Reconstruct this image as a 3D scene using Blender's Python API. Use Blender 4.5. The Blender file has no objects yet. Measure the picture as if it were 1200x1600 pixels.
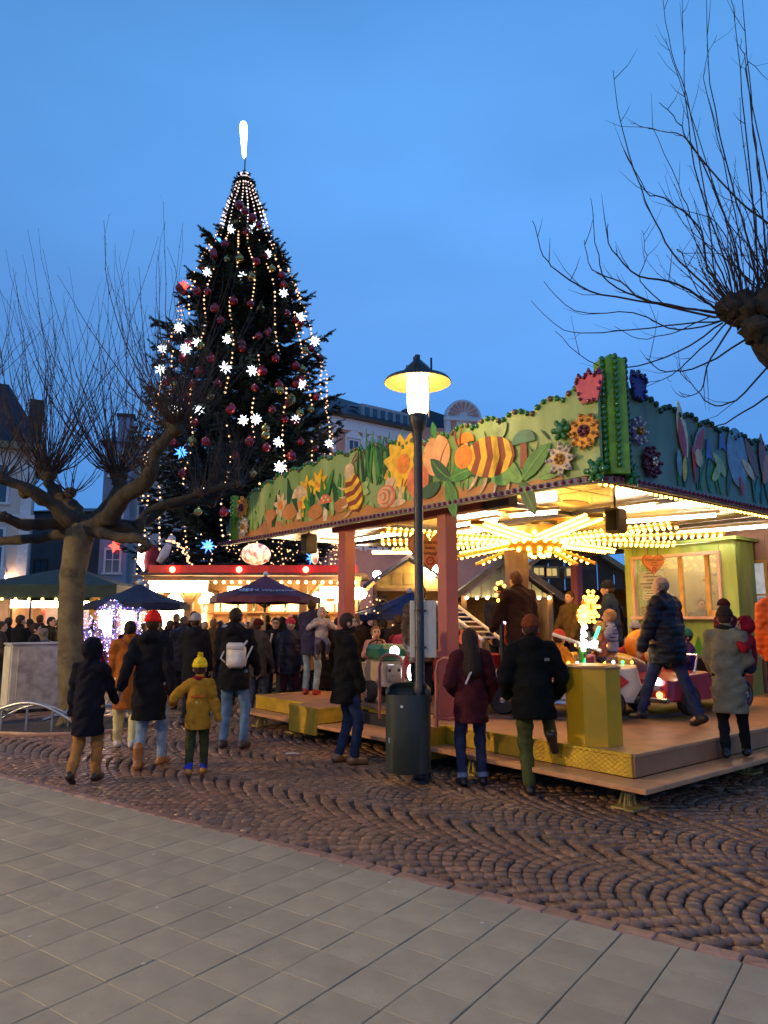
import bpy, math, random
import numpy as np
from mathutils import Vector, Matrix
PI = math.pi
S = bpy.context.scene
COL = S.collection
rnd = random.Random(7)
R = math.radians

# ------------------------------------------------------------------ camera, sky, exposure
FPX, HZN, EYE = 1130.0, 970.0, 1.6           # focal length in photo pixels, horizon row, eye height
PITCH = math.atan((HZN - 800) / FPX)
CP, SP = math.cos(PITCH), math.sin(PITCH)
cam_d = bpy.data.cameras.new('camera')
cam = bpy.data.objects.new('camera', cam_d); COL.objects.link(cam)
cam.location = (0, 0, EYE); cam.rotation_euler = (PI / 2 + PITCH, 0, 0)
cam_d.sensor_fit = 'VERTICAL'; cam_d.sensor_height = 36; cam_d.lens = FPX / 1600 * 36
cam_d.clip_start = 0.05; cam_d.clip_end = 1500
S.camera = cam

w = bpy.data.worlds.new('World'); S.world = w; w.use_nodes = True
nt = w.node_tree; nt.nodes.clear()
out = nt.nodes.new('ShaderNodeOutputWorld'); bg = nt.nodes.new('ShaderNodeBackground')
tc = nt.nodes.new('ShaderNodeTexCoord'); sep = nt.nodes.new('ShaderNodeSeparateXYZ')
sky = nt.nodes.new('ShaderNodeTexSky'); sky.sky_type = 'NISHITA'; sky.sun_disc = False
sky.sun_elevation = R(1.0); sky.sun_rotation = R(200); sky.air_density = 1.2; sky.ozone_density = 4
skm = nt.nodes.new('ShaderNodeVectorMath'); skm.operation = 'SCALE'; skm.inputs['Scale'].default_value = 0.10
nt.links.new(sky.outputs[0], skm.inputs[0])
ramp = nt.nodes.new('ShaderNodeValToRGB')
nt.links.new(tc.outputs['Generated'], sep.inputs[0]); nt.links.new(sep.outputs['Z'], ramp.inputs['Fac'])
cr = ramp.color_ramp
stops = [(0.0, (.085, .29, .80)), (0.18, (.105, .345, .87)), (0.40, (.138, .40, .965)), (0.62, (.125, .405, .955)), (0.80, (.075, .25, .62)), (1.0, (.05, .17, .44))]
cr.elements[0].position = stops[0][0]; cr.elements[0].color = stops[0][1] + (1,)
cr.elements[1].position = 1.0; cr.elements[1].color = stops[-1][1] + (1,)
for p, c in stops[1:-1]:
    e = cr.elements.new(p); e.color = c + (1,)
nz = nt.nodes.new('ShaderNodeTexNoise'); nz.inputs['Scale'].default_value = 2.2; nz.inputs['Detail'].default_value = 5; nz.inputs['Roughness'].default_value = .45
mp = nt.nodes.new('ShaderNodeMapping'); mp.inputs['Scale'].default_value = (1, 1, 2.4)
nt.links.new(tc.outputs['Generated'], mp.inputs[0]); nt.links.new(mp.outputs[0], nz.inputs['Vector'])
mr = nt.nodes.new('ShaderNodeMapRange'); mr.inputs[1].default_value = .3; mr.inputs[2].default_value = .7; mr.inputs[3].default_value = .87; mr.inputs[4].default_value = 1.09
nt.links.new(nz.outputs['Fac'], mr.inputs[0])
vm = nt.nodes.new('ShaderNodeVectorMath'); vm.operation = 'SCALE'
nt.links.new(ramp.outputs[0], vm.inputs[0]); nt.links.new(mr.outputs[0], vm.inputs['Scale'])
mrx = nt.nodes.new('ShaderNodeMapRange'); mrx.interpolation_type = 'SMOOTHSTEP'; mrx.inputs[1].default_value = -.7; mrx.inputs[2].default_value = .15; mrx.inputs[3].default_value = .78; mrx.inputs[4].default_value = 1.0
nt.links.new(sep.outputs['X'], mrx.inputs[0])
mm_ = nt.nodes.new('ShaderNodeMath'); mm_.operation = 'MULTIPLY'; nt.links.new(mr.outputs[0], mm_.inputs[0]); nt.links.new(mrx.outputs[0], mm_.inputs[1]); nt.links.new(mm_.outputs[0], vm.inputs['Scale'])
mixs = nt.nodes.new('ShaderNodeMix'); mixs.data_type = 'RGBA'; mixs.inputs[0].default_value = .02
nt.links.new(vm.outputs[0], mixs.inputs[6]); nt.links.new(skm.outputs[0], mixs.inputs[7])
nt.links.new(mixs.outputs[2], bg.inputs['Color'])
bg.inputs['Strength'].default_value = 1.0
nt.links.new(bg.outputs[0], out.inputs[0])

S.view_settings.view_transform = 'Standard'; S.view_settings.look = 'None'
S.view_settings.exposure = 0.0; S.view_settings.gamma = 1.0
S.view_settings.use_curve_mapping = False
try:
    S.cycles.use_denoising = True
    S.cycles.max_bounces = 6; S.cycles.diffuse_bounces = 3; S.cycles.glossy_bounces = 3
    S.cycles.transmission_bounces = 4; S.cycles.transparent_max_bounces = 8
    S.cycles.sample_clamp_indirect = 4.0; S.cycles.sample_clamp_direct = 0.0
    S.cycles.caustics_reflective = False; S.cycles.caustics_refractive = False
    S.cycles.blur_glossy = 0.6
except Exception:
    pass

# ------------------------------------------------------------------ helpers
def ray(u, v):
    yv = (800 - v) / FPX
    return Vector(((u - 600) / FPX, CP - yv * SP, SP + yv * CP))
def g(u, v, z=0.0):
    """ground point (at height z) that stands where the photograph shows it"""
    d = ray(u, v); t = (z - EYE) / d.z
    return Vector((d.x * t, d.y * t, z))
def at(u, v, y):
    d = ray(u, v); t = y / d.y
    return Vector((d.x * t, y, EYE + d.z * t))

def lin(c):
    return tuple(((x / 255) / 12.92 if x / 255 <= .04045 else ((x / 255 + .055) / 1.055) ** 2.4) for x in c)

MATS = {}
def mat(name, col, rough=.6, metal=0., var=.12, vscale=6., bump=0., bscale=40., emit=0., ecol=None, spec=.5, rand=0., alpha=1., trans=0., coat=0., island=0., sheen=0.):
    """procedural surface: base colour broken up by noise, optional fine relief, optional emission for lamps only"""
    if name in MATS: return MATS[name]
    m = bpy.data.materials.new(name); m.use_nodes = True
    n = m.node_tree.nodes; l = m.node_tree.links
    b = n['Principled BSDF']
    b.inputs['Roughness'].default_value = rough; b.inputs['Metallic'].default_value = metal
    b.inputs['Specular IOR Level'].default_value = spec
    if coat: b.inputs['Coat Weight'].default_value = coat; b.inputs['Coat Roughness'].default_value = .15
    if sheen: b.inputs['Sheen Weight'].default_value = sheen
    if trans: b.inputs['Transmission Weight'].default_value = trans
    b.inputs['Alpha'].default_value = alpha
    c4 = tuple(col) + (1,)
    b.inputs['Base Color'].default_value = c4
    tcn = n.new('ShaderNodeTexCoord')
    if var or rand or island:
        hs = n.new('ShaderNodeHueSaturation'); hs.inputs['Color'].default_value = c4
        src = None
        if var:
            nzn = n.new('ShaderNodeTexNoise'); nzn.inputs['Scale'].default_value = vscale; nzn.inputs['Detail'].default_value = 5
            l.new(tcn.outputs['Object'], nzn.inputs['Vector'])
            mrn = n.new('ShaderNodeMapRange'); mrn.inputs[1].default_value = .25; mrn.inputs[2].default_value = .75
            mrn.inputs[3].default_value = 1 - var * 1.6; mrn.inputs[4].default_value = 1 + var * 1.6
            l.new(nzn.outputs['Fac'], mrn.inputs[0]); src = mrn.outputs[0]
        for amt, node, sock in ((rand, 'ShaderNodeObjectInfo', 'Random'), (island, 'ShaderNodeNewGeometry', 'Random Per Island')):
            if amt:
                oi = n.new(node)
                m2 = n.new('ShaderNodeMapRange'); m2.inputs[3].default_value = 1 - amt; m2.inputs[4].default_value = 1 + amt
                l.new(oi.outputs[sock], m2.inputs[0])
                if src is None: src = m2.outputs[0]
                else:
                    mu = n.new('ShaderNodeMath'); mu.operation = 'MULTIPLY'
                    l.new(src, mu.inputs[0]); l.new(m2.outputs[0], mu.inputs[1]); src = mu.outputs[0]
        l.new(src, hs.inputs['Value']); l.new(hs.outputs[0], b.inputs['Base Color'])
    if bump:
        nb = n.new('ShaderNodeTexNoise'); nb.inputs['Scale'].default_value = bscale; nb.inputs['Detail'].default_value = 4
        l.new(tcn.outputs['Object'], nb.inputs['Vector'])
        bp = n.new('ShaderNodeBump'); bp.inputs['Strength'].default_value = bump; bp.inputs['Distance'].default_value = .02
        l.new(nb.outputs['Fac'], bp.inputs['Height']); l.new(bp.outputs[0], b.inputs['Normal'])
    if emit:
        b.inputs['Emission Color'].default_value = tuple(ecol or col) + (1,)
        b.inputs['Emission Strength'].default_value = emit
    MATS[name] = m
    return m

class MB:
    """collects shapes of ONE part; build() links them as one mesh object"""
    def __init__(s): s.v = []; s.f = []; s.mi = []; s.n = 0
    def add(s, V, F, mi=0, M=None):
        V = [Vector(p) for p in V]
        if M is not None: V = [M @ p for p in V]
        s.v.extend(tuple(p) for p in V)
        s.f.extend(tuple(i + s.n for i in q) for q in F); s.mi.extend([mi] * len(F)); s.n += len(V)
        return s
    def box(s, c, d, mi=0, M=None, bev=0.0):
        x, y, z = d[0] / 2, d[1] / 2, d[2] / 2
        if bev:
            b = min(bev, x * .9, y * .9, z * .9)
            V = []; F = []
            for sz in (-1, 1):
                for (ix, iy, iz) in ((1, 1, 0), (0, 0, 1)):
                    pass
            # chamfered box: three rings of corner points
            def P(sx, sy, sz, k):
                return (c[0] + sx * (x - (0 if k == 0 else b)), c[1] + sy * (y - (0 if k == 1 else b)), c[2] + sz * (z - (0 if k == 2 else b)))
            idx = {}
            for sx in (-1, 1):
                for sy in (-1, 1):
                    for sz in (-1, 1):
                        for k in range(3):
                            idx[sx, sy, sz, k] = len(V); V.append(P(sx, sy, sz, k))
            for sg in (-1, 1):
                q = [(sg, -1, -1, 0), (sg, 1, -1, 0), (sg, 1, 1, 0), (sg, -1, 1, 0)]; F.append([idx[k] for k in (q if sg > 0 else q[::-1])])
                q = [(-1, sg, -1, 1), (-1, sg, 1, 1), (1, sg, 1, 1), (1, sg, -1, 1)]; F.append([idx[k] for k in (q if sg > 0 else q[::-1])])
                q = [(-1, -1, sg, 2), (1, -1, sg, 2), (1, 1, sg, 2), (-1, 1, sg, 2)]; F.append([idx[k] for k in (q if sg > 0 else q[::-1])])
            for a in (-1, 1):
                for e in (-1, 1):
                    q = [idx[a, e, -1, 0], idx[a, e, -1, 1], idx[a, e, 1, 1], idx[a, e, 1, 0]]; F.append(q if a * e > 0 else q[::-1])
                    q = [idx[a, -1, e, 0], idx[a, 1, e, 0], idx[a, 1, e, 2], idx[a, -1, e, 2]]; F.append(q if a * e > 0 else q[::-1])
                    q = [idx[-1, a, e, 1], idx[-1, a, e, 2], idx[1, a, e, 2], idx[1, a, e, 1]]; F.append(q if a * e > 0 else q[::-1])
            for sx in (-1, 1):
                for sy in (-1, 1):
                    for sz in (-1, 1):
                        q = [idx[sx, sy, sz, k] for k in range(3)]
                        F.append(q if sx * sy * sz > 0 else q[::-1])
            return s.add(V, F, mi, M)
        V = [(c[0] + i * x, c[1] + j * y, c[2] + k * z) for i in (-1, 1) for j in (-1, 1) for k in (-1, 1)]
        F = [(0, 1, 3, 2), (4, 6, 7, 5), (0, 4, 5, 1), (2, 3, 7, 6), (0, 2, 6, 4), (1, 5, 7, 3)]
        return s.add(V, F, mi, M)
    def tube(s, pts, rad, seg=8, mi=0, M=None, cap=True, closed=False):
        pts = [Vector(p) for p in pts]; k = len(pts)
        if not hasattr(rad, '__len__'): rad = [rad] * k
        V = []; F = []; up = None
        for i, p in enumerate(pts):
            if closed: t = pts[(i + 1) % k] - pts[i - 1]
            else: t = pts[min(i + 1, k - 1)] - pts[max(i - 1, 0)]
            if t.length < 1e-9: t = Vector((0, 0, 1))
            t.normalize()
            if up is None:
                up = Vector((0, 0, 1)) if abs(t.z) < .9 else Vector((1, 0, 0))
            a = t.cross(up)
            if a.length < 1e-6: a = t.cross(Vector((.3, 1, .2)))
            a.normalize(); b = a.cross(t); up = b
            for j in range(seg):
                an = 2 * PI * j / seg
                V.append(p + a * (math.cos(an) * rad[i]) + b * (math.sin(an) * rad[i]))
        for i in range(k if closed else k - 1):
            i2 = (i + 1) % k
            for j in range(seg):
                j2 = (j + 1) % seg
                F.append((i * seg + j, i * seg + j2, i2 * seg + j2, i2 * seg + j))
        if cap and not closed:
            F.append(tuple(range(seg))[::-1]); F.append(tuple((k - 1) * seg + j for j in range(seg)))
        return s.add(V, F, mi, M)
    def lathe(s, prof, seg=16, mi=0, M=None, cap=True, sx=1., sy=1.):
        V = []; F = []; k = len(prof)
        for r, z in prof:
            for j in range(seg):
                an = 2 * PI * j / seg; V.append((r * math.cos(an) * sx, r * math.sin(an) * sy, z))
        for i in range(k - 1):
            for j in range(seg):
                j2 = (j + 1) % seg
                F.append((i * seg + j, i * seg + j2, (i + 1) * seg + j2, (i + 1) * seg + j))
        if cap:
            F.append(tuple(range(seg))[::-1]); F.append(tuple((k - 1) * seg + j for j in range(seg)))
        return s.add(V, F, mi, M)
    def ball(s, c, r, seg=8, ring=6, mi=0, M=None):
        if not hasattr(r, '__len__'): r = (r, r, r)
        prof = [(math.sin(PI * (i + .02 * (i == 0) - .02 * (i == ring)) / ring), -math.cos(PI * i / ring)) for i in range(ring + 1)]
        T = Matrix.Translation(c) @ Matrix.Diagonal((r[0], r[1], r[2], 1))
        return s.lathe(prof, seg, mi, T if M is None else M @ T)
    def prism(s, outl, z0, z1, mi=0, M=None):
        """outline in local xy extruded from z0 to z1"""
        k = len(outl)
        ar = sum(outl[i][0] * outl[(i + 1) % k][1] - outl[(i + 1) % k][0] * outl[i][1] for i in range(k))
        if ar < 0: outl = outl[::-1]
        V = [(p[0], p[1], z0) for p in outl] + [(p[0], p[1], z1) for p in outl]
        F = [tuple(range(k))[::-1], tuple(range(k, 2 * k))] + [(i, (i + 1) % k, k + (i + 1) % k, k + i) for i in range(k)]
        return s.add(V, F, mi, M)
    def quad(s, a, b, c, d, mi=0, M=None): return s.add([a, b, c, d], [(0, 1, 2, 3)], mi, M)
    def mesh(s, name, mats):
        me = bpy.data.meshes.new(name); me.from_pydata(s.v, [], s.f)
        for m in (mats if isinstance(mats, (list, tuple)) else [mats]): me.materials.append(m)
        if any(s.mi): me.polygons.foreach_set('material_index', s.mi)
        me.update(); return me
    def build(s, name, mats, parent=None, smooth=None, kind=None, label=None):
        o = link(name, s.mesh(name, mats), parent, kind, label)
        if smooth: shade(o.data, smooth)
        return o

def shade(me, ang=40):
    me.polygons.foreach_set('use_smooth', [True] * len(me.polygons))
    if ang < 180:
        try: me.set_sharp_from_angle(angle=R(ang))
        except Exception: pass

def link(name, me, parent=None, kind=None, label=None, loc=None, rot=None, scale=None):
    o = bpy.data.objects.new(name, me); COL.objects.link(o)
    if parent is not None: o.parent = parent
    if kind: o['kind'] = kind
    if label: o['label'] = label
    if loc is not None: o.location = loc
    if rot is not None: o.rotation_euler = rot
    if scale is not None: o.scale = scale if hasattr(scale, '__len__') else (scale,) * 3
    return o

def tag(o, label, cat, group=None):
    o['label'] = label; o['category'] = cat
    if group: o['group'] = group
    return o

def thing(name, label, cat, loc=(0, 0, 0), rz=0., group=None, rot=None):
    o = bpy.data.objects.new(name, None); COL.objects.link(o)
    o.empty_display_size = .1
    o.location = loc; o.rotation_euler = rot if rot is not None else (0, 0, rz)
    return tag(o, label, cat, group)

def dup(o, parent=None, loc=None, rz=None, label=None):
    c = o.copy(); COL.objects.link(c)
    c.parent = parent
    if loc is not None: c.location = loc
    if rz is not None: c.rotation_euler = (0, 0, rz)
    if label: c['label'] = label
    for ch in list(o.children): dup(ch, c)
    return c

def TR(x, y, z, rx=0., ry=0., rz=0., s=1.):
    M = Matrix.Translation((x, y, z)) @ Matrix.Rotation(rz, 4, 'Z') @ Matrix.Rotation(ry, 4, 'Y') @ Matrix.Rotation(rx, 4, 'X')
    return M @ Matrix.Diagonal((s, s, s, 1)) if s != 1. else M

def text_mesh(txt, size, m, parent, M, name='lettering', depth=.002, align='CENTER', label=None, shear=0.):
    """flat letters a hair proud of what they are printed on, turned into a plain mesh"""
    cu = bpy.data.curves.new(name, 'FONT'); cu.body = txt; cu.size = size; cu.extrude = depth
    cu.align_x = align; cu.align_y = 'CENTER'; cu.resolution_u = 2; cu.shear = shear
    tmp = bpy.data.objects.new('tmp', cu); COL.objects.link(tmp)
    dg = bpy.context.evaluated_depsgraph_get()
    me = bpy.data.meshes.new_from_object(tmp.evaluated_get(dg)); me.name = name
    bpy.data.objects.remove(tmp)
    me.materials.clear(); me.materials.append(m)
    o = link(name, me, parent, label=label); o.matrix_local = M
    return o
# ------------------------------------------------------------------ ground: sheet, slabs, border stones, fan cobbles
E0 = Vector((-3.96, 7.79, 0)); ED = Vector((.81029, -.58603, 0)); EN = Vector((.58603, .81029, 0))
def sn(s_, n_): return E0 + ED * s_ + EN * n_
ANG = math.atan2(ED.y, ED.x)

def ground_material():
    m = bpy.data.materials.new('wet_cobble_ground'); m.use_nodes = True
    n = m.node_tree.nodes; l = m.node_tree.links; b = n['Principled BSDF']
    t = n.new('ShaderNodeTexCoord')
    v = n.new('ShaderNodeTexVoronoi'); v.inputs['Scale'].default_value = 8.5; v.feature = 'F1'
    v2 = n.new('ShaderNodeTexVoronoi'); v2.inputs['Scale'].default_value = 8.5; v2.feature = 'DISTANCE_TO_EDGE'
    l.new(t.outputs['Object'], v.inputs['Vector']); l.new(t.outputs['Object'], v2.inputs['Vector'])
    r1 = n.new('ShaderNodeValToRGB'); r1.color_ramp.elements[0].position = .02; r1.color_ramp.elements[1].position = .09
    l.new(v2.outputs['Distance'], r1.inputs[0])
    hs = n.new('ShaderNodeHueSaturation'); hs.inputs['Color'].default_value = (.15, .10, .085, 1)
    mr_ = n.new('ShaderNodeMapRange'); mr_.inputs[3].default_value = .6; mr_.inputs[4].default_value = 1.4
    sp = n.new('ShaderNodeSeparateColor'); l.new(v.outputs['Color'], sp.inputs[0]); l.new(sp.outputs[0], mr_.inputs[0]); l.new(mr_.outputs[0], hs.inputs['Value'])
    mx = n.new('ShaderNodeMix'); mx.data_type = 'RGBA'; mx.inputs[6].default_value = (.02, .017, .015, 1)
    l.new(r1.outputs[0], mx.inputs[0]); l.new(hs.outputs[0], mx.inputs[7]); l.new(mx.outputs[2], b.inputs['Base Color'])
    bp = n.new('ShaderNodeBump'); bp.inputs['Distance'].default_value = .02; bp.inputs['Strength'].default_value = .8
    l.new(r1.outputs[0], bp.inputs['Height']); l.new(bp.outputs[0], b.inputs['Normal'])
    b.inputs['Roughness'].default_value = .32
    return m

gm = MB(); gm.quad((-400, -200, -.03), (400, -200, -.03), (400, 900, -.03), (-400, 900, -.03))
ground = gm.build('ground', ground_material(), kind='structure')

joint = mat('joint_mortar', (.028, .022, .018), .75, var=.3, vscale=9, bump=.3, bscale=60)
slab_m = mat('concrete_slab', (.325, .285, .185), .62, var=.10, vscale=3.5, bump=.12, bscale=90, rand=.07)
def stained(m, col, scale, lo, hi, amt):
    """irregular stains over the base colour, in world space so they cross the joints"""
    n = m.node_tree.nodes; l = m.node_tree.links; b = n['Principled BSDF']
    lk = b.inputs['Base Color'].links[0]; src = lk.from_socket
    geo = n.new('ShaderNodeNewGeometry'); nz_ = n.new('ShaderNodeTexNoise'); nz_.inputs['Scale'].default_value = scale; nz_.inputs['Detail'].default_value = 6
    nz_.inputs['Roughness'].default_value = .65
    l.new(geo.outputs['Position'], nz_.inputs['Vector'])
    mr_ = n.new('ShaderNodeMapRange'); mr_.inputs[1].default_value = lo; mr_.inputs[2].default_value = hi; mr_.inputs[3].default_value = 0; mr_.inputs[4].default_value = amt
    l.new(nz_.outputs['Fac'], mr_.inputs[0])
    mx = n.new('ShaderNodeMix'); mx.data_type = 'RGBA'; l.new(mr_.outputs[0], mx.inputs[0]); l.new(src, mx.inputs[6]); mx.inputs[7].default_value = tuple(col) + (1,)
    l.new(mx.outputs[2], b.inputs['Base Color'])
stained(slab_m, (.20, .17, .12), 1.3, .48, .70, .55)
stained(slab_m, (.24, .21, .17), 14, .55, .75, .5)
stained(slab_m, (.42, .37, .28), 32, .66, .72, .5)

pv = MB()
pv.add([sn(-8, 0) + Vector((0, 0, -.012)), sn(-8, -14) + Vector((0, 0, -.012)), sn(16, -14) + Vector((0, 0, -.012)), sn(16, 0) + Vector((0, 0, -.012))], [(0, 1, 2, 3)])
pavement = pv.build('pavement', joint, kind='structure')
SP_, NP_ = .285, .268
def slab_mesh(k):
    r = random.Random(k); b = MB(); b.box((0, 0, -.025), (SP_ - .0058, NP_ - .0014, .05), bev=.003)
    return b.mesh('slab', slab_m)
slab_var = [slab_mesh(k) for k in range(2)]
rest = MB(); cnt = 0; cand = []
for i in range(-24, 52):
    for j in range(1, 50):
        s0, n0 = 6.125 + SP_ * (i - 22 + .5), .005 - NP_ * (j - .5)
        p = sn(s0, n0)
        if p.y < -3: continue
        vis = p.y > 2.9 and abs(p.x) < p.y * .56 + .25
        cand.append((0 if vis else 1, p.length, s0, n0, p))
cand.sort(key=lambda c: c[:2])
for k, (nv, dd, s0, n0, p) in enumerate(cand):
    hz = rnd.uniform(-.0018, .0018); tx, ty = rnd.gauss(0, .0012), rnd.gauss(0, .0012)
    if k < 300:
        link('slab', slab_var[k % 2], pavement, loc=(p.x, p.y, hz), rot=(tx, ty, ANG + rnd.gauss(0, .002)))
    elif p.length < 12:
        rest.box((0, 0, -.025), (SP_ - .0058, NP_ - .0035, .05), M=TR(p.x, p.y, hz, tx, ty, ANG))
if rest.n: rest.build('slab', slab_m, pavement, kind='stuff')
# crumbs and chewing-gum flecks trodden into the slabs
fl = MB()
for k in range(60):
    p = sn(rnd.uniform(0, 8), rnd.uniform(-3, -.05)); rr = rnd.uniform(.004, .014)
    fl.add([(p.x + rr * rnd.uniform(.6, 1.3) * math.cos(a), p.y + rr * rnd.uniform(.6, 1.3) * math.sin(a), .0045) for a in [2 * PI * q / 7 for q in range(7)]], [tuple(range(7))])
fl.build('trodden_gum', mat('gum', (.55, .5, .43), .7, var=.2), kind='stuff')

# cobbled square
cob = MB(); cob.add([sn(-30, 0) + Vector((0, 0, -.022)), sn(18, 0) + Vector((0, 0, -.022)), sn(18, 40) + Vector((0, 0, -.022)), sn(-30, 40) + Vector((0, 0, -.022))], [(0, 1, 2, 3)])
square = cob.build('cobbled_square', joint, kind='structure')
def cobble_mat(name, **kw):
    m = mat(name, (.225, .122, .070), .31, var=.26, vscale=14, bump=.32, bscale=45, spec=.32, **kw)
    stained(m, (.135, .098, .075), .9, .42, .62, .75)
    stained(m, (.26, .12, .075), 2.6, .55, .7, .55)
    return m
cm_o = cobble_mat('cobble_single', rand=.36)
cm_i = cobble_mat('cobble_laid', island=.36)
def cobble_shape(r, wx, wy):
    """worn sett: domed top with slack corners"""
    x, y = wx / 2, wy / 2; jit = lambda a: a * r.uniform(.86, 1.0)
    base = [(-x, -y), (0, -y * r.uniform(1, 1.05)), (x, -y), (x * r.uniform(1, 1.05), 0), (x, y), (0, y * r.uniform(1, 1.05)), (-x, y), (-x * r.uniform(1, 1.05), 0)]
    base = [(jit(a), jit(b)) for a, b in base]
    V = [(a, b, -.04) for a, b in base] + [(a, b, -.004) for a, b in base] + [(a * .82, b * .82, .0035 + r.uniform(-.0015, .0015)) for a, b in base] + [(r.gauss(0, .006), r.gauss(0, .006), .004)]
    F = []
    for i in range(8):
        j = (i + 1) % 8
        F += [(i, j, 8 + j, 8 + i), (8 + i, 8 + j, 16 + j, 16 + i), (16 + i, 16 + j, 24)]
    return V, F
rc = random.Random(3)
cvar = []
for k in range(8):
    b = MB(); b.add(*cobble_shape(rc, .090, .0930)); me = b.mesh('cobble', cm_o); shade(me, 180); cvar.append(me)
WCOL, PIT, BUL = 1.22, .1, .40
laid = []
for ci in range(0, 17):
    tc0 = .13 + WCOL * (ci + .5)
    for k in range(-210, 140):
        s0 = k * PIT
        nn = 13
        for q in range(nn):
            tt = ((q + .5) / nn - .5) * WCOL + (.02 if k % 2 else -.02)
            x = 2 * tt / WCOL
            ss = s0 + BUL * x * x + rc.gauss(0, .004) + .05 * (ci % 2)
            slope = 2 * BUL * x * 2 / WCOL
            p = sn(ss, tc0 + tt)
            if p.y < .5 or p.y > 16.5 or abs(p.x) > p.y * .56 + 1.3: continue
            laid.append((p, ANG - math.atan(slope) * .8))
laid.sort(key=lambda c: (0 if (c[0].y > 3 and abs(c[0].x) < c[0].y * .545) else 1, c[0].length))
mass = MB()
for k, (p, a) in enumerate(laid):
    dz = rc.gauss(0, .0028); tx, ty = rc.gauss(0, .021), rc.gauss(0, .021)
    if k < 300:
        link('cobble', cvar[k % 8], square, loc=(p.x, p.y, dz), rot=(tx, ty, a), scale=(rc.uniform(.9, 1.03), rc.uniform(.92, 1.05), 1))
    else:
        V, F = cobble_shape(rc, .090, .0930)
        mass.add(V, F, M=TR(p.x, p.y, dz, tx, ty, a))
o = mass.build('cobble', cm_i, square, kind='stuff'); shade(o.data, 180)
# reddish border course between slabs and cobbles
bm_ = mat('border_stone', (.27, .15, .105), .42, var=.2, vscale=10, bump=.25, bscale=70, rand=.22)
bst = []
for k in range(4):
    b = MB(); b.box((0, 0, -.02), (.196, .096, .052), bev=.008); bst.append(b.mesh('border_stone', bm_))
for k in range(-12, 46):
    p = sn(k * .202 + rnd.gauss(0, .003), .06)
    link('border_stone', bst[k % 4], square, loc=(p.x, p.y, rnd.gauss(-.002, .0015)), rot=(rnd.gauss(0, .01), rnd.gauss(0, .01), ANG + rnd.gauss(0, .008)))
# litter
for (u, v, sz, c, lb) in ((1028, 1303, .05, (.5, .22, .08), 'orange paper scrap lying on the cobbles below the step corner'), (878, 1217, .09, (.6, .55, .45), 'crumpled white tissue lying under the ride platform edge'), (455, 1178, .11, (.35, .3, .27), 'pale flattened wrapper on the cobbles behind the rucksack man')):
    p = g(u, v, .012); b = MB(); kk = 9; r_ = random.Random(u)
    V = []
    for ring in (1., .5):
        for q in range(kk):
            a = 2 * PI * q / kk; rr = sz * ring * r_.uniform(.6, 1.1); V.append((rr * math.cos(a), rr * .7 * math.sin(a), r_.uniform(0, .02) * (1.6 - ring)))
    V.append((0, 0, .015))
    F = [(q, (q + 1) % kk, kk + (q + 1) % kk, kk + q) for q in range(kk)] + [(kk + q, kk + (q + 1) % kk, 2 * kk) for q in range(kk)]
    b.add(V, F); o = b.build('paper_scrap', mat('scrap%d' % u, c, .8), None); o.location = p; tag(o, lb, 'litter')
# ------------------------------------------------------------------ people: one smooth body, clothing as children
def cap_(P, a, b, ra, rb):
    a = np.array(a, float); b = np.array(b, float); ba = b - a; pa = P - a
    h = np.clip((pa @ ba) / max(ba @ ba, 1e-9), 0, 1)
    return np.linalg.norm(pa - h[:, None] * ba, axis=1) - (ra + (rb - ra) * h)
def ell_(P, c, r, M=None):
    q = P - np.array(c, float)
    if M is not None: q = q @ M
    r = np.array(r, float)
    k0 = np.linalg.norm(q / r, axis=1); k1 = np.linalg.norm(q / (r * r), axis=1)
    return k0 * (k0 - 1) / np.maximum(k1, 1e-9)
def smin(a, b, k):
    h = np.clip(.5 + .5 * (b - a) / k, 0, 1)
    return b + (a - b) * h - k * h * (1 - h)

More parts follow.
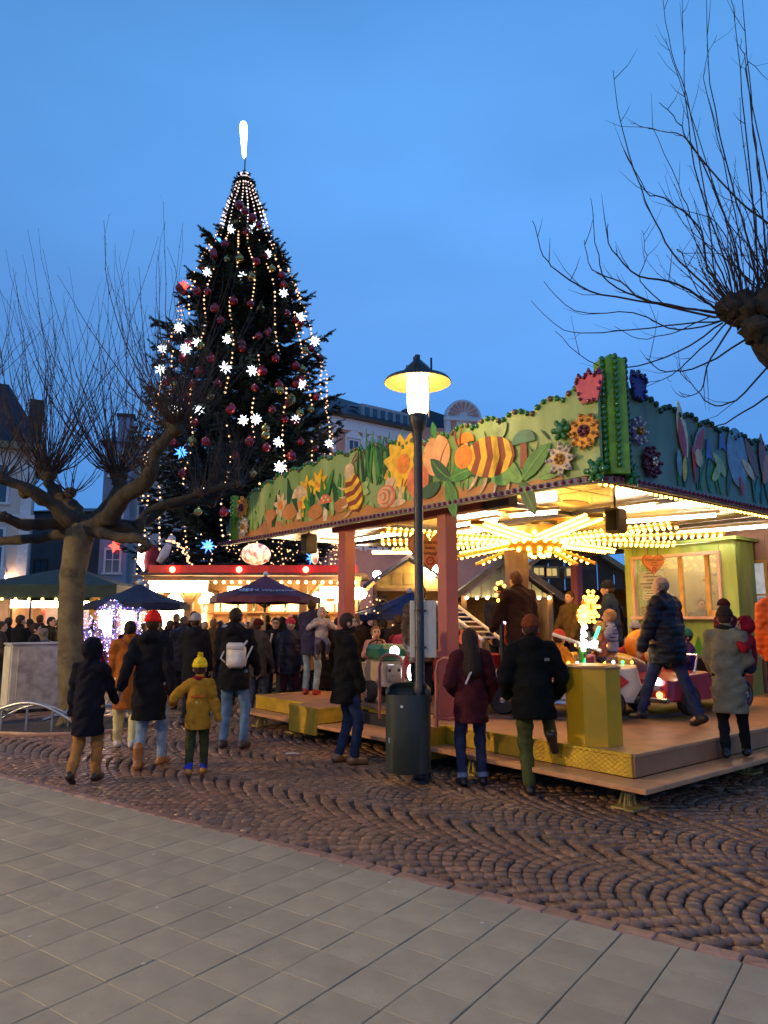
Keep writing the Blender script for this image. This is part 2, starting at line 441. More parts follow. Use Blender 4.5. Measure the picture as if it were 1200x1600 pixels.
def surface_net(fn, lo, hi, h):
    lo = np.array(lo) - h * 1.5; hi = np.array(hi) + h * 1.5
    n = np.ceil((hi - lo) / h).astype(int) + 1
    ax = [lo[i] + h * np.arange(n[i]) for i in range(3)]
    G = np.stack(np.meshgrid(*ax, indexing='ij'), -1).reshape(-1, 3)
    D = fn(G).reshape(n)
    D[0] = D[-1] = np.maximum(D[0], 1e-3); D[:, 0] = np.maximum(D[:, 0], 1e-3); D[:, -1] = np.maximum(D[:, -1], 1e-3)
    D[:, :, 0] = np.maximum(D[:, :, 0], 1e-3); D[:, :, -1] = np.maximum(D[:, :, -1], 1e-3); D[-1] = np.maximum(D[-1], 1e-3)
    I = D < 0
    c = n - 1
    def cor(A, i, j, k): return A[i:i + c[0], j:j + c[1], k:k + c[2]]
    cnt = sum(cor(I, i, j, k).astype(int) for i in (0, 1) for j in (0, 1) for k in (0, 1))
    act = (cnt > 0) & (cnt < 8)
    ids = -np.ones(c, int); cells = np.argwhere(act); ids[act] = np.arange(len(cells))
    acc = np.zeros((len(cells), 3)); num = np.zeros(len(cells))
    ci = cells.T
    for axis in range(3):
        for u in (0, 1):
            for v in (0, 1):
                o0 = [0, 0, 0]; o1 = [0, 0, 0]
                oth = [q for q in range(3) if q != axis]
                o0[oth[0]] = o1[oth[0]] = u; o0[oth[1]] = o1[oth[1]] = v; o1[axis] = 1
                d0 = D[ci[0] + o0[0], ci[1] + o0[1], ci[2] + o0[2]]; d1 = D[ci[0] + o1[0], ci[1] + o1[1], ci[2] + o1[2]]
                x = (d0 < 0) != (d1 < 0)
                t = np.where(x, d0 / np.where(d0 == d1, 1, d0 - d1), 0)
                pt = np.zeros((len(cells), 3)); pt += np.array(o0, float); pt[:, axis] += t
                acc += np.where(x[:, None], pt, 0); num += x
    V = lo + h * (cells + acc / np.maximum(num, 1)[:, None])
    F = []
    for axis in range(3):
        oth = [(axis + 1) % 3, (axis + 2) % 3]
        sl = [slice(None)] * 3; sl2 = [slice(None)] * 3
        sl[axis] = slice(0, -1); sl2[axis] = slice(1, None)
        a = I[tuple(sl)]; b = I[tuple(sl2)]
        E = np.argwhere(a != b)
        E = E[(E[:, oth[0]] > 0) & (E[:, oth[1]] > 0) & (E[:, oth[0]] < n[oth[0]] - 1) & (E[:, oth[1]] < n[oth[1]] - 1)]
        if not len(E): continue
        qs = []
        for (du, dv) in ((0, 0), (-1, 0), (-1, -1), (0, -1)):
            q = E.copy(); q[:, oth[0]] += du; q[:, oth[1]] += dv
            qs.append(ids[q[:, 0], q[:, 1], q[:, 2]])
        Q = np.stack(qs, 1)
        ins = a[E[:, 0], E[:, 1], E[:, 2]]
        Q[~ins] = Q[~ins][:, ::-1]
        F.append(Q)
    F = np.concatenate(F) if F else np.zeros((0, 4), int)
    F = F[(F >= 0).all(1)]
    return V, F

def np_mesh(name, V, F, mats, mi=None):
    me = bpy.data.meshes.new(name)
    me.vertices.add(len(V)); me.vertices.foreach_set('co', np.asarray(V, np.float32).ravel())
    k = F.shape[1]
    me.loops.add(F.size); me.loops.foreach_set('vertex_index', F.astype(np.int32).ravel())
    me.polygons.add(len(F)); me.polygons.foreach_set('loop_start', np.arange(0, F.size, k, dtype=np.int32))
    try: me.polygons.foreach_set('loop_total', np.full(len(F), k, np.int32))
    except Exception: pass
    for m in (mats if isinstance(mats, (list, tuple)) else [mats]): me.materials.append(m)
    if mi is not None: me.polygons.foreach_set('material_index', mi.astype(np.int32))
    me.update(calc_edges=True); me.validate()
    return me

def ik(a, b, l1, l2, pole):
    a = np.array(a, float); b = np.array(b, float); d = b - a; L = np.linalg.norm(d)
    Lm = (l1 + l2) * .999
    if L > Lm: b = a + d / L * Lm; d = b - a; L = Lm
    x = (l1 * l1 - l2 * l2 + L * L) / (2 * L); hgt = math.sqrt(max(l1 * l1 - x * x, 0))
    u = d / L; p = np.array(pole, float); p = p - (p @ u) * u; p /= max(np.linalg.norm(p), 1e-6)
    return a + u * x + p * hgt, b

def fabric(name, col, kind='cloth'):
    kw = dict(cloth=dict(rough=.9, var=.22, vscale=6, bump=.45, bscale=26, spec=.15), puffer=dict(rough=.5, var=.14, vscale=6, bump=.3, bscale=14, spec=.3),
              knit=dict(rough=.95, var=.2, vscale=30, bump=.6, bscale=70, spec=.15), denim=dict(rough=.9, spec=.15, var=.22, vscale=9, bump=.25, bscale=60),
              leather=dict(rough=.4, var=.2, vscale=12, bump=.25, bscale=40), hair=dict(rough=.6, spec=.25, var=.3, vscale=35, bump=.8, bscale=55), skin=dict(rough=.5, var=.08, vscale=9))[kind]
    return mat(name, col, **kw)
SKIN = fabric('skin', (.50, .29, .20), 'skin'); DARK = mat('eye_dark', (.02, .015, .012), .3, var=0); LIP = mat('lip', (.35, .12, .10), .5, var=.05)
SOLE = mat('sole_rubber', (.03, .03, .03), .7)
cnt_p = [0]
def cl(rgb, kind='cloth'):
    return fabric('%s_%d_%d_%d' % ((kind,) + tuple(rgb)), lin(rgb), kind)

def hand_geo(wr, dirv, side, s, curl):
    """palm with five unequal bent fingers, the thumb leaving the side of the palm"""
    b = MB(); d = Vector(dirv).normalized()
    pn = Vector((-side, 0, 0)); pn = (pn - d * pn.dot(d)); pn.normalize()      # palm looks at the thigh
    ac = d.cross(pn); ac.normalize()
    if ac.y < 0: ac = -ac                                                       # thumb side forward
    w0 = Vector(wr)
    b.tube([w0 - d * .02 * s, w0 + d * .03 * s, w0 + d * .085 * s], [.024 * s, .030 * s, .026 * s], 7)
    for i, ln in enumerate((.072, .080, .075, .058)):
        r0 = w0 + d * .075 * s + ac * (.027 - .018 * i) * s
        c1, c2 = curl * .6, curl * 1.3
        d1 = d * math.cos(c1) + pn * math.sin(c1); d2 = d * math.cos(c2) + pn * math.sin(c2)
        p1 = r0 + d1 * ln * .45 * s
        b.tube([r0, p1, p1 + d2 * ln * .35 * s, p1 + d2 * ln * .6 * s], [.0095 * s, .009 * s, .008 * s, .005 * s], 5)
    t0 = w0 + d * .025 * s + ac * .024 * s
    td = d * .65 + ac * .6 + pn * .35; td.normalize()
    t1 = t0 + td * .035 * s; td2 = (d * .85 + ac * .2 + pn * .45).normalized()
    b.tube([t0, t1, t1 + td2 * .03 * s], [.011 * s, .010 * s, .007 * s], 5)
    return b

def person(label, loc, face=0., H=1.72, jacket=(30, 30, 34), jkind='cloth', trousers=(45, 55, 80), tkind='denim', shoes=(30, 26, 24), hair=(60, 40, 28), hat=None, pompom=None,
           hem=.80, bulk=1., hood=0, longhair=0, beard=0, glasses=0, lhand=None, rhand=None, lfoot=None, rfoot=None, lean=0., hipz=None, yaw=0., nod=0., wide=1.,
           boots=0, skirt=0, scarf=None, vox=.022, group=None, child=0, hands=1, sit=0, cuff=None, bald=0, capb=None, fem=0, stripes=None, hips_y=0., seat=None, sockcol=None):
    """face: heading in degrees, 0 looks away from the camera (+y); feet, hands in the person's own frame (x right, y forward) for a 1.75 m figure"""
    k = H / 1.75; hs = 1.0 + .30 * child
    hz = hipz if hipz is not None else .952 - .035 * child
    legk = 1 - .06 * child
    ca, sa = math.cos(lean), math.sin(lean)
    def tor(x, y, z):                                   # torso frame, z measured above the hip
        return np.array([x, hips_y + y * ca + z * sa, hz + z * ca - y * sa])
    sw = .178 * (1 - .05 * fem) * (1 - .10 * child)
    SH = {-1: tor(-sw, -.01, .475), 1: tor(sw, -.01, .475)}
    neck = tor(0, 0, .56); headc = tor(0, .025, .60) + np.array([0, sa * .03, .095 * hs])
    hand = {-1: lhand or (-.24, .06, .80), 1: rhand or (.24, .06, .80)}
    foot = {-1: lfoot or (-.10, 0, .085), 1: rfoot or (.10, 0, .085)}
    J = {}
    for sd in (-1, 1):
        hp = np.array([sd * .092, hips_y, hz - .02])
        kn, an = ik(hp, foot[sd], .445 * legk, .425 * legk, (sd * .12, 1, .25 if sit else 0))
        el, wr = ik(SH[sd], hand[sd], .29, .26, (sd * .55, -1, -.25))
        J[sd] = (hp, kn, an, el, wr)
    cnt_p[0] += 1
    ph = cnt_p[0] * 1.7
    def wrinkle(P, a=.011, f=24):
        return .5 * a * np.sin(P[:, 2] * f * 2.1 + 6 * np.sin(P[:, 0] * 7 - ph) + 4 * P[:, 1] + ph) * np.sin(P[:, 0] * 11 - P[:, 1] * 9 + 2 * ph) + a * np.sin(P[:, 2] * f + 3 * np.sin(P[:, 0] * 9 + ph) + 2.4 * np.sin(P[:, 1] * 8 + ph)) * np.sin(P[:, 0] * 17 + P[:, 1] * 13 + ph)
    cy, sy_ = math.cos(yaw), math.sin(yaw); cn, sn_ = math.cos(nod), math.sin(nod)
    HM = np.array([[cy, -sy_, 0], [sy_, cy, 0], [0, 0, 1]]) @ np.array([[1, 0, 0], [0, cn, sn_], [0, -sn_, cn]])
    def hd(x, y, z): return headc + HM @ (np.array([x, y, z]) * hs)
    def hell(P, c, r): return ell_(P, hd(*c), np.array(r) * hs, HM)
    def body(P):
        d = hell(P, (0, -.008, .02), (.076, .096, .098))
        d = smin(d, hell(P, (0, .03, -.045), (.058, .062, .07)), .03)
        d = smin(d, cap_(P, hd(0, .088, .012), hd(0, .108, -.022), .010 * hs, .015 * hs), .012)
        for sd in (-1, 1):
            d = smin(d, hell(P, (sd * .077, -.012, -.012), (.012, .022, .032)), .008)
            d = np.maximum(d, -(np.linalg.norm(P - hd(sd * .032, .098, .018), axis=1) - .013 * hs))
        d = smin(d, cap_(P, neck - np.array([0, 0, .06]), hd(0, -.01, -.06), .055, .050), .025)
        d = smin(d, cap_(P, tor(0, 0, .05), tor(0, 0, .42), .085, .085), .05)
        for sd in (-1, 1):
            hp, kn, an, el, wr = J[sd]
            d = smin(d, cap_(P, tor(sd * .07, 0, .45), SH[sd], .045, .045), .03)
            d = smin(d, cap_(P, SH[sd], el, .046, .036), .02); d = smin(d, cap_(P, el, wr, .036, .026), .02)
            d = smin(d, cap_(P, hp, kn, .07, .048), .03); d = smin(d, cap_(P, kn, an, .048, .036), .02)
            d = smin(d, cap_(P, an, an + np.array([0, .1, -.05]), .034, .026), .02)
        return d
    jb = .018 * bulk
    def jac(P):
        chest = ell_(P, tor(0, .005, .34), (sw * .93 + jb, .122 + jb, .26))
        d = smin(chest, ell_(P, tor(0, .012, .12), (.148 + jb + .012 * wide, .122 + jb * 1.1, .24)), .08)
        zb = hem - .02
        if hem < hz + .05 and not sit:
            d = smin(d, cap_(P, tor(0, 0, .1), (0, hips_y, max(hem, .3)), .145 * wide + jb, (.15 + .06 * max(0, hz - hem)) * wide + jb), .06)
            d = np.where(P[:, 2] < hz, np.minimum(d, ell_(np.c_[P[:, 0], (P[:, 1] - hips_y) * 1.22, P[:, 2]], (0, 0, hem + .1), (.185 * wide + jb, .19 * wide + jb, 3)) + .012), d)
        for sd in (-1, 1):
            hp, kn, an, el, wr = J[sd]
            d = smin(d, cap_(P, tor(sd * .06, -.005, .505), SH[sd], .058 + jb * .6, .056 + jb), .07)
            a = smin(cap_(P, SH[sd], el, .062 + jb, .052 + jb), cap_(P, el, wr + (wr - el) * .05, .052 + jb, .040 + jb * .7), .025)
            d = smin(d, a, .025)
        d = smin(d, cap_(P, tor(0, -.005, .50), tor(0, .005, .575), .075 + jb * .4, .066 + jb * .3), .04)
        if hood == 1: d = smin(d, ell_(P, tor(0, -.09, .53), (.115, .075, .075)), .03)
        if hood == 2:
            hh = hell(P, (0, -.02, .01), (.105, .122, .135))
            d = smin(d, np.maximum(hh, -hell(P, (0, .12, -.01), (.075, .10, .10))), .03)
        d = d + wrinkle(P)
        if jkind == 'puffer': d = d - .011 * np.abs(np.sin(P[:, 2] * 42)) + .006
        q = (P - np.array([0, hips_y, hz])); zt = q[:, 1] * sa + q[:, 2] * ca
        return np.maximum(d, (hem - hz) - zt if not sit else -.06 - zt)
    def tro(P):
        d = ell_(P, (0, hips_y - .005, hz + .02), (.165 * wide, .125 * wide, .14))
        wd = 1.12 if tkind != 'denim' else 1.0
        for sd in (-1, 1):
            hp, kn, an, el, wr = J[sd]
            e = kn + (an - kn) * .93
            l = smin(cap_(P, hp, kn, .092 * wd, .066 * wd), cap_(P, kn, e, .066 * wd, .056 * wd), .03)
            d = smin(d, l, .03)
        return d + wrinkle(P, .005, 38)
    def sho(P, sds=(-1, 1)):
        d = None
        for sd in sds:
            hp, kn, an, el, wr = J[sd]
            dz = an - kn; dz = dz / np.linalg.norm(dz)
            fw = np.array([sd * .12, 1, 0.]); fw = fw - dz * (fw @ dz); fw /= np.linalg.norm(fw)
            if abs(dz[2]) > .93: fw = np.array([sd * .12, .99, 0.]); dz = np.array([0, 0, -1.])
            f = cap_(P, an + dz * .035 - fw * .045, an + dz * .048 + fw * .135, .047, .042)
            f = np.maximum(smin(f, cap_(P, an - dz * (.16 if boots else .02), an + dz * .02, .062 if boots else .048, .050), .03), (P - an) @ dz - .085)
            d = f if d is None else np.minimum(d, f)
        return d
    root_loc = Vector(loc)
    allp = [SH[-1], SH[1], headc + np.array([0, 0, .16 * hs]), headc - .14 * hs, headc + .14 * hs] + [q for sd in (-1, 1) for q in J[sd]]
    lo = np.min(allp, 0) - .16; hi = np.max(allp, 0) + .16; hi[2] = headc[2] + .17 * hs; lo[2] = min(J[-1][2][2], J[1][2][2]) - .10
    vb = vox if vox > .018 else vox * .8
    V, F = surface_net(body, lo, hi, vb)
    fc = V[F].mean(1)
    mi = np.zeros(len(F), int)
    for sd in (-1, 1):
        mi[np.linalg.norm(fc - hd(sd * .031, .088, .018), axis=1) < .017 * hs] = 1
    q = (fc - hd(0, .09, -.062)) @ HM
    mi[(np.abs(q[:, 0]) < .024 * hs) & (np.abs(q[:, 2]) < .008 * hs) & (q[:, 1] > -.03)] = 2
    V = V.tolist(); F = F.tolist(); mi = mi.tolist()
    if hands:
        for sd in (-1, 1):
            el, wr = J[sd][3], J[sd][4]
            hb = hand_geo(wr, wr - el, sd, 1.0 + .1 * child, .55)
            o_ = len(V); V += [list(p) for p in hb.v]
            F += [[i + o_ for i in f] for f in hb.f]; mi += [0] * len(hb.f)
    me = bpy.data.meshes.new('person'); me.from_pydata(V, [], F)
    for m in (SKIN, DARK, LIP): me.materials.append(m)
    me.polygons.foreach_set('material_index', mi); me.update(); shade(me, 180)
    o = link('person', me, None, loc=root_loc, rot=(0, 0, -R(face)), scale=k)
    if seat is not None: pass
    tag(o, label, 'person', group)
    def layer(nm, fn, m, v=None, lo_=None, hi_=None, lab=None):
        Vv, Ff = surface_net(fn, lo if lo_ is None else lo_, hi if hi_ is None else hi_, v or vox)
        if not len(Ff): return None
        mm = np_mesh(nm, Vv, Ff, m); shade(mm, 180)
        return link(nm, mm, o, label=lab)
    jm = cl(jacket, jkind)
    j = layer('jacket', jac, jm)
    if stripes:
        pass
    tp = np.array([q for sd in (-1, 1) for q in J[sd][:3]])
    tl, th = tp.min(0) - .17, tp.max(0) + .17
    if skirt:
        def sk(P):
            d = ell_(np.c_[P[:, 0], P[:, 1] * 1.15, P[:, 2]], (0, 0, skirt), (.23, .22, .8))
            return np.maximum(np.maximum(d, skirt - P[:, 2]), P[:, 2] - hz) + wrinkle(P, .008, 6)
        layer('skirt', sk, cl(trousers, 'cloth'), lo_=np.array([-.3, -.3, skirt - .05]), hi_=np.array([.3, .3, hz + .05]))
        layer('tights', tro, cl((28, 24, 30), 'cloth'), lo_=tl, hi_=th)
    else:
        layer('trousers', tro, cl(trousers, tkind), lo_=tl, hi_=th)
    if cuff or sockcol:
        for sd in (-1, 1):
            hp, kn, an, el, wr = J[sd]; b = MB(); t0, t1 = (.86, .98) if not sockcol else (.66, 1.0)
            b.tube([kn + (an - kn) * t0, kn + (an - kn) * t1], [.067, .063], 10); b.build('sock' if sockcol else 'turned_cuff', cl(sockcol or cuff, 'knit'), o, smooth=60)
    for sd in (-1, 1):
        an = J[sd][2]
        layer('shoe', lambda P, sd=sd: sho(P, (sd,)), cl(shoes, 'leather'), lo_=an - np.array([.14, .20, .16]), hi_=an + np.array([.14, .26, .30]))
    hl, hh_ = headc - .24 * hs, headc + .24 * hs
    if hood != 2:
        if not bald or longhair:
            def hr(P):
                q = (P - headc) @ HM / hs
                d = hell(P, (0, -.016, .022), (.086, .103, .106))
                face_ = (q[:, 1] - .035) - np.maximum(q[:, 2] - .035, 0) * 1.6
                d = np.maximum(d, np.minimum(face_, 1) * .9)
                d = np.maximum(d, -.075 - q[:, 2])
                if longhair:
                    l = cap_(P, hd(0, -.045, .0), tor(0, -.10, .50 - .16 * longhair), .094 * hs, .115)
                    d = smin(d, np.maximum(l, (q[:, 1] - .03)), .03)
                return d + .004 * np.sin(q[:, 0] * 160) * np.sin(q[:, 2] * 40 + 2)
            l2 = hl.copy(); l2[2] -= .35 * longhair
            layer('hair', hr, cl(hair, 'hair'), lo_=l2, hi_=hh_)
        else:
            def fr(P):
                q = (P - headc) @ HM / hs
                d = np.maximum(hell(P, (0, -.014, .0), (.081, .101, .085)), np.maximum(q[:, 1] - .01, q[:, 2] - .045))
                return np.maximum(d, -.06 - q[:, 2])
            layer('hair', fr, cl(hair, 'hair'), lo_=hl, hi_=hh_)
    if beard:
        def bd(P):
            q = (P - headc) @ HM / hs
            d = hell(P, (0, .032, -.06), (.066, .072, .068))
            return np.maximum(np.maximum(d, q[:, 2] + .045 - .8 * np.maximum(np.abs(q[:, 0]) - .02, 0) * (q[:, 1] < .08)), -.01 - q[:, 1])
        layer('beard', bd, cl(hair, 'hair'), lo_=hl, hi_=hh_)
    if glasses:
        b = MB()
        for sd in (-1, 1):
            b.tube([hd(sd * .032 + .024 * math.cos(a), .107, .018 + .019 * math.sin(a)) for a in [2 * PI * i / 12 for i in range(12)]], .003, 5, closed=True)
            b.tube([hd(sd * .056, .106, .02), hd(sd * .079, .05, .02), hd(sd * .08, -.02, .015)], .003, 5)
        b.tube([hd(-.008, .108, .022), hd(.008, .108, .022)], .003, 5)
        b.build('glasses', mat('glasses_frame', (.01, .01, .01), .3, var=0), o)
    if hat:
        def ht(P):
            q = (P - headc) @ HM / hs
            d = hell(P, (0, -.012, .04), (.094, .112, .118))
            br = np.maximum(hell(P, (0, -.012, .03), (.099, .117, .125)), np.abs(q[:, 2] - .045) - .026)
            d = np.minimum(np.maximum(d, .03 - q[:, 2]), br)
            d = d + .0025 * np.sin(np.arctan2(q[:, 0], q[:, 1]) * 30)
            return np.maximum(d, (q[:, 2] * -1) + .02 - .35 * q[:, 1] * -1 * 0 + np.where(q[:, 1] < 0, .35 * q[:, 1], 0))
        ho = layer('knit_hat', ht, cl(hat, 'knit'), lo_=hl, hi_=hh_ + .05)
        if pompom and ho:
            b = MB(); c_ = hd(0, -.012, .175)
            for i in range(70):
                a, z = rnd.uniform(0, 2 * PI), rnd.uniform(-1, 1); r_ = math.sqrt(1 - z * z)
                dv = Vector((r_ * math.cos(a), r_ * math.sin(a), z))
                b.tube([c_, Vector(c_) + dv * .042 * hs], [.012, .004], 4)
            b.build('pompom', cl(pompom, 'knit'), ho, smooth=180)
    if capb:
        def cp(P):
            q = (P - headc) @ HM / hs
            d = np.maximum(hell(P, (0, -.012, .035), (.095, .112, .10)), .035 - q[:, 2])
            return np.minimum(d, np.maximum(hell(P, (0, .09, .048), (.07, .075, .014)), -q[:, 1]))
        layer('cap', cp, cl(capb, 'cloth'), lo_=hl, hi_=hh_ + .05)
    if scarf:
        def sf(P):
            d = None
            for i in range(10):
                a0, a1 = 2 * PI * i / 10, 2 * PI * (i + 1) / 10
                c = cap_(P, tor(.078 * math.cos(a0), .075 * math.sin(a0) + .005, .565 + .01 * math.sin(a0 * 2)), tor(.078 * math.cos(a1), .075 * math.sin(a1) + .005, .565 + .01 * math.sin(a1 * 2)), .038, .038)
                d = c if d is None else smin(d, c, .01)
            return d + wrinkle(P, .006, 40)
        layer('scarf', sf, cl(scarf, 'knit'), lo_=neck - .2, hi_=neck + .2)
    o['_j'] = 1
    del o['_j']
    J['tor'] = tor; J['hd'] = hd; J['k'] = k; J['obj'] = o
    return o, J
# ------------------------------------------------------------------ street lamps
iron = mat('lamp_iron', (.018, .020, .022), .38, var=.25, vscale=8, bump=.15, bscale=50)
cream_enamel = mat('lamp_enamel', (.50, .35, .12), .5, var=.08)
LAMP_GLOW = 24.0
lamp_glass = mat('lamp_glass_lit', (.9, .8, .6), .3, var=0, emit=LAMP_GLOW, ecol=(1.0, .70, .34))
fill_lamp_glass = mat('lamp_glass_fill', (.9, .8, .6), .3, var=0, emit=210.0, ecol=(1.0, .60, .28))
assumed_near_glass = mat('assumed_lamp_glass_near', (.9, .8, .6), .3, var=0, emit=480.0, ecol=(1.0, .64, .26)); assumed_left_glass = mat('assumed_lamp_glass_left', (.9, .8, .6), .3, var=0, emit=2800.0, ecol=(1.0, .64, .22))  # glass of the two assumed lamps out of view, far brighter than the seen one
def street_lamp(loc, label, lamp_glass=lamp_glass):
    t = thing('street_lamp', label, 'street lamp', loc, group='street lamps on the square')
    b = MB(); b.lathe([(.10, 0), (.10, .03), (.075, .05), (.072, .9), (.066, .94), (.050, 1.0), (.046, 3.55), (.05, 3.6), (.085, 3.68), (.10, 3.74), (.10, 3.80), (.0, 3.80)], 20)
    b.build('pole', iron, t, smooth=50)
    b = MB(); b.lathe([(.085, 3.80), (.105, 3.84), (.118, 3.98), (.118, 4.12), (.110, 4.20), (.105, 4.25)], 24); b.build('lit_glass', lamp_glass, t, smooth=60)
    b = MB(); b.lathe([(.125, 4.235), (.34, 4.192), (.365, 4.162), (.36, 4.156), (.33, 4.182), (.125, 4.222)], 40, cap=False); b.build('shade_hat', [cream_enamel], t, smooth=50)
    b = MB(); b.lathe([(.366, 4.163), (.345, 4.198), (.12, 4.245)], 40, cap=False); b.build('shade_top', iron, t, smooth=50)
    b = MB(); b.lathe([(.150, 4.236), (.150, 4.30), (.12, 4.34), (.03, 4.43), (.03, 4.475), (0, 4.475)], 20); b.build('cap', iron, t, smooth=40)
    for k in range(3):
        a = 2 * PI * k / 3 + .25; x, y = .126 * math.cos(a), .126 * math.sin(a)
        b = MB(); b.tube([(x, y, 3.76), (x, y, 4.24)], .008, 6); b.tube([(x * 1.25, y * 1.25, 4.26), (x * 1.25, y * 1.25, 4.40 + .06 * (k == 0))], .013, 6)
        b.build('guard_rod', iron, t)
    return t
lp = g(657, 1222)
lamp1 = street_lamp((lp.x, lp.y, 0), 'lit street lamp on a slim dark pole beside the ride, litter bin at its foot')
assumed_lamp_near = street_lamp((-3.5, 1.2, 0), 'assumed unseen street lamp standing on the grey slab pavement near the viewer', assumed_near_glass)  # assumed lamp out of view, puts warm light on the near slabs
fill_lamp = street_lamp((3.4, -2.6, 0), 'added unseen street lamp on the slab pavement behind the viewer', fill_lamp_glass)  # added lamp out of view, warms the slabs and the front riser
assumed_lamp_left = street_lamp((-12.0, 6.2, 0), 'assumed unseen street lamp on the left side of the square, left of the grey cabinet', assumed_left_glass)  # assumed lamp out of view, set overbright to light the skirt, trunk and cabinet
ff = thing('added_floodlight', 'added unseen floodlight box brightening the pink town house', 'floodlight', (1.5, 47.0, 0))  # added floodlight hidden behind the ride, brightens the pink facade
b = MB(); b.box((0, 0, .35), (1.6, .35, .5), M=TR(0, 0, 0, R(25)), bev=.03); b.build('housing', iron, ff); b = MB(); b.box((0, .185, .38), (1.5, .01, .42), M=TR(0, 0, .1, R(25))); b.build('lit_face', mat('added_flood_lit', (1, .85, .7), .3, var=0, emit=420, ecol=(1, .66, .44)), ff)
wlm = thing('wall_lantern', 'small glowing wall lantern at the left edge on the cream house', 'lamp', at(3, 906, 37.2))
b = MB(); b.ball((0, 0, 0), (.22, .22, .3), 12, 8); b.build('lit_globe', mat('lantern_lit', (1, .8, .6), .3, var=0, emit=80, ecol=(1, .62, .36)), wlm, smooth=180); b = MB(); b.tube([(0, 0, .3), (0, .1, .45), (0, .75, .45)], .03, 6); b.build('bracket', iron, wlm)

# plain white notice board on the lamp pole, stickers on the pole
sb = thing('notice_board', 'blank white notice board strapped behind the street lamp pole', 'sign', (lp.x, lp.y, 0), rz=R(-6))
p0, p1 = at(641, 938, lp.y), at(680, 1028, lp.y)
cx, cz, wd, hg = (p0.x + p1.x) / 2 - lp.x, (p0.z + p1.z) / 2, .275, p0.z - p1.z
b = MB(); b.box((cx, .075, cz), (wd, .008, hg), bev=.003); b.build('panel', mat('board_white', (.60, .58, .48), .45, var=.08, vscale=3), sb)
for z in (cz - hg * .32, cz + hg * .32):
    b = MB(); b.tube([(.052 * math.cos(a), .052 * math.sin(a) + .0, z) for a in [2 * PI * i / 14 for i in range(14)]], .006, 5, closed=True); b.box((cx * .5, .064, z), (.10, .014, .02)); b.build('strap', iron, sb)
for (z, c, wd_, lb) in ((1.60, (.55, .55, .6), .05, 'torn pale sticker on the lamp pole in front of the notice board'), (1.36, (.6, .32, .3), .06, 'reddish square sticker lower on the lamp pole')):
    b = MB(); N = 6
    V = []; rr = .0485
    for i in range(N + 1):
        a = -PI / 2 - .55 + 1.1 * i / N
        for dz in (-.05, .05): V.append((rr * math.cos(a), rr * math.sin(a), z + dz + .01 * math.sin(i * 2.3) * (dz > 0)))
    b.add(V, [(2 * i, 2 * i + 2, 2 * i + 3, 2 * i + 1) for i in range(N)])
    o = b.build('sticker', mat('sticker%d' % int(z * 100), c, .6, var=.3, vscale=30), None, smooth=180); o.location = (lp.x, lp.y, 0); tag(o, lb, 'sticker')

# litter bin
bin_m = mat('bin_green_steel', (.030, .038, .030), .36, var=.12, vscale=4, bump=.05, bscale=120, spec=.5)
tb = thing('litter_bin', 'dark green steel litter bin with open lip on the lamp pole', 'litter bin', (lp.x - .125, lp.y - .13, 0), rz=R(-12))
b = MB(); b.lathe([(.02, .125), (.21, .125), (.225, .14), (.228, .60), (.228, .875), (.222, .875), (.21, .5), (.2, .2), (0, .2)], 36, cap=False, sy=.82); b.build('body', bin_m, tb, smooth=40)
V = []; F = []; N = 30                                    # raised rear lip around the mouth
for i in range(N + 1):
    a = PI * (-.12) + PI * 1.24 * i / N; e = math.sin(PI * i / N) ** .35
    for r_, z in ((.228, .872), (.228, .872 + .075 * e), (.20, .905 + .075 * e), (.19, .90 + .072 * e), (.214, .872 + .06 * e)): V.append((r_ * math.cos(a), r_ * math.sin(a) * .82, z))
for i in range(N):
    for j in range(4): F.append((i * 5 + j, (i + 1) * 5 + j, (i + 1) * 5 + j + 1, i * 5 + j + 1))
b = MB(); b.add(V, F); b.build('lip', bin_m, tb, smooth=50)
b = MB(); b.box((.15, .17, .55), (.07, .09, .74), bev=.01); b.tube([(.16, .135, .03), (.16, .135, .13)], .05, 10); b.build('bracket', iron, tb)
b = MB(); b.box((-.03, -.188, .77), (.024, .004, .022), M=TR(0, 0, 0)); b.build('sticker', mat('bin_sticker', (.7, .7, .66), .5), tb)
b = MB(); b.box((-.165, -.137, .44), (.016, .006, .05), M=None); b.build('lock_plate', mat('worn_steel', (.4, .4, .38), .4, .6), tb)

# grey utility cabinet, cycle rack under the plane tree
cb = g(45, 1106); cl_w = mat('cabinet_grey', (.46, .43, .36), .55, var=.2, vscale=4, bump=.15)
cb = at(45, 1106, 13.2); gx = cb.x
ct = thing('utility_cabinet', 'weathered grey utility cabinet with one side coloured lamplit pale behind the tree trunk', 'cabinet', (gx, 13.3, 0), rz=R(42))
b = MB(); b.box((.02, 0, .62), (.95, .44, 1.12), bev=.012); b.build('body', cl_w, ct)
b = MB(); b.box((.05, -.23, .62), (.80, .018, 1.02), bev=.006); b.build('door', mat('cabinet_door', (.40, .37, .31), .6, var=.3, vscale=6, bump=.2), ct)
b = MB(); b.box((.02, 0, 1.195), (1.0, .5, .035), bev=.012); b.build('lid', cl_w, ct)
b = MB(); b.box((.02, 0, .03), (.9, .4, .06)); b.build('plinth', joint, ct)
b = MB(); b.box((-.464, 0, .62), (.012, .40, 1.05), bev=.004); b.build('lit_side_panel', mat('cabinet_side_lit', (.62, .58, .42), .5, var=.1), ct)  # paler than the body: lamp light on this side is put into the colour
b = MB(); b.tube([(.40, -.245, .72), (.40, -.265, .72), (.40, -.265, .60)], .01, 6); b.build('handle', mat('worn_steel', (.4, .4, .38), .4, .6), ct)
steel = mat('galvanised_tube', (.42, .43, .44), .35, .8, var=.1)
